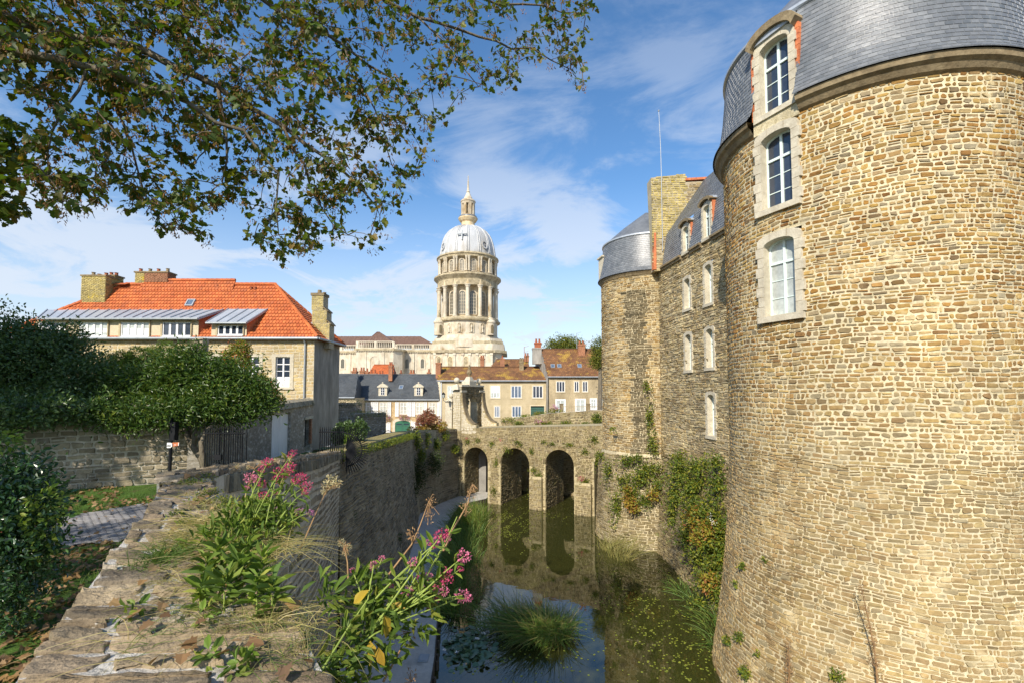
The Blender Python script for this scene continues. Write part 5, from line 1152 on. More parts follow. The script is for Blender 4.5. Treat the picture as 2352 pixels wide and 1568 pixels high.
def shed(x0, x1, yb, ye, tx0, tx1, yt, wins, label):
    """shed dormer: front on the wall line, zinc roof running back into the slope"""
    Yf = YH-.2; a0, a1 = XX(x0, yb, Yf), XX(x1, yb, Yf); zb_, ze = ZZ(yb, Yf), ZZ(ye, Yf); A = slope_pt(tx0, yt); B = slope_pt(tx1, yt)
    d = MB().add([(a0, Yf, zb_), (a1, Yf, zb_), (a1, Yf, ze), (a0, Yf, ze)], [(0, 1, 2, 3)]).build('dormer_wall', M('dormer_render'), hs_)
    MB().add([(a1-.02, Yf, zb_), (a1-.02, Yf, ze), (B[0]-.02, B[1], B[2]-.03)], [(0, 2, 1)]).build('dormer_cheek', M('terracotta'), hs_); MB().add([(a0, Yf, zb_), (a0, Yf, ze), (A[0], A[1], A[2]-.03)], [(0, 1, 2)]).build('dormer_cheek', M('terracotta'), hs_)
    o = .32; e0_, e1_ = a0-.15, a1+.18
    z = MB().add([(e0_, Yf-o, ze-.02), (e1_, Yf-o, ze-.02), (B[0]+.1, B[1], B[2]+.06), (A[0]-.1, A[1], A[2]+.06), (e0_, Yf-o, ze-.14), (e1_, Yf-o, ze-.14), (B[0]+.1, B[1], B[2]-.06), (A[0]-.1, A[1], A[2]-.06)], [(0, 1, 2, 3), (0, 4, 5, 1), (1, 5, 6, 2), (0, 3, 7, 4), (4, 7, 6, 5)])
    zr_ = z.build('zinc_roof', M('zinc'), hs_); b = MB(); n_ = int((e1_-e0_)/.62)
    for i in range(n_+1):
        t_ = i/n_; b.tube([(e0_+(e1_-e0_)*t_, Yf-o, ze+.02), (A[0]-.1+(B[0]-A[0]+.2)*t_, (A[1]+B[1])/2, A[2]+.10)], .035, 4)
    b.build('roof_seams', M('zinc'), zr_)
    MB().tube([(e0_, Yf-o-.06, ze-.08), (e1_, Yf-o-.06, ze-.08)], .07, 8).build('gutter', M('grey_metal'), zr_)
    for w0, w1, wy0, wy1, gl, bl in wins:
        F = facing(Yf); c0, c1 = XX(w0, wy1, Yf), XX(w1, wy1, Yf); g0, g1 = ZZ(wy1, Yf), ZZ(wy0, Yf)
        MB(F).ring([(c0-.12, g0-.02), (c1+.06, g0-.02), (c1+.06, g1+.1), (c0-.12, g1+.1)], [(c0, g0), (c1, g0), (c1, g1), (c0, g1)], 0, .1).build('window_surround', M('beige_render'), hs_)
        f = MB(F).ring([(c0, g0), (c1, g0), (c1, g1), (c0, g1)], [(c0+.07, g0+.1), (c1-.03, g0+.1), (c1-.03, g1-.04), (c0+.07, g1-.04)], 0, .05)
        for k in (1, 2, 3): x = c0+(c1-c0)*k/4+.02; f.box(x-.07, x+.07, 0, .055, g0, g1)
        f.box(c0, c1, .0, .12, g0-.03, g0+.03); fr = f.build('window', M('white_paint'), hs_)
        MB(F).box(c0, c1, .0, .012, g0, g1).build('pane', M(gl), fr)
        if bl:
            bb = MB(F)
            for k in range(4): x = c0+(c1-c0)*k/4; bb.box(x+.12, x+(c1-c0)/4-.05, .013, .018, g0+(g1-g0)*bl[0], g0+(g1-g0)*bl[1])
            bb.build('curtain', M('white_paint'), fr)
W_ = [(183, 248, 741, 774, 'curtain_glass', (.30, .60)), (278.5, 343.5, 741, 774, 'curtain_glass', (0.08, .60)), (374, 439, 741, 773.5, 'dark_glass', None), (88, 152, 741, 774, 'dark_glass', (.4, .7))]
shed(100, 455, 779, 731.5, 112, 510, 713.5, W_, '')
shed(485, 566, 776, 741, 528, 612, 712, [(501, 559, 748, 771, 'dark_glass', None)], '')
for x in (451, 564): 
    a = XX(x, 745, YH-.2); MB().tube([(a, YH-.3, ZZ(735 if x < 500 else 744, YH)), (a, YH-.06, ZZ(745 if x < 500 else 752, YH)), (a, YH-.06, zE_)], .05, 6).build('downpipe', M('grey_metal'), hs_)
def roofwin(cx_, cy_, w, h, skew=0):
    c = slope_pt(cx_, cy_); F = Fr(c, (1, 0, 0), unit(np.array([0, -(zR-zE_), YR-YH+ov]))); F.z = tdv/LS
    f = MB(F).ring([(-w/2, -h/2), (w/2, -h/2), (w/2, h/2), (-w/2, h/2)], [(-w/2+.08, -h/2+.08), (w/2-.08, -h/2+.08), (w/2-.08, h/2-.08), (-w/2+.08, h/2-.08)], -.02, .12).build('skylight', M('grey_metal'), hs_)
    MB(F).box(-w/2+.05, w/2-.05, .05, .08, -h/2+.05, h/2-.05).build('pane', M('sky_glass'), f)
roofwin(438, 697, .55, .62)
for x, y in ((473, 655), (577, 664), (586, 664), (345, 650), (500, 660)):
    c = slope_pt(x, y+2); MB().lathe(c[0], c[1], [(.08, c[2]), (.07, c[2]+.16), (.10, c[2]+.2), (0, c[2]+.24)], 8).build('roof_vent', M('clay_pot'), hs_)
c = np.array([xe1-.9, YH+2.0, zE_+.9*(zR-zE_)/(xe1-xr1)]); n_ = unit(np.array([zR-zE_, 0, xe1-xr1])); F = Fr(c, (0, 1, 0), n_); F.z = tds/Lq
f = MB(F).ring([(-.4, -.5), (.4, -.5), (.4, .5), (-.4, .5)], [(-.32, -.42), (.32, -.42), (.32, .42), (-.32, .42)], 0, .13).build('skylight', M('grey_metal'), hs_); MB(F).box(-.36, .36, .06, .09, -.46, .46).build('pane', M('sky_glass'), f)
def brickstack(name, Y, x0, x1, yt, yb, dep, mat, pots, root=hs_):
    a0, a1 = XX(x0, yt, Y), XX(x1, yt, Y); z0, z1 = ZZ(yb, Y), ZZ(yt, Y)
    ch_ = MB(facing(Y)).box(a0+.03, a1-.03, -dep, -.02, z0, z1-.05).build(name, M('brick_mortar'), root)
    masonry('brickwork', plane_fn((0, Y, 0), (1, 0, 0), (0, 0, 1)), a0, a1, z0, z1, .085, .25, M(mat), ch_, depth=.02, gap=.006, regular=True, var=0, lvar=.1, wav=0, seed=int(x0))
    masonry('side_brickwork', plane_fn((a1, Y, 0), (0, 1, 0), (0, 0, 1)), 0, dep, z0, z1, .085, .25, M(mat), ch_, depth=.02, gap=.006, regular=True, var=0, lvar=.1, wav=0, seed=int(x0)+1)
    MB(facing(Y)).box(a0-.05, a1+.05, -dep-.05, .06, z1-.02, z1+.08).build('chimney_cap', M('cornice_stone'), ch_)
    for k, (fx, mt, hgt) in enumerate(pots):
        x = a0+(a1-a0)*fx; MB().lathe(x, Y+dep*.4, [(.13, z1+.05), (.10, z1+.1+hgt), (.14, z1+.14+hgt), (.09, z1+.14+hgt)], 9).build('chimney_pot', M(mt), ch_)
    return ch_
c_ = brickstack('chimney', YR-1.0, 187, 243, 634, 700, .2+1.0, 'yellow_brick', [(.25, 'cornice_stone', .22), (.5, 'clay_pot', .1), (.78, 'clay_pot', .18)])
brickstack('chimney', YR-.2, 243, 264, 634, 690, .8, 'yellow_brick', [(.2, 'clay_pot', .18), (.75, 'clay_pot', .16)])
brickstack('chimney', YR-.1, 310, 332, 626, 650, .8, 'yellow_brick', [(.25, 'clay_pot', .2)])
brickstack('chimney', YR-.15, 332, 385, 626, 648, .9, 'chimney_brick', [(.08, 'cornice_stone', .2), (.45, 'clay_pot', .2), (.85, 'cornice_stone', .22)])
a0, a1 = XX(249, 650, YR), XX(300, 650, YR); MB().add([(a0, YR-.5, ZZ(657, YR)), (a1, YR-.5, ZZ(657, YR)), (a1, YR, ZZ(650, YR)), (a0, YR, ZZ(650, YR))], [(0, 1, 2, 3)]).build('link_roof', M('orange_tile'), hs_)
# stepped chimney on the end wall
Yc = YH+1.6; b = MB(facing(Yc))
for x0, x1, yt, yb in ((716, 743, 675, 712), (717, 751, 712, 742), (718, 757, 742, 800)):
    b.box(XX(x0, yt, Yc), XX(x1, yt, Yc), -.9, 0, ZZ(yb, Yc), ZZ(yt, Yc))
sc_ = b.build('chimney', M('brick_mortar'), hs_)
for i, (x0, x1, yt, yb) in enumerate(((716, 743, 677, 712), (717, 751, 713, 742), (718, 757, 743, 776))):
    masonry('brickwork', plane_fn((0, Yc, 0), (1, 0, 0), (0, 0, 1)), XX(x0, yt, Yc), XX(x1, yt, Yc), ZZ(yb, Yc), ZZ(yt, Yc), .085, .24, M('yellow_brick'), sc_, depth=.018, gap=.006, regular=True, var=0, wav=0, seed=96+i)
b = MB(facing(Yc)).box(XX(714, 675, Yc), XX(745, 675, Yc), -.95, .05, ZZ(679, Yc), ZZ(673, Yc))
for xa, xb, ya, yb in ((740, 753, 702, 714), (749, 760, 732, 744)): b.prism([(XX(xa, ya, Yc), ZZ(ya, Yc)), (XX(xb, yb, Yc), ZZ(yb, Yc)), (XX(xb, yb, Yc), ZZ(yb+2.5, Yc)), (XX(xa, ya, Yc), ZZ(ya+2.5, Yc))], -.95, .05)
b.build('chimney_cap', M('cornice_stone'), sc_)
cx_ = XX(729, 668, Yc); MB().lathe(cx_, Yc+.4, [(.16, ZZ(674, Yc)), (.14, ZZ(664, Yc)), (.1, ZZ(664, Yc))], 8).build('chimney_pot', M('cornice_stone'), sc_)
cx_ = XX(739, 670, Yc); MB().lathe(cx_, Yc+.5, [(.1, ZZ(675, Yc)), (.14, ZZ(669, Yc)), (.04, ZZ(668, Yc))], 8).build('chimney_pot', M('cornice_stone'), sc_)
# ================================================================ GARDEN WALLS AND GATES
gw = thing('garden_wall', 'shaded old stone garden wall behind the lawn under the dark shrubs', 'wall', (-15, 18, -3.4))
g0, g1 = np.array([-25, 12.9, 0]), np.array([-11.75, 18.75, 0]); gd = unit(g1-g0); GL = np.linalg.norm(g1-g0)
FGW = Fr(g0, gd, (gd[1], -gd[0], 0))
MB(FGW).box(0, GL, -.5, 0, -3.9, -.55).build('wall', M('garden_mortar'), gw)
masonry('stonework', plane_fn(g0, gd, (0, 0, 1)), 0, GL, -3.6, -.6, .17, .36, M('garden_stone'), gw, depth=.035, gap=.016, seed=100, split=.15, rough=.25, lvar=.55)
MB(FGW).box(-.05, GL, -.6, .08, -.55, -.42).build('wall_coping', M('moat_mortar_dark'), gw)
W0 = np.array([-11.75, 18.6, 0]); W1 = np.array([hx1+.02, YH-.02, 0]); wd = unit(W1-W0); WL = np.linalg.norm(W1-W0); FW2 = Fr(W0, wd, (wd[1], -wd[0], 0))
pw_ = thing('garden_wall', 'peeling whitewashed wall with thatch-like mossy coping and white double door', 'wall', tuple((W0+W1)/2+np.array([0, 0, -3.5])))
def wx(x):   # metres along the peeling wall for an image column
    k = (x-CX)/FPX/1.0; return (k*W0[1]*1.003-W0[0])/(wd[0]-k*wd[1]*1.003)
d0, d1 = wx(629), wx(671); n0, n1 = wx(704), wx(717)
ztop = -.62
pts = [(-.3, -3.9), (d0, -3.9), (d0, -1.12), (d1, -1.12), (d1, -3.9), (n0, -3.9), (n0, -1.72), (n1, -1.72), (n1, -3.9), (WL, -3.9), (WL, ztop+.1), (WL*.8, ztop+.05), (WL*.4, ztop-.08), (-.3, ztop-.2)]
MB(FW2).prism(pts, -.45, 0).build('wall', M('peeling_wall'), pw_)
b = MB(FW2)
for i in range(70):
    s = WL*i/70; zt2 = np.interp(s, [0, WL*.4, WL*.8, WL], [ztop-.2, ztop-.08, ztop+.05, ztop+.1]); r_ = rng.uniform(-.03, .03)
    b.add([(s, .14+r_, zt2-.28+r_), (s+WL/70*.9, .14+r_, zt2-.28-r_), (s+WL/70*.9, .05, zt2+.02), (s, .05, zt2+.02), (s+WL/70*.9, -.25, zt2+.17+r_), (s, -.25, zt2+.17+r_), (s, 0, zt2-.30), (s+WL/70*.9, 0, zt2-.30)], [(0, 1, 2, 3), (3, 2, 4, 5), (6, 7, 1, 0), (0, 3, 5, 6), (1, 7, 4, 2)])
b.build('wall_coping', M('moat_mortar_dark'), pw_)
dd = MB(FW2); mid_ = (d0+d1)/2
for s0, s1 in ((d0+.02, mid_-.01), (mid_+.01, d1-.02)):
    k_ = 5
    for i in range(k_): dd.box(s0+(s1-s0)*i/k_+.004, s0+(s1-s0)*(i+1)/k_-.004, -.2, -.13-.004*(i % 2), -3.45, -1.13)
dd.build('double_door', M('worn_white_paint'), pw_)
MB(FW2).box(d0-.25, d1+.3, .0, .05, -1.12, -.95).build('lintel', M('moat_mortar_dark'), pw_)
MB(FW2).box(n0, n1, -.40, -.3, -3.5, -1.72).build('doorway', M('black_iron'), pw_); 
bb = MB(FW2)
for i in range(16): bb.box(n1-.02, n1+.22, -.1, .03, -3.3+i*.1, -3.3+i*.1+.085)
bb.build('brick_jamb', M('chimney_brick'), pw_); MB(FW2).box(n0-.15, n1+.3, .0, .08, -1.70, -1.52).build('door_lintel', M('garden_mortar'), pw_)
# iron gate
def spikes(b, x0, x1, n, y, z0, z1, r=.016, rail=(.35,), yf=None):
    for i in range(n):
        x = x0+(x1-x0)*i/(n-1); yy = y if yf is None else yf(i/(n-1))
        b.tube([(x, yy, z0), (x, yy, z1-.12), (x, yy, z1)], [r, r, .002], 5)
GYt = 17.2; ga0, ga1 = XX(471, 1020, GYt), XX(557, 1020, GYt); gzt = ZZ(976, GYt)
ig = thing('iron_gate', 'black spiked iron gate in front of the peeling garden wall beside the tree', 'gate', ((ga0+ga1)/2, GYt, -3.4))
b = MB(); spikes(b, ga0, ga1, 17, GYt, -3.45, gzt, .017); b.tube([(ga0-.05, GYt, gzt-.28), (ga1+.08, GYt, gzt-.28)], .028, 6).tube([(ga0, GYt, -3.25), (ga1, GYt, -3.25)], .028, 6)
b.build('gate_bars', M('black_iron'), ig)
b = MB(); spikes(b, ga0+.25, ga1-.1, 7, GYt+.45, -3.4, gzt-.05, .02); b.build('rear_bars', M('black_iron'), ig)
MB().box(ga0+.34, ga0+.60, GYt-.05, GYt+.05, ZZ(1055, GYt), ZZ(1043, GYt)).tube([(ga0+.12, GYt, ZZ(1048, GYt)), (ga0+.4, GYt, ZZ(1048, GYt))], .02, 5).build('lock', M('black_iron'), ig)
# spiked fence ending in a fan over the moat
Yf = 19.9; f0, f1 = XX(735, 1010, Yf), XX(800, 1010, Yf); zf1, zf0 = ZZ(978, Yf), ZZ(1042, Yf)-.4
sf = thing('spiked_fence', 'black iron fence ending in a fan of spikes over the moat wall', 'fence', ((f0+f1)/2, Yf, zf0))
b = MB(); spikes(b, f0, f0+.95, 12, Yf, zf0, zf1, .022); b.build('fence_bars', M('black_iron'), sf)
b = MB(); zr1 = ZZ(991, Yf); b.tube([(f0-.04, Yf, zr1), (f0+.95, Yf, zr1)], .026, 6).tube([(XX(757, 1025, Yf), Yf, ZZ(1025, Yf)), (XX(792, 1025, Yf), Yf, ZZ(1025, Yf))], .026, 6)
fc = np.array(P(794, 1032, Yf)); R_ = .66
b.tube([(f0+.95, Yf, zr1)]+[(fc[0]+R_*math.sin(a), Yf, fc[2]+R_*math.cos(a)) for a in np.linspace(.15, math.pi-.05, 22)], .026, 6)
b.tube([(fc[0]+.17*math.sin(a), Yf, fc[2]+.17*math.cos(a)) for a in np.linspace(-.3, math.pi+.1, 12)], .024, 6)
b.build('fence_rail', M('black_iron'), sf)
b = MB()
for i in range(27):
    a = math.radians(8+i*168/26); L_ = .98*(1 if a < 2.0 else 1.05); b.tube([fc+np.array([.05*math.sin(a), 0, .05*math.cos(a)]), fc+np.array([L_*.9*math.sin(a), 0, L_*.9*math.cos(a)]), fc+np.array([L_*math.sin(a), 0, L_*math.cos(a)])], [.024, .020, .004], 5)
b.build('fan_spikes', M('black_iron'), sf)
# sign post
Yp = 17.2; px_ = XX(391, 1050, Yp)
sp = thing('sign_post', 'dark lamp post with a small white and red arrow sign on the lawn edge', 'post', (px_, Yp, -3.4))
MB().tube([(px_, Yp, -3.45), (px_, Yp, ZZ(955, Yp))], .055, 10).build('pole', M('black_iron'), sp)
MB().box(px_+.06, px_+.20, Yp-.1, Yp+.1, ZZ(1010, Yp), ZZ(968, Yp)).build('control_box', M('black_iron'), sp)
s1_, s2_ = ZZ(1027, Yp), ZZ(1015, Yp)
a_ = px_-.07; MB(facing(Yp)).prism([(a_, s1_), (a_+.12, s1_), (a_+.18, s1_+.05), (a_+.18, s2_-.03), (a_+.12, s2_), (a_, s2_)], .07, .09).build('sign_plate', M('white_paint'), sp)
MB(facing(Yp)).box(a_+.01, a_+.14, .091, .094, s1_+.085, s1_+.105).box(a_+.01, a_+.14, .091, .094, s1_+.045, s1_+.065).build('sign_lettering', M('black_iron'), sp)
MB(facing(Yp)).prism([(a_+.17, s1_+.04), (a_+.40, s1_+.08), (a_+.40, s2_+.01), (a_+.17, s2_+.0)], .02, .06).build('arrow_board', M('terracotta'), sp)
MB(facing(Yp)).prism([(a_+.375, s1_+.075), (a_+.40, s1_+.08), (a_+.40, s2_-.0), (a_+.375, s2_-.0)], .061, .063).box(a_+.22, a_+.31, .061, .063, s1_+.10, s1_+.115).build('arrow_tip', M('white_paint'), sp)
# old walls and bush behind the fence
for nm, x0, x1, y0, y1, Y, lb in (('old_wall', 777, 821, 924, 1010, 46, 'tall ivy-topped piece of old wall just right of the grey end wall'), ('old_wall', 822, 877, 948, 1015, 44, 'lower mossy old wall in front of the shuttered house beside the bin')):
    a0, a1 = XX(x0, y0, Y), XX(x1, y0, Y); r = thing(nm, lb, 'wall', ((a0+a1)/2, Y, -5)); z1_ = ZZ(y0, Y)
    dv = unit(np.array([a1-a0, 2.5, 0])); Lw = np.hypot(a1-a0, 2.5); F = Fr((a0, Y-1, 0), dv, (dv[1], -dv[0], 0))
    MB(F).box(0, Lw, -.6, 0, -6, z1_).build('wall', M('peeling_wall'), r)
    masonry('stonework', plane_fn((a0, Y-1, 0), dv, (0, 0, 1)), 0, Lw, -6, z1_, .2, .3, M('moat_stone'), r, depth=.03, gap=.04, seed=int(x0), rough=.3)
    bush('moss', [(a0+dv[0]*Lw*t_, Y-1+dv[1]*Lw*t_, z1_-.05, .6, .4, .35) for t_ in np.linspace(.1, .9, 5)], 700, .10, M('ivy_dark_leaf' if x0 < 800 else 'ivy_leaf'), r, int(x0), 'quad')
def blobs(l, Y, ry=None, squash=1.):
    out = []
    for it in l:
        x, y, rx, rz = it[:4]; YY = it[4] if len(it) > 4 else Y; p = P(x, y, YY); k = YY/FPX
        out.append((p[0], p[1], p[2], rx*k, (ry if ry else (rx+rz)/2*k*squash), rz*k))
    return out
def plant(name, label, cat, bl, n, size, mat, seed, shape='leaf', trunk=None, group=None, part='foliage', **k):
    zmin = min(b_[2]-b_[5] for b_ in bl); r = thing(name, label, cat, (bl[0][0], bl[0][1], zmin), group)
    o = bush(part, bl, n, size, M(mat), r, seed, shape, **k); return r
bs = plant('bush', 'dark rounded bush behind the spiked fence', 'bush', blobs([(797, 990, 26, 24), (825, 985, 18, 22), (778, 1000, 16, 20), (805, 1020, 30, 18)], 27), 5000, .13, 'evergreen_leaf', 201)
bush('young_leaves', blobs([(806, 1000, 9, 9), (797, 1010, 7, 8)], 26.4), 160, .12, M('conifer_leaf'), bs, 202)
# red shrub and flower bed by the bridge head
rs = plant('shrub', 'red-leaved autumn shrub in front of the shuttered house', 'shrub', blobs([(980, 962, 18, 17), (998, 968, 16, 16), (968, 972, 14, 14), (985, 948, 12, 10)], 48), 2600, .16, 'red_leaf', 203)
plant('flower_bed', 'yellow and green flowers along the wall top under the red shrub', 'flowers', blobs([(965, 985, 12, 7), (985, 984, 14, 7), (1005, 982, 14, 8), (945, 985, 8, 6), (1018, 978, 10, 10)], 47.5), 2200, .13, 'autumn_leaf', 204)
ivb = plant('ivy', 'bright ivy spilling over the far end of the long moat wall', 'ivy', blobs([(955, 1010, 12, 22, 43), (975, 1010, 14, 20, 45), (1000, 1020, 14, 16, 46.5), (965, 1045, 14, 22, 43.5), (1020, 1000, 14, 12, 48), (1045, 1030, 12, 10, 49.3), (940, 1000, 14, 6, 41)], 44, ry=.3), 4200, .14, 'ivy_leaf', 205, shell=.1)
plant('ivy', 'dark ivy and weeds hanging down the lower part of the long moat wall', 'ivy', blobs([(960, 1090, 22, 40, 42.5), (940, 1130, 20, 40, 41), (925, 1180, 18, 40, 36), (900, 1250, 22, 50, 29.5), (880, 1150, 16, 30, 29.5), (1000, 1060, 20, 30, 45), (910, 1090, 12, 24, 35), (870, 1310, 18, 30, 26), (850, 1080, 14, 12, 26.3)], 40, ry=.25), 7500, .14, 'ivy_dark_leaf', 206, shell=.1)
plant('moss_edge', 'grassy green plants along the top edge of the long moat wall', 'plants', [( -7.05-.09*i*.9, 20.3+i*1.35, zB-.22-.07*i*.92, .22, .8, .22) for i in range(16)], 3600, .10, 'ivy_leaf', 207, shape='quad')
gz_ = P(900, 1000, 43)
bn = P(891, 1003, 45); be = thing('bench', 'small dark garden bench with rounded back by the old wall', 'bench', tuple(bn))
MB().tube([(bn[0]-.4, bn[1], bn[2]-.3), (bn[0]-.4, bn[1], bn[2]+.35)]+[(bn[0]+.4*math.cos(a), bn[1], bn[2]+.35+.25*math.sin(a)) for a in np.linspace(math.pi, 0, 9)]+[(bn[0]+.4, bn[1], bn[2]-.3)], .035, 5).ball((bn[0], bn[1], bn[2]+.3), .24, (1, .15, .6)).build('backrest', M('black_iron'), be)
MB().box(bn[0]-.45, bn[0]+.45, bn[1]-.5, bn[1], bn[2]-.08, bn[2]).tube([(bn[0]-.4, bn[1]-.45, bn[2]-.5), (bn[0]-.4, bn[1]-.45, bn[2])], .03, 5).tube([(bn[0]+.4, bn[1]-.45, bn[2]-.5), (bn[0]+.4, bn[1]-.45, bn[2])], .03, 5).build('seat', M('black_iron'), be)
for x, y, Y, lb in ((870, 1006, 42, 'black open planter tub at the foot of the mossy old wall'), (906, 998, 46, 'grey lidded bin right of the garden bench')):
    p = P(x, y, Y); r = thing('bin', lb, 'bin', tuple(p)); MB().taper(p[0]-.3, p[0]+.3, p[1]-.3, p[1]+.3, p[2]-.6, p[2]+.22, -.06, -.06).build('tub', M('black_iron'), r); MB().ring([(0,0)],[(0,0)],0,0) if False else MB().box(p[0]-.4, p[0]+.4, p[1]-.4, p[1]+.4, p[2]+.22, p[2]+.27).build('rim', M('grey_metal' if x > 900 else 'black_iron'), r)
# ================================================================ SHRUBS AND SMALL TREES ON THE LEFT
plant('evergreen_shrub', 'huge dark evergreen shrub growing over the garden wall at left', 'shrub',
      blobs([(40, 850, 105, 105, 20), (120, 840, 85, 90, 20), (185, 880, 62, 70, 19.6), (30, 780, 70, 50, 20.5), (105, 780, 55, 42, 20.4), (165, 800, 45, 45, 20.3), (90, 920, 110, 48, 19.2), (200, 930, 50, 38, 19.2), (-40, 850, 90, 120, 20), (215, 870, 32, 45, 19.6), (60, 945, 90, 36, 16.2), (-20, 950, 60, 40, 15.6), (150, 940, 70, 30, 16.8), (210, 950, 50, 26, 17.2), (10, 990, 26, 30, 15.6)], 20, squash=.8), 42000, .135, 'evergreen_leaf', 210, shell=.3, lump=.36, clump=6)
plant('bay_tree', 'broad dark bay-leaved tree with forked trunk leaning over the iron gate', 'tree',
      blobs([(330, 895, 75, 62, 19.4), (420, 870, 85, 70, 19.2), (500, 880, 85, 58, 19.2), (560, 900, 60, 48, 19.2), (600, 925, 42, 34, 19.3), (290, 930, 60, 40, 19.2), (380, 930, 80, 42, 18.6), (470, 930, 80, 40, 18.4), (540, 935, 60, 30, 18.7), (440, 822, 40, 28, 19.5), (270, 870, 40, 38, 19.8), (300, 955, 70, 26, 17.4), (380, 950, 60, 24, 17.4), (240, 945, 40, 30, 17.3)], 19, squash=.75), 34000, .17, 'bay_leaf', 211, wid=.34, shell=.25, lump=.34, clump=6)
bt = bpy.data.objects['bay_tree']
b = MB()
def pp(l): return [P(x, y, Y) for x, y, Y in l]
b.tube(pp([(478, 1090, 17.9), (462, 1050, 17.9), (440, 1020, 18), (425, 985, 18.2), (405, 940, 18.6), (390, 890, 19)]), [.14, .12, .11, .10, .08, .04], 9)
b.tube(pp([(476, 1088, 17.9), (465, 1040, 17.8), (462, 1015, 17.8), (478, 985, 18), (510, 950, 18.5), (540, 900, 19)]), [.11, .10, .09, .08, .06, .03], 9)
b.tube(pp([(444, 1028, 18), (446, 1000, 18), (450, 960, 18.3), (460, 900, 19)]), [.09, .09, .07, .03], 7)
b.build('trunk', M('bark'), bt, smooth=True)
ht = plant('holly_bush', 'yellow-green holly with red berries behind the bay tree', 'shrub', blobs([(545, 830, 34, 38), (555, 800, 18, 18), (530, 850, 30, 30), (590, 880, 36, 24), (610, 905, 28, 22), (640, 920, 14, 14)], 21.2), 9000, .10, 'holly_leaf', 212, shape='quad')
bush('berries', blobs([(545, 815, 32, 34), (590, 885, 34, 22), (615, 905, 24, 20)], 21.0), 500, .05, M('terracotta'), ht, 213, 'disc')
plant('conifer_hedge', 'light green feathery hedge catching sun above the bay tree', 'hedge', blobs([(275, 832, 40, 26), (330, 820, 40, 24), (380, 812, 36, 26), (300, 850, 60, 30)], 23), 12000, .12, 'conifer_leaf', 214, shape='quad', wid=.25)
wd_ = thing('wall_stub', 'crumbling stone wall stub rising from the shrubs in front of the orange-roofed house', 'wall', tuple(P(450, 900, 25)))
a0, a1 = XX(435, 810, 25), XX(465, 810, 25); MB(facing(25)).prism([(a0-.6, -3.4), (a1, -3.4), (a1, ZZ(776, 25)), (a0+.3, ZZ(776, 25)), (a0, ZZ(795, 25)), (a0-.5, ZZ(825, 25))], -.5, 0).build('wall', M('moat_mortar_dark'), wd_)
masonry('stonework', plane_fn((0, 25, 0), (1, 0, 0), (0, 0, 1)), a0, a1, -1, ZZ(778, 25), .14, .25, M('moat_stone'), wd_, seed=216, depth=.05)
lr = plant('laurel_bush', 'glossy dark laurel bush with small orange berries at the left edge', 'bush', blobs([(30, 1190, 95, 110, 7.2), (50, 1120, 60, 80, 7.2), (20, 1300, 90, 110, 7.0), (60, 1240, 60, 80, 7.0), (-30, 1150, 90, 140, 7.2), (20, 1400, 50, 50, 6.9)], 7.2), 9500, .085, 'laurel_leaf', 217, shell=.4, clump=5)
bush('berries', blobs([(40, 1220, 95, 120, 7.1)], 7.1), 120, .018, M('terracotta'), lr, 218, 'disc')
bush('fresh_leaves', blobs([(100, 1180, 30, 60, 7.0), (95, 1260, 30, 30, 7.), (20, 1010, 20, 25, 7)], 7.0), 350, .08, M('valerian_leaf'), lr, 219)
# trees behind the street
for lb, l, Y, sd_2 in (('green and yellow tree crown rising behind the brown tiled roof', [(1290, 788, 26, 15), (1270, 795, 18, 12), (1315, 790, 24, 16), (1300, 800, 40, 14), (1330, 800, 12, 12)], 82, 220),
                   ('autumn tree squeezed between the tan house and the far tower', [(1375, 795, 16, 18), (1385, 820, 22, 26), (1368, 830, 12, 16), (1400, 800, 20, 24)], 58, 221)):
    r = plant('tree', lb, 'tree', blobs(l, Y), 6500, .28 if Y > 70 else .2, 'tree_leaf', sd_2, shape='quad', clump=4)
    c = P(l[0][0], l[0][1], Y); MB().tube([(c[0], c[1], -6.3), (c[0]+.2, c[1], c[2]-.8), (c[0]+.6, c[1], c[2]+.4)], [.3, .22, .08], 8).tube([(c[0]+.1, c[1], c[2]-1.5), (c[0]-1, c[1], c[2]+.2)], [.15, .05], 6).build('trunk', M('bark'), r)
# path and leaves
pp_ = [PZ(108, 1262, -3.4), PZ(290, 1243, -3.4), PZ(345, 1200, -3.4), PZ(336, 1158, -3.4), PZ(151, 1190, -3.4), PZ(40, 1205, -3.4), PZ(-120, 1225, -3.4), PZ(-120, 1290, -3.4)]
pxy = [(p[0], p[1]) for p in pp_]; zl = -3.4+.055
tag(MB().poly([(x, y, zl) for x, y in pxy]).build('brick_path', M('path_bed')), kind='structure')
ipp = inpoly(pxy); xs = [p[0] for p in pxy]; ysl = [p[1] for p in pxy]
o_ = masonry('brick_paving', plane_fn((0, 0, zl), (1, 0, 0), (0, 1, 0)), min(xs), max(xs), min(ysl), max(ysl), .11, .22, M('path_brick'), None, depth=.012, gap=.005, regular=True, var=0, lvar=0, wav=0, keep=lambda s, t: ipp(s, t), seed=222)
tag(o_, kind='structure')
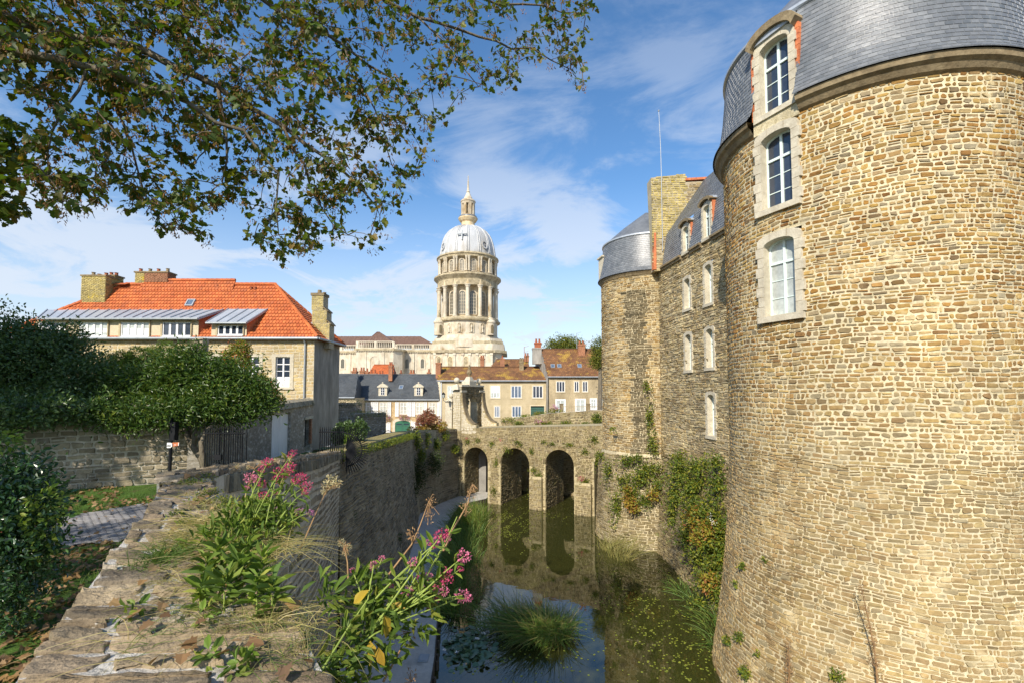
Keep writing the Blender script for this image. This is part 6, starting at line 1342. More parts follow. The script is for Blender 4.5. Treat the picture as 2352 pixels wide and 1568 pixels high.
# ================================================================ PLANTS OF THE MOAT
rng = np.random.default_rng(11)
plant('ivy', 'ivy and hanging plants on the lit base of the far round tower', 'ivy', blobs([(1450, 1130, 24, 28, 34.3), (1480, 1150, 22, 22, 34), (1430, 1100, 20, 16, 34.8), (1500, 1075, 28, 14, 33.9), (1460, 1050, 30, 9, 34.2), (1500, 1020, 12, 40, 34.0), (1492, 960, 10, 40, 34.3), (1485, 885, 12, 14, 34.4), (1405, 985, 10, 6, 35.4), (1380, 1045, 16, 10, 37.4), (1395, 1080, 12, 30, 36), (1415, 1160, 18, 40, 35.2), (1510, 1110, 16, 40, 33.7), (1470, 1100, 36, 26, 34.1), (1440, 1060, 30, 12, 34.8), (1480, 1080, 30, 20, 34)], 34.3, ry=.3), 4300, .15, 'ivy_leaf', 301, shell=0.1, lump=.5)
plant('ivy', 'clump of yellowing ivy low on the far round tower base', 'ivy', blobs([(1445, 1150, 16, 16, 34.2), (1455, 1165, 14, 12, 34.1), (1500, 1135, 12, 18, 33.6), (1440, 1125, 10, 12, 34.3)], 34, ry=.3), 800, .17, 'autumn_leaf', 302, shell=.1)
def wY(x, off=0.): return 10.55*FPX/(x-1176)+off
plant('climbing_shrub', 'dense green and orange climbing growth on the bank wall between the two towers', 'climbing plant', blobs(
   [(1560, 1080, 26, 34, 30.6), (1600, 1110, 30, 40, 28.3), (1645, 1110, 26, 44, 26), (1550, 1130, 20, 50, 31.2), (1590, 1170, 28, 40, 28.3), (1640, 1190, 30, 50, 25.6), (1625, 1250, 30, 40, 25.6), (1655, 1270, 20, 60, 24.6), (1600, 1280, 22, 34, 27), (1620, 1330, 30, 36, 25.3), (1650, 1370, 20, 44, 24), (1560, 1050, 20, 16, 31), (1640, 1060, 24, 22, 26.3), (1580, 1120, 26, 40, 29.3), (1545, 1180, 14, 50, 31.5), (1575, 1230, 20, 40, 29), (1620, 1180, 30, 40, 26.6), (1650, 1220, 22, 60, 25), (1600, 1070, 30, 20, 28.4), (1640, 1310, 26, 40, 25), (1610, 1390, 22, 26, 25.4)], 27, ry=.6), 12500, .15, 'ivy_leaf', 303, shell=.1, lump=.75)
plant('climbing_shrub', 'yellow and orange autumn vine leaves on the bank wall beside the near tower', 'climbing plant', blobs([(1600, 1200, 26, 30, 27.2), (1630, 1215, 22, 30, 25.3), (1610, 1240, 22, 20, 26.2), (1590, 1180, 16, 18, 27.8), (1630, 1340, 24, 26, 24.6), (1600, 1240, 16, 16, 26.6)], 26, ry=.45), 1900, .17, 'autumn_leaf', 304, shell=.1)
pf = blobs([(1632, 1186, 5, 5, 25), (1641, 1200, 6, 6, 24.8), (1634, 1197, 5, 5, 25)], 25, ry=.15); r = thing('rose', 'few white blooms in the climbing growth beside the near tower', 'flowers', pf[0][:3]); bush('petals', pf, 50, .07, M('white_paint'), r, 305, 'quad', shell=.1)
def yface(x):
    k = (x-1176)/1110; s_ = (50.2*k+5.25)/(.887+.461*k); return 50.2-.461*s_-.08
def onb(l): return [(x, y, a_, b_, yface(x)) for x, y, a_, b_ in l]
plant('weeds', 'tufts of weeds rooted in the joints of the stone bridge', 'plants', blobs(onb([(1195, 1020, 10, 6), (1165, 1032, 10, 10), (1130, 1018, 10, 8), (1222, 1035, 7, 12), (1238, 1090, 16, 10), (1075, 1012, 12, 8), (1270, 1018, 20, 4), (1310, 1020, 20, 5), (1345, 1036, 14, 8), (1350, 1145, 12, 12), (1365, 1008, 14, 12), (1140, 1062, 7, 12), (1229, 1135, 14, 16), (1228, 1078, 16, 6), (1135, 1128, 10, 14), (1190, 1014, 24, 3), (1345, 1105, 14, 10), (1100, 1010, 14, 5), (1372, 1055, 8, 24), (1250, 1012, 10, 4)]), 46, ry=.16), 4200, .11, 'ivy_leaf', 306, shell=0, lump=.5)
bp = blobs([(1335, 1098, 10, 7, yface(1335)-.35), (1150, 1010, 6, 4, yface(1150)), (1072, 1006, 6, 5, yface(1072))], 44, ry=.14)
rv = thing('red_flowers', 'small red valerian flowers growing on the bridge pier by the far tower', 'flowers', bp[0][:3]); bush('petals', bp, 200, .08, M('crimson_petal'), rv, 307, 'quad', shell=0)
fb_ = plant('flower_border', 'mixed flowers and green plants along the terrace wall behind the bridge', 'flowers', blobs([(1170, 965, 22, 7, 56), (1205, 958, 20, 7, 56), (1240, 952, 22, 8, 56), (1275, 945, 18, 10, 55.8), (1250, 975, 24, 8, 54.4), (1300, 972, 14, 6, 54.3), (1345, 975, 14, 6, 54), (1370, 960, 14, 14, 54), (1190, 972, 14, 5, 54.8)], 55, ry=.4), 3500, .16, 'ivy_leaf', 308, shell=.1)
bush('blossoms', blobs([(1165, 962, 22, 6, 55.8), (1240, 950, 22, 7, 55.8), (1245, 968, 18, 6, 54.2), (1275, 938, 10, 7, 55.5)], 55, ry=.4), 360, .12, M('autumn_leaf'), fb_, 309, 'quad', shell=.1)
bush('pink_blossoms', blobs([(1240, 966, 16, 5, 54.1), (1275, 934, 12, 8, 55.5)], 55, ry=.3), 220, .11, M('mauve_petal'), fb_, 310, 'quad', shell=.1)
for (x, y, Y, s_) in ((1705, 1298, 19, 9), (1755, 1290, 17, 7), (1700, 1465, 18.3, 13), (1715, 1545, 17, 14), (1925, 1545, 12.4, 20), (1660, 1470, 19.6, 12)):
    pass
def tower_hit(x, y, off=.06):
    r = ray(x, y); k = .5
    for it in range(400):
        p = r*k; rr = math.hypot(p[0]-TC[0], p[1]-TC[1]); g = rr-float(R1(p[2]))-off
        if g < .004: return p
        k += max(g*.7, .003)
    return p
tb = []
for x, y, s_ in ((1705, 1298, .16), (1757, 1283, .10), (1700, 1462, .22), (1715, 1545, .25), (1922, 1548, .20), (1672, 1470, .2), (1690, 1340, .12), (1740, 1500, .12)):
    p = tower_hit(x, y); tb.append((p[0], p[1], p[2], s_, s_, s_*.8))
plant('weeds', 'little green tufts growing from joints low on the near tower', 'plants', tb, 900, .10, 'ivy_leaf', 312, shell=0)
# dry tall stalks against the near tower
for x0, y0, x1, y1, lb in ((2016, 1600, 1984, 1352, 'tall dark dry flower stalk against the foot of the near tower'), (1800, 1610, 1815, 1480, 'shorter rusty dry stalk near the foot of the big tower')):
    a = tower_hit(x0, y0, .1); r_ = ray(x1, y1); b_ = r_*(np.linalg.norm(a[:2])-.35)/np.linalg.norm(r_[:2]); r = thing('dry_stalk', lb, 'plant', tuple(a))
    pts = [a+(b_-a)*t_+np.array([.08*math.sin(t_*4), 0, 0]) for t_ in np.linspace(0, 1, 7)]; mb = MB().tube(pts, list(np.linspace(.03, .008, 7)), 6)
    for i in range(60):
        t_ = rng.uniform(.15, 1); p = a+(b_-a)*t_+np.array([.08*math.sin(t_*4), 0, 0]); d = unit(rng.normal(size=3)+np.array([0, 0, .5]))*.28*(1.1-t_); mb.tube([p, p+d*.6, p+d+np.array([0, 0, .05])], [.006, .004, .004], 4)
    mb.build('stem', M('stem_dry'), r); bush('seeds', [(p[0], p[1], p[2], .13, .13, .18) for p in pts[2:]], 500, .04, M('stem_dry'), r, 314, 'quad', shell=.1)
# ---- reeds
def reeds(name, label, cat, spots, n, length, width, lean, mat, seed, spread, stuff=False, dry=0.):
    rg_ = np.random.default_rng(seed); S = np.array(spots, float); k = rg_.integers(0, len(S), n); base = S[k, :3]+rg_.normal(size=(n, 3))*np.array([1, 1, 0])*S[k, 3:4]
    base[:, 2] = S[k, 2]; c = unit(base-S[k, :3]+1e-6); d = c*spread+np.array([0, 0, 1.])+rg_.normal(size=(n, 3))*.16; bend = np.array(lean)+c*.35+rg_.normal(size=(n, 3))*.2; bend[:, 2] -= .25
    r = thing(name, label, cat, tuple(S[0, :3])); m = int(n*dry)
    blades('blades', base[m:], d[m:], length, width, bend[m:], M(mat), r, rg_)
    if m: blades('dry_blades', base[:m], d[:m], length*.9, width, bend[:m], M('reed_dry'), r, rg_)
    return r
zw = WATER-.1
cl_ = PZ(1240, 1462, WATER)
reeds('reed_clump', 'big round clump of reeds standing alone in the moat water', 'reeds', [(cl_[0]+a, cl_[1]+b_, zw, .38) for a, b_ in ((.1, 0), (.45, .1), (-.2, .15), (.65, .3), (-.1, .5), (.4, .6), (-.4, .4))], 2300, 1.75, .036, (-.32, -.02, -.26), 'reed_blade', 321, .36, dry=.25)
reeds('reed_clump', 'few tall stray reed stems sticking out of the big clump', 'reeds', [(cl_[0]+a, cl_[1]+b_, zw, .45) for a, b_ in ((.7, .3), (.1, .2), (-.5, .3))], 110, 2.3, .03, (-.35, 0, -.1), 'reed_dry', 329, .3)
reeds('reed_clump', 'thin reeds leaning left beside the big reed clump', 'reeds', [(cl_[0]-1.6+a, cl_[1]+.8+b_, zw, .5) for a, b_ in ((0, 0), (-.5, .3), (.3, 1.))], 260, 1.6, .028, (-.55, 0, -.1), 'reed_blade', 322, .2)
sp_ = []
for x, y in ((1045, 1400), (1040, 1360), (1052, 1330), (1045, 1300), (1055, 1270), (1062, 1240), (1065, 1215), (1070, 1195), (1085, 1180), (1075, 1225), (1060, 1290)): p = PZ(x, y, WATER); sp_.append((p[0], p[1], zw, .5))
reeds('reed_bed', 'dense strip of green reeds along the canal path edge', 'reeds', sp_, 5200, 1.35, .03, (-.3, .05, -.05), 'reed_blade', 323, .15, dry=.08)
sp2 = [(*PZ(x, y, WATER)[:2], zw, .35) for x, y in ((1090, 1205), (1100, 1190), (1085, 1215))]
reeds('reed_bed', 'pale sunlit reeds at the far end of the canal path strip', 'reeds', sp2, 900, 2.0, .03, (-.3, .05, -.05), 'valerian_leaf', 324, .15, dry=.2)
reeds('reed_clump', 'yellowing reeds at the waterline of the far tower', 'reeds', [(*PZ(x, y, WATER)[:2], zw, .25) for x, y in ((1395, 1262), (1410, 1275), (1435, 1285))], 330, 1.9, .03, (.5, 0, -.1), 'reed_dry', 325, .2)
reeds('reed_clump', 'green reeds bending over the water under the bank wall', 'reeds', [(*PZ(x, y, WATER)[:2], zw, .3) for x, y in ((1560, 1345), (1590, 1375), (1575, 1360))], 140, .9, .03, (-.4, 0, -.1), 'reed_blade', 326, .2)
reeds('reed_clump', 'reeds bending left at the foot of the near tower', 'reeds', [(*PZ(x, y, WATER)[:2], zw, .3) for x, y in ((1640, 1440), (1645, 1420), (1640, 1475))], 170, 1.1, .03, (-.6, -.1, -.1), 'reed_blade', 327, .2)
# brown dried plants in the reed strip
plant('dry_plants', 'brown seeded dock plants among the reeds by the water', 'plants', [(*PZ(x, y, WATER)[:2], WATER+h_, .35, .35, .5) for x, y, h_ in ((1090, 1400, 1.0), (1080, 1370, 1.1), (1095, 1350, .9), (1070, 1440, .8))], 1500, .05, 'stem_dry', 328, shape='quad', shell=.1)
# ---- water lilies and floating weed
def floatl(name, label, cat, pts, size, mat, z, seed, kind=None, tilt=.06):
    rg_ = np.random.default_rng(seed); p = np.array(pts); p[:, 2] = z; n = len(p); a = rg_.uniform(0, 6.28, n); d = np.stack([np.cos(a), np.sin(a), rg_.normal(size=n)*tilt*.5], -1)
    nr = unit(np.array([0, 0, 1.])+rg_.normal(size=(n, 3))*tilt); r = None if kind else thing(name, label, cat, tuple(p[0]))
    o = leaves(name if kind else 'pads', p, d, size, M(mat), r, rg_, 'disc', nrm=nr)
    if kind: tag(o, kind=kind)
    return r
lp_ = [PZ(1068+rng.normal()*29, 1487+rng.normal()*21, WATER) for _ in range(330)]; lp_ = [p for p in lp_ if p[0] > -2.75]
for i, p in enumerate(lp_): p[2] = 0
lily = floatl('water_lilies', 'patch of dark water lily pads with a few white flowers beside the path', 'water lilies', lp_, .30, 'lily_pad_leaf', WATER+.02, 331, tilt=.35)
for x, y in ((1096, 1467), (1020, 1493), (1050, 1499), (1110, 1455)):
    p = PZ(x, y, WATER+.06); q_ = np.repeat([p], 14, 0); a = np.linspace(0, 12.5, 14); dd_ = np.stack([np.cos(a), np.sin(a), np.linspace(.4, 1.6, 14)], -1)
    leaves('lily_flower', q_, dd_, .11, M('white_paint'), lily, rng, 'leaf', .5)
dw = []
def clus(cx_, cy_, sx2, sy2, n_, th=.0):
    for _ in range(n_):
        x, y = cx_+rng.normal()*sx2, cy_+rng.normal()*sy2; f = math.sin(x*.11)*math.sin(y*.17+x*.05)+.6*math.sin(x*.23+y*.31)
        if f < th: continue
        p = PZ(x, y, WATER); dw.append((p[0]+rng.normal()*.03, p[1]+rng.normal()*.03, 0))
clus(1165, 1205, 32, 22, 900, -.2); clus(1125, 1180, 26, 20, 500, -.2); clus(1250, 1180, 50, 8, 260); clus(1520, 1440, 60, 50, 480, .2); clus(1580, 1500, 40, 40, 260, .1); clus(1450, 1380, 40, 14, 160); clus(1300, 1500, 180, 60, 420, .3); clus(1420, 1300, 90, 50, 200, .4); clus(1120, 1540, 80, 30, 150, 0)
dw = [p for p in dw if p[0] > -2.3]
floatl('duckweed', '', '', dw, .085, 'duckweed_leaf', WATER+.006, 332, kind='stuff', tilt=.0)
# ================================================================ FOREGROUND PLANTS
def stemcurve(p0, p1, sag, n=7):
    p0, p1 = np.array(p0), np.array(p1); return [p0+(p1-p0)*t_+np.array([0, 0, sag*4*t_*(1-t_)]) for t_ in np.linspace(0, 1, n)]
def flowerhead(c, r, mat, root, sd_, n=130):
    rg_ = np.random.default_rng(sd_); bl = [(c[0], c[1], c[2], r, r, r*.75)]; pts, d = blob_pts(bl, n, rg_, .55, .25)
    leaves('flower_head', pts, d+rg_.normal(size=d.shape)*.5, r*.34, M(mat), root, rg_, 'quad', .6, nrm=unit(rg_.normal(size=(n, 3))))
def foliate(pts, root, n, L, rg_, out, wid=.27):
    """opposite pairs of long leaves up a stem"""
    pts = np.array(pts); P_ = []; D = []
    for i in range(n):
        t_ = (i+.5)/n*(len(pts)-1); k = int(t_); p = pts[k]+(pts[min(k+1, len(pts)-1)]-pts[k])*(t_-k); ax = unit(pts[min(k+1, len(pts)-1)]-pts[k]+1e-6)
        a = rg_.normal(size=3); a = unit(a-ax*np.dot(a, ax))
        for s_ in (1, -1): P_.append(p); D.append(a*s_+ax*rg_.uniform(.1, .8)+np.array([0, 0, .12]))
    out[0] += P_; out[1] += D
def valerian(name, label, stems, heads, leafL, seed, extra=None, group=None, nleaf=9, thick=.006, dens=1):
    rg_ = np.random.default_rng(seed); r = thing(name, label, 'plant', tuple(stems[0][0]), group); mb = MB(); out = [[], []]
    for s in stems:
        for i in range(len(s)-1): pass
        mb.tube(s, list(np.linspace(thick, thick*.45, len(s))), 6); foliate(s, r, nleaf, leafL, rg_, out)
    mb.build('stem', M('stem_green'), r)
    if extra is not None: out[0] += list(extra[0]); out[1] += list(extra[1])
    leaves('leaves', np.array(out[0]), np.array(out[1]), leafL, M('valerian_leaf'), r, rg_, 'leaf', .235, droop=.22)
    for i, (c, rad, m_) in enumerate(heads): flowerhead(c, rad*.9, m_, r, seed*7+i, 110)
    return r
zc = zA+.03
# clump with crimson flowers in the middle distance
rg2 = np.random.default_rng(5)
hd = [(672, 1038, 8, 'crimson_petal'), (667, 1046, 6, 'crimson_petal'), (615, 1062, 12, 'crimson_petal'), (600, 1078, 7, 'crimson_petal'), (575, 1097, 13, 'pink_petal'), (588, 1099, 10, 'pink_petal'), (603, 1112, 9, 'crimson_petal'), (640, 1080, 9, 'crimson_petal'), (655, 1084, 12, 'crimson_petal'), (665, 1072, 13, 'crimson_petal'), (690, 1096, 14, 'crimson_petal'), (703, 1115, 11, 'crimson_petal'), (640, 1100, 12, 'crimson_petal'), (680, 1102, 9, 'crimson_petal'), (605, 1136, 10, 'crimson_petal'), (632, 1130, 6, 'pink_petal'), (700, 1130, 7, 'crimson_petal'), (567, 1118, 5, 'pink_petal'), (686, 1172, 7, 'mauve_petal'), (714, 1176, 8, 'mauve_petal'), (683, 1186, 5, 'pink_petal'), (632, 1170, 7, 'mauve_petal')]
st_ = []; hs2 = []
for x, y, r_, m_ in hd:
    Y = 3.75+rg2.uniform(-.25, .25); h = P(x, y, Y); bx = 560+(x-560)*.35+rg2.uniform(-30, 30); b0 = P(bx, 1225+rg2.uniform(-25, 25), Y-.15); st_.append(stemcurve(b0, h, .03)); hs2.append((h, r_*Y/FPX*1.15, m_))
bl = blobs([(560, 1205, 70, 40, 3.6), (600, 1180, 60, 36, 3.8), (520, 1235, 70, 34, 3.4), (630, 1215, 50, 44, 3.6), (480, 1250, 50, 30, 3.3), (590, 1250, 60, 36, 3.4), (650, 1190, 30, 20, 3.9), (590, 1175, 40, 18, 3.9)], 3.6)
ep, ed_ = blob_pts(bl, 820, rg2, .3); ed_ = ed_+rg2.normal(size=ed_.shape)*.6+np.array([0, 0, .3])
valerian('valerian', 'bushy red valerian with crimson flower heads on the corner of the parapet', st_, hs2, .075, 5, (ep, ed_), nleaf=5, thick=.005)
# leafy plants nearer
def rosette(x, y, Y, n, L, tilt, out, rg_):
    c = P(x, y, Y)
    for i in range(n):
        a = i*2.4; out[0].append(c+np.array([0, 0, .008*i])); out[1].append(np.array([math.cos(a), math.sin(a), tilt+.06*i]))
out = [[], []]; st_ = []
for x, y, Y, n_, L_, h_ in ((545, 1335, 2.55, 14, 0, 40), (500, 1300, 2.7, 14, 0, 36), (470, 1330, 2.65, 12, 0, 30), (600, 1330, 2.6, 14, 0, 44), (560, 1290, 2.8, 12, 0, 30), (515, 1365, 2.45, 12, 0, 30), (625, 1375, 2.4, 10, 0, 30), (460, 1375, 2.45, 10, 0, 24), (590, 1375, 2.4, 12, 0, 36)):
    rosette(x, y, Y, n_, .1, .05, out, rg2); st_.append(stemcurve(P(x, y+h_+10, Y), P(x, y-h_*.3, Y), .0)); rosette(x+3, y-h_*.4, Y, n_-2, .1, .5, out, rg2)
vl = valerian('leafy_plant', 'leafy green plant without flowers growing from the coping stones', st_, [], .095, 6, out, nleaf=5, thick=.006)
# overhanging plant with pink heads
hd = [(1015, 1226, 15), (1003, 1240, 9), (1027, 1238, 7), (996, 1250, 9), (983, 1244, 8), (1064, 1277, 16), (1058, 1305, 7), (950, 1289, 11), (858, 1296, 9), (846, 1305, 7), (809, 1308, 6), (877, 1281, 7), (1024, 1322, 18), (1015, 1336, 13), (984, 1323, 10), (962, 1330, 12), (970, 1342, 10), (936, 1355, 12), (992, 1367, 16), (985, 1388, 9), (1019, 1357, 11), (1000, 1348, 7), (1062, 1366, 15), (1075, 1372, 9), (896, 1344, 9), (877, 1349, 7), (888, 1406, 9), (884, 1422, 9), (895, 1424, 6)]
st_ = []; hs2 = []
root_ = P(745, 1535, 2.05)
jn = [P(860, 1440, 2.25), P(900, 1430, 2.3), P(940, 1400, 2.35), P(840, 1400, 2.3)]
st_.append([root_, P(800, 1500, 2.12), P(860, 1455, 2.2), P(930, 1420, 2.3), P(1010, 1390, 2.4), P(1062, 1368, 2.45)])
st_.append([P(735, 1545, 2.0), P(800, 1440, 2.15), P(845, 1375, 2.25), P(858, 1300, 2.35)])
st_.append([P(880, 1440, 2.25), P(935, 1385, 2.35), P(975, 1330, 2.4), P(1015, 1262, 2.5), P(1050, 1185, 2.55)])
for i, (x, y, r_) in enumerate(hd):
    Y = 2.42+rg2.uniform(-.12, .12); h = P(x, y, Y); j = jn[i % 4] if x > 900 else jn[3]; m_ = 'pink_petal' if i % 3 else 'crimson_petal'
    st_.append(stemcurve(j, h, .01, 6)); hs2.append((h, r_*Y/FPX*1.12, m_))
for x, y, r_ in ((811, 1522, 10), (835, 1562, 9), (741, 1527, 8), (800, 1528, 7), (850, 1556, 6)): Y = 2.3; h = P(x, y, Y); st_.append(stemcurve(P(x-20, 1600, 2.25), h, .01)); hs2.append((h, r_*Y/FPX, 'mauve_petal'))
bl = blobs([(860, 1440, 70, 40, 2.25), (800, 1480, 60, 40, 2.15), (900, 1470, 50, 40, 2.3), (820, 1400, 60, 36, 2.3), (760, 1370, 50, 34, 2.3), (740, 1330, 40, 20, 2.35), (860, 1370, 40, 30, 2.35), (960, 1420, 50, 34, 2.4), (780, 1540, 70, 30, 2.1), (870, 1530, 40, 34, 2.2), (940, 1370, 40, 26, 2.4), (820, 1340, 40, 20, 2.4)], 2.25)
ep, ed_ = blob_pts(bl, 330, rg2, .2); ed_ = ed_*.5+rg2.normal(size=ed_.shape)*.6+np.array([.3, 0, .25])
vb = valerian('valerian', 'pink flowering valerian stems leaning out over the moat from the wall edge', st_, hs2, .078, 7, (ep, ed_), nleaf=4, thick=.0052)
q_ = [P(850, 1470, 2.15), P(812, 1385, 2.25), P(935, 1400, 2.3), P(882, 1410, 2.2), P(870, 1485, 2.1)]
leaves('yellow_leaves', np.array(q_), np.array([(.1, -.1, -1), (.6, 0, .6), (-.5, 0, .3), (.2, 0, -1), (.2, 0, -.9)]), .10, M('yellow_leaf'), vb, rng, 'leaf', .5)
# dried stalks with seed heads
def drystalk(label, pts, heads, seed, mat='seed_fluff', n=110):
    r = thing('dried_flower', label, 'plant', tuple(pts[0])); MB().tube(pts, list(np.linspace(.006, .0025, len(pts))), 5).build('stem', M('stem_dry'), r); mb = MB()
    for c, rad in heads:
        for _ in range(9): e = c+rng.normal(size=3)*rad*.6; mb.tube([pts[-1] if np.linalg.norm(pts[-1]-c) < .1 else c-np.array([0, 0, rad*1.3]), e], .0016, 4)
        bush('seed_head', [(c[0], c[1], c[2], rad, rad, rad)], n, rad*.4, M(mat), r, seed, 'quad', shell=.3); seed += 1
    mb.build('stalklets', M('stem_dry'), r)
drystalk('dried stalk with cream fluffy seed heads beside the crimson flowers', [P(690, 1260, 3.5), P(720, 1190, 3.6), P(750, 1125, 3.7)], [(P(762, 1100, 3.7), .04), (P(752, 1112, 3.7), .04), (P(775, 1108, 3.7), .032), (P(745, 1128, 3.7), .025)], 401)
drystalk('pale fluffy dried seed head in front of the dark moat wall', [P(800, 1340, 2.8), P(798, 1290, 2.85), P(790, 1250, 2.9)], [(P(785, 1246, 2.9), .022), (P(800, 1255, 2.9), .02), (P(793, 1268, 2.9), .018)], 411)
drystalk('bare brown stalk rising in front of the canal path', [P(893, 1318, 2.4), P(945, 1250, 2.5), P(965, 1205, 2.55), P(985, 1150, 2.6)], [(P(948, 1225, 2.5), .035), (P(985, 1185, 2.6), .03), (P(990, 1150, 2.6), .03)], 421, 'stem_dry', 40)
drystalk('brown stalk with feathery seed branches in front of the reed strip', [P(1018, 1265, 2.5), P(1040, 1215, 2.55), P(1075, 1155, 2.6), P(1085, 1110, 2.65)], [(P(1070, 1165, 2.6), .035), (P(1082, 1130, 2.6), .03)], 431, 'stem_dry', 40)
drystalk('dry brown branching seed stem at the bottom beside the canal path', [P(880, 1565, 2.3), P(915, 1500, 2.35), P(940, 1450, 2.4)], [(P(930, 1460, 2.4), .04), (P(945, 1545, 2.4), .03)], 441, 'stem_dry', 30)
drystalk('thin brown seed heads standing in front of the iron gate', [P(560, 1150, 4.2), P(575, 1100, 4.4), P(585, 1075, 4.5)], [(P(600, 1062, 4.5), .02), (P(570, 1072, 4.5), .02), (P(545, 1070, 4.5), .02), (P(632, 1055, 4.6), .02)], 451)
# grasses on the coping
def tuft(label, spots, n, L, w, mat, seed, spread=.8, bend=.5):
    rg_ = np.random.default_rng(seed); S = np.array(spots); k = rg_.integers(0, len(S), n); base = S[k]+rg_.normal(size=(n, 3))*np.array([.07, .09, 0]); a = rg_.uniform(0, 6.28, n)
    d = np.stack([np.cos(a)*spread, np.sin(a)*spread, np.ones(n)], -1)+rg_.normal(size=(n, 3))*.25; be_ = np.stack([np.cos(a)*bend, np.sin(a)*bend, -np.ones(n)*bend*.9], -1)+rg_.normal(size=(n, 3))*.15
    r = thing('grass_tuft', label, 'grass', tuple(S[0])); blades('blades', base, d, L, w, be_, M(mat), r, rg_); return r
cz_ = lambda l: [PZ(x, y, zc-.02) for x, y in l]
tuft('dry straw-coloured grass sprawling over the middle of the coping', cz_([(440, 1245), (480, 1230), (520, 1215), (560, 1260), (600, 1290), (640, 1260), (520, 1270), (470, 1200)]), 1100, .36, .0035, 'dry_grass', 501, 1.0, .7)
tuft('upright green grass tuft on the left part of the coping', cz_([(372, 1290), (380, 1300), (390, 1285)]), 330, .20, .004, 'grass_blade', 502, .5, .4)
tuft('thin grass growing between the nearest coping stones', cz_([(560, 1480), (640, 1450), (700, 1480), (690, 1540), (520, 1440), (350, 1460), (420, 1400)]), 260, .16, .003, 'grass_blade', 503, .9, .6)
tuft('long bent dry grass stems at the near end of the coping', cz_([(370, 1440), (390, 1470), (560, 1400), (620, 1440), (700, 1450)]), 70, .36, .0032, 'dry_grass', 504, .9, .9)
tuft('fine dry grass and stems sprawling over the nearer right half of the coping', cz_([(430, 1320), (460, 1350), (500, 1400), (580, 1440), (640, 1400), (660, 1440), (400, 1340), (700, 1500)]), 520, .24, .0026, 'dry_grass', 508, 1.0, .8)
tuft('dry grass at the far bend of the parapet', cz_([(440, 1140), (470, 1160), (500, 1170), (430, 1110)]), 200, .22, .004, 'dry_grass', 505, .9, .6)
small = plant('moss', 'bright moss and small weeds on the far end of the parapet', 'moss', [(*PZ(x, y, zA+.03), r_, r_, .04) for x, y, r_ in ((440, 1108, .14), (470, 1095, .12), (510, 1150, .16), (520, 1165, .14), (455, 1150, .1), (410, 1180, .1), (425, 1200, .09), (480, 1130, .12))], 1500, .03, 'ivy_leaf', 506, shell=0, shape='quad')
plant('seedling', 'small green weed seedling between the nearest stones', 'plant', [(*PZ(x, y, zA+.05), .05, .05, .04) for x, y in ((545, 1530), (560, 1520), (480, 1500), (300, 1400), (470, 1415))], 90, .05, 'valerian_leaf', 507, shell=0)
# fallen leaves
rg3 = np.random.default_rng(9)
def fallen(pts, size, name, seed):
    p = np.array(pts); n = len(p); rg_ = np.random.default_rng(seed); a = rg_.uniform(0, 6.28, n); d = np.stack([np.cos(a), np.sin(a), rg_.normal(size=n)*.25], -1)
    o = leaves(name, p, d, size, M('fallen_leaf'), None, rg_, 'maple', droop=.55, nrm=unit(np.array([0, 0, 1.])+rg_.normal(size=(n, 3))*.6)); tag(o, kind='stuff')
pts = []
for _ in range(75):
    t_ = rg3.uniform(0, 1)**1.2; k = t_*(len(Lp)-2)+1; i = int(k); i = min(i, len(Lp)-2); f = k-i; L0 = Lp[i]+(Lp[i+1]-Lp[i])*f; R0 = Rp[i]+(Rp[i+1]-Rp[i])*f; q_ = L0+(R0-L0)*rg3.beta(2.2, 1.4); pts.append((q_[0], q_[1], zA+.06))
for x, y in ((690, 1510), (655, 1528), (580, 1390), (330, 1330), (450, 1240), (600, 1400), (350, 1425), (370, 1380), (420, 1500), (470, 1420)): p = PZ(x, y, zA+.07); pts.append(tuple(p))
fallen(pts, .062, 'fallen_leaves_on_coping', 21)
pts = []
for _ in range(8500):
    y = rg3.uniform(4.5, 17.5); x = terx(y)-rg3.uniform(.1, 11)*rg3.uniform(.2, 1)
    f = math.sin(x*1.1+y*.7)*math.sin(y*1.3-x*.4)+.5*math.sin(x*3+y*2.2)
    near = 1 if (y < 11.5 or 14 < y < 15.6) else 0
    if ipp(np.array([x]), np.array([y]))[0]: 
        if rg3.uniform() > .10: continue
    elif f < -.1 and not (near and rg3.uniform() < .5): continue
    pts.append((x, y, -3.4+.06))
fallen(pts, .10, 'fallen_leaves', 22)
n = 26000; y = rg3.uniform(4.3, 17.5, n); x = np.array([terx(v) for v in y])-rg3.uniform(.05, 9.5, n); k = ~ipp(x, y); x, y = x[k], y[k]; n = len(x)
o = blades('grass', np.stack([x, y, np.full(n, -3.42)], -1), rg3.normal(size=(n, 3))*.35+np.array([0, 0, 1.]), .11, .012, rg3.normal(size=(n, 3))*.3, M('grass_blade'), None, rg3); tag(o, kind='stuff')
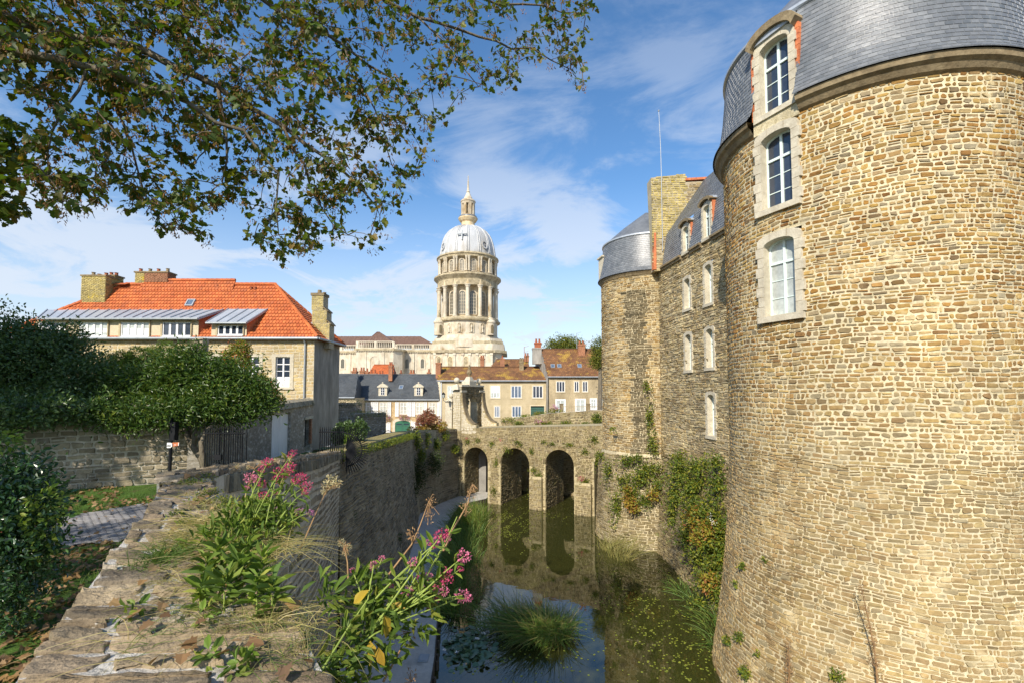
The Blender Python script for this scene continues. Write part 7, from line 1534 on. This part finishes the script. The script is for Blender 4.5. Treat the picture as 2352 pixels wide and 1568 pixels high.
# ================================================================ OVERHANGING SYCAMORE
rg = np.random.default_rng(77)
syc = thing('sycamore_tree', 'overhanging sycamore branches with brown seed keys against the blue sky', 'tree', (-11.5, 2.5, -3.4))
boughs = [
 [(-300, -40, 6.0, .17), (0, 35, 6.3, .11), (280, 100, 6.6, .09), (500, 200, 6.9, .07), (650, 290, 7.1, .055), (760, 370, 7.3, .04), (860, 470, 7.5, .02)],
 [(-250, 80, 5.6, .14), (0, 108, 5.8, .09), (200, 155, 6.0, .075), (330, 200, 6.2, .065), (430, 235, 6.3, .05), (560, 300, 6.5, .035), (640, 400, 6.7, .025), (640, 540, 6.8, .012)],
 [(150, -160, 6.8, .09), (550, -30, 7.2, .06), (680, 50, 7.4, .045), (790, 105, 7.5, .035), (900, 180, 7.7, .025), (970, 270, 7.8, .015)],
 [(400, -200, 7.5, .09), (850, -20, 8, .06), (960, 40, 8.2, .045), (1100, 85, 8.4, .035), (1220, 110, 8.5, .022), (1310, 160, 8.6, .012)],
 [(850, -20, 8, .05), (1050, -10, 8.3, .04), (1200, 10, 8.4, .03), (1340, 30, 8.6, .012)],
 [(280, 100, 6.6, .05), (260, 220, 6.6, .035), (300, 330, 6.7, .025), (330, 440, 6.8, .018), (370, 520, 6.8, .01)],
 [(500, 200, 6.9, .05), (520, 310, 6.9, .03), (510, 420, 7, .018)],
 [(650, 290, 7.1, .04), (700, 380, 7.1, .03), (740, 480, 7.2, .02), (800, 540, 7.2, .01)],
 [(960, 40, 8.2, .03), (1040, 120, 8.2, .02), (1100, 200, 8.3, .01)],
 [(200, 155, 6, .03), (140, 260, 6, .025), (110, 350, 6.1, .015), (130, 450, 6.2, .01)],
 [(790, 105, 7.5, .03), (860, 250, 7.5, .02), (900, 380, 7.6, .012)]]
NP = []; 
for bi, bl_ in enumerate(boughs):
    pts = [P(x, y, Y) for x, y, Y, r in bl_]; rad = [r for *_, r in bl_]; fine = []; fr_ = []
    for i in range(len(pts)-1):
        m = max(2, int(np.linalg.norm(pts[i+1]-pts[i])/.3))
        for j in range(m):
            t_ = j/m; w_ = .035*rg.normal(size=3)*(1 if j else 0); fine.append(pts[i]+(pts[i+1]-pts[i])*t_+w_); fr_.append((rad[i]+(rad[i+1]-rad[i])*t_)*.62)
    fine.append(pts[-1]); fr_.append(rad[-1]*.62); NP += fine[1 if bi else 0:]
    if bi in (0, 1, 2, 3):   # join back to the trunk outside the picture
        tk = np.array([-11.5, 2.5, 3.0+bi*.7]); fine = [tk, (tk+fine[0])/2+np.array([0, 0, .5])]+fine; fr_ = [.26, .2]+fr_
    MB().tube(fine, fr_, 7).build('branch', M('bark'), syc, smooth=True)
MB().tube([(-11.5, 2.5, -3.6), (-11.6, 2.4, -1), (-11.4, 2.5, 2), (-11.5, 2.5, 4), (-11.8, 2.2, 7), (-12, 2.2, 9.5)], [.55, .45, .42, .36, .25, .12], 14).build('trunk', M('bark'), syc, smooth=True)
main = inpoly([(-140, -120), (1375, -120), (1362, 40), (1348, 110), (1345, 200), (1310, 200), (1275, 150), (1215, 130), (1190, 180), (1150, 225), (1080, 248), (1030, 245), (1020, 275), (985, 330), (960, 400), (945, 440), (900, 480), (870, 565), (835, 575), (780, 545), (700, 590), (640, 600), (590, 565), (560, 480), (540, 440), (505, 455), (470, 540), (370, 545), (330, 505), (250, 480), (190, 495), (110, 470), (60, 400), (50, 340), (90, 290), (120, 250), (70, 215), (-140, 190)])
holes = [(760, 240, 34), (1000, 210, 28), (1150, 60, 20), (600, 170, 16), (420, 330, 20), (240, 330, 20), (700, 440, 16), (470, 400, 26), (1230, 160, 20), (900, 120, 24), (1000, 70, 20), (330, 400, 18), (170, 370, 22), (820, 170, 18), (160, 230, 26), (590, 420, 18), (1110, 120, 18), (380, 160, 16), (680, 190, 18), (930, 330, 22), (780, 400, 16), (540, 360, 14), (300, 270, 14), (100, 150, 22), (260, 440, 16), (720, 330, 12), (1060, 190, 18), (850, 520, 14), (660, 520, 12)]
C = []
while len(C) < 1950:
    x, y = rg.uniform(-140, 1380), rg.uniform(-120, 610)
    if not main(x, y)[0]: continue
    if any(math.hypot(x-a, y-b_) < r_ for a, b_, r_ in holes): continue
    f = math.sin(x*.021+1)*math.sin(y*.027+x*.008)+.5*math.sin(x*.05+y*.041); dens = 1.0 if y < 330 and x < 900 else .72
    if f < -.45 and rg.uniform() < .6: continue
    if rg.uniform() > dens: continue
    Y = 6.0+1.9*x/1000+rg.normal()*.45; C.append(P(x, y, Y))
C = np.array(C); NPa = np.array(NP); dist = np.min(np.linalg.norm(C[:, None]-NPa[None], axis=2), axis=1); C = C[np.argsort(dist)]
nodes = list(NPa); tw = MB(); tws = 0; TV = []; ends = []; dirs = []
arr = np.array(nodes)
for c in C:
    d = np.linalg.norm(arr-c, axis=1)+.25*np.maximum(0, c[2]-arr[:, 2]); i = int(np.argmin(d)); p = arr[i]; L = np.linalg.norm(c-p)
    if L > 1.1: continue
    mid = (p+c)/2+np.array([0, 0, .10*L])+rg.normal(size=3)*.05*L; q1 = (p*.3+mid*.7); rad = .0045+.006*min(L, 1)
    tw.tube([p, q1, (mid+c)/2, c], [rad*1.2, rad, rad*.8, rad*.5], 4); arr = np.vstack([arr, mid[None], c[None]]); ends.append(c); dirs.append(unit(c-mid)); ends.append(mid); dirs.append(unit(c-p))
tw.build('twigs', M('twig'), syc)
ends = np.array(ends); dirs = np.array(dirs)
def leafset(centres, dd, per, spread, size, root, rg_, name='leaves', mat='sycamore_leaf'):
    n = len(centres)*per; c = np.repeat(centres, per, 0); d0 = np.repeat(dd, per, 0); off = unit(rg_.normal(size=(n, 3)))*spread*rg_.uniform(.2, 1, (n, 1)); off[:, 2] *= .7
    d = unit(d0*.5+off/spread*.8+np.array([0, 0, -.35])+rg_.normal(size=(n, 3))*.3); nr = unit(np.array([0, -.35, 1.])+rg_.normal(size=(n, 3))*.6)
    return leaves(name, c+off, d, size, M(mat), root, rg_, 'maple', droop=.25, nrm=nr)
leafset(ends, dirs, 3, .14, .094, syc, rg)
k = rg.uniform(size=len(ends)) < .7; kc = ends[k]; n = len(kc)*9; c = np.repeat(kc+np.array([0, 0, -.06])+rg.normal(size=kc.shape)*.07, 9, 0)
leaves('seed_keys', c+rg.normal(size=(n, 3))*.028, rg.normal(size=(n, 3))*.6+np.array([0, 0, -1.]), .045, M('sycamore_key'), syc, rg, 'quad', .38)
# crown parts outside the picture that throw the dappled shade on the wall and garden
B_ = [(-9, -2, 6.5, 4.0, 4.0, 2.6), (-12, 3, 8, 4, 4, 3), (-14, 0, 7, 4, 4, 3)]
p, d = blob_pts(B_, 1300, rg, .2); leafset(p, d, 6, .45, .16, syc, rg, 'outer_leaves')
# left-edge foliage clump
edge = inpoly([(-200, 230), (10, 255), (28, 270), (45, 300), (50, 340), (72, 410), (55, 440), (42, 495), (0, 508), (-200, 520)]); cc = []
while len(cc) < 330:
    x, y = rg.uniform(-200, 75), rg.uniform(225, 515)
    if edge(x, y)[0]: cc.append(P(x, y, 6.6+rg.normal()*.35))
cc = np.array(cc); leafset(cc, unit(rg.normal(size=cc.shape)), 6, .16, .10, syc, rg, 'edge_leaves')
MB().tube([(-11.5, 2.5, 2.5), P(-260, 300, 6.4), P(-60, 360, 6.6), P(30, 400, 6.7)], [.14, .08, .04, .01], 6).build('branch', M('bark'), syc)
t2 = thing('shade_tree', 'big broad tree added out of view at left to shade the garden lawn', 'tree', (-27, 5, -3.4))  # unseen tree put in to cast shade on the lawn and garden wall
B2 = [(-26, 5, 7.5, 6, 7, 4.5), (-22, 10.5, 6.5, 3.5, 4, 3.5), (-27, 14, 6.5, 5, 5, 4), (-30, 8, 8, 5, 7, 4)]
p, d = blob_pts(B2, 5200, rg, .15); p2 = p; n = len(p)
kk = p[:, 0] < -1.09*p[:, 1]-.3
p, d = p[kk], d[kk]; leafset(p, d, 7, .6, .34, t2, rg, 'foliage', 'tree_leaf')
MB().tube([(-27, 5, -3.6), (-27, 5.2, 0), (-26.6, 5, 4), (-26.5, 5.5, 8)], [.6, .5, .4, .15], 12).tube([(-26.8, 5, 2), (-24, 8, 5), (-23, 10, 7)], [.3, .2, .08], 8).tube([(-26.8, 5, 2), (-28.5, 9, 5), (-27.5, 13, 7)], [.3, .2, .08], 8).build('trunk', M('bark'), t2)
# ================================================================ light, sky, camera
SUN = np.array([-.34, -.76, .585]); SUN = SUN/np.linalg.norm(SUN)
sd = bpy.data.lights.new('sun', 'SUN'); sd.energy = 4.1; sd.angle = math.radians(.5); sd.color = (1, .92, .80)
so = bpy.data.objects.new('sun', sd); COL.objects.link(so)
so.rotation_euler = Vector(SUN).to_track_quat('Z', 'Y').to_euler()
w = bpy.data.worlds.new('World'); scene.world = w; w.use_nodes = True; t = w.node_tree; N = t.nodes; L = t.links
for n in list(N): N.remove(n)
out = N.new('ShaderNodeOutputWorld'); bg = N.new('ShaderNodeBackground'); bg.inputs[1].default_value = .15
sky = N.new('ShaderNodeTexSky'); sky.sky_type = 'NISHITA'; sky.sun_disc = False; sky.sun_elevation = math.asin(SUN[2]); sky.sun_rotation = math.atan2(SUN[0], SUN[1])
sky.air_density = 1.0; sky.dust_density = .6; sky.ozone_density = 2.2
hs = N.new('ShaderNodeHueSaturation'); hs.inputs['Saturation'].default_value = 1.2; hs.inputs['Value'].default_value = .92; L.new(sky.outputs[0], hs.inputs['Color'])
tc = N.new('ShaderNodeTexCoord'); sx = N.new('ShaderNodeSeparateXYZ'); L.new(tc.outputs['Generated'], sx.inputs[0])
def math_(op, a, b=None):
    m = N.new('ShaderNodeMath'); m.operation = op
    for i, v in enumerate((a, b)):
        if v is None: continue
        if isinstance(v, (int, float)): m.inputs[i].default_value = v
        else: L.new(v, m.inputs[i])
    return m.outputs[0]
z = math_('ADD', math_('MAXIMUM', sx.outputs[2], 0.), .22)
cb = N.new('ShaderNodeCombineXYZ'); L.new(math_('DIVIDE', sx.outputs[0], z), cb.inputs[0]); L.new(math_('DIVIDE', sx.outputs[1], z), cb.inputs[1]); L.new(math_('MULTIPLY', sx.outputs[2], 3.), cb.inputs[2])
def wn_(sc, det, dist=0., off=(0, 0, 0), st=(1, 1, 1)):
    mp = N.new('ShaderNodeMapping'); mp.inputs['Location'].default_value = off; mp.inputs['Scale'].default_value = st; L.new(cb.outputs[0], mp.inputs[0])
    n = N.new('ShaderNodeTexNoise'); n.inputs['Scale'].default_value = sc; n.inputs['Detail'].default_value = det; n.inputs['Roughness'].default_value = .64; n.inputs['Distortion'].default_value = dist
    L.new(mp.outputs[0], n.inputs['Vector']); return n.outputs[0]
def mr(src, a, b, c, d_):
    m = N.new('ShaderNodeMapRange'); m.interpolation_type = 'SMOOTHSTEP'; L.new(src, m.inputs[0])
    for i, v in enumerate((a, b, c, d_)): m.inputs[i+1].default_value = v
    return m.outputs[0]
n1 = wn_(2.0, 12, .6, (3.1, 1.7, .4)); n2 = wn_(2.6, 6, .2, (.3, 5, 1))
cl = math_('ADD', math_('MULTIPLY', n1, .8), math_('MULTIPLY', n2, .2))
dirn = N.new('ShaderNodeVectorMath'); dirn.operation = 'MULTIPLY'; L.new(tc.outputs['Generated'], dirn.inputs[0]); dirn.inputs[1].default_value = (1, 1, 1.5)
def puff(x, y, r):
    d = ray(x, y); d = d/np.linalg.norm(d)*np.array([1, 1, 1.5]); v = N.new('ShaderNodeVectorMath'); v.operation = 'DISTANCE'; L.new(dirn.outputs[0], v.inputs[0]); v.inputs[1].default_value = tuple(d)
    return mr(v.outputs['Value'], 0, r, .14, 0)
acc = cl
for q_ in ((1250, 480, .16), (130, 600, .28), (1110, 420, .13), (830, 340, .16), (900, 640, .25), (1210, 700, .22), (1330, 560, .12), (320, 560, .16), (1560, 120, .10)): acc = math_('ADD', acc, puff(*q_))
cov = mr(acc, .475, .66, 0, 1)
low = mr(sx.outputs[2], .15, .6, 1., .3)
fac = math_('MULTIPLY', cov, low)
hz = mr(sx.outputs[2], .0, .42, .72, 0.)
fac2 = math_('MAXIMUM', math_('MULTIPLY', fac, .85), hz)
mx = N.new('ShaderNodeMix'); mx.data_type = 'RGBA'; L.new(fac2, mx.inputs[0]); L.new(hs.outputs[0], mx.inputs[6]); mx.inputs[7].default_value = (3.7, 4.05, 4.6, 1)
L.new(mx.outputs[2], bg.inputs[0]); L.new(bg.outputs[0], out.inputs[0])
cd = bpy.data.cameras.new('camera'); cam = bpy.data.objects.new('camera', cd); COL.objects.link(cam); scene.camera = cam
cam.rotation_euler = (math.pi/2+PITCH, 0, 0); cd.sensor_width = 36; cd.lens = 36*FPX/2352; cd.shift_y = (CY-784)/2352
cd.clip_start = .05; cd.clip_end = 5000
vs = scene.view_settings; vs.view_transform = 'Standard'; vs.look = 'None'; vs.gamma = 1; vs.exposure = 0.5; vs.use_curve_mapping = False
scene.render.engine = 'CYCLES'
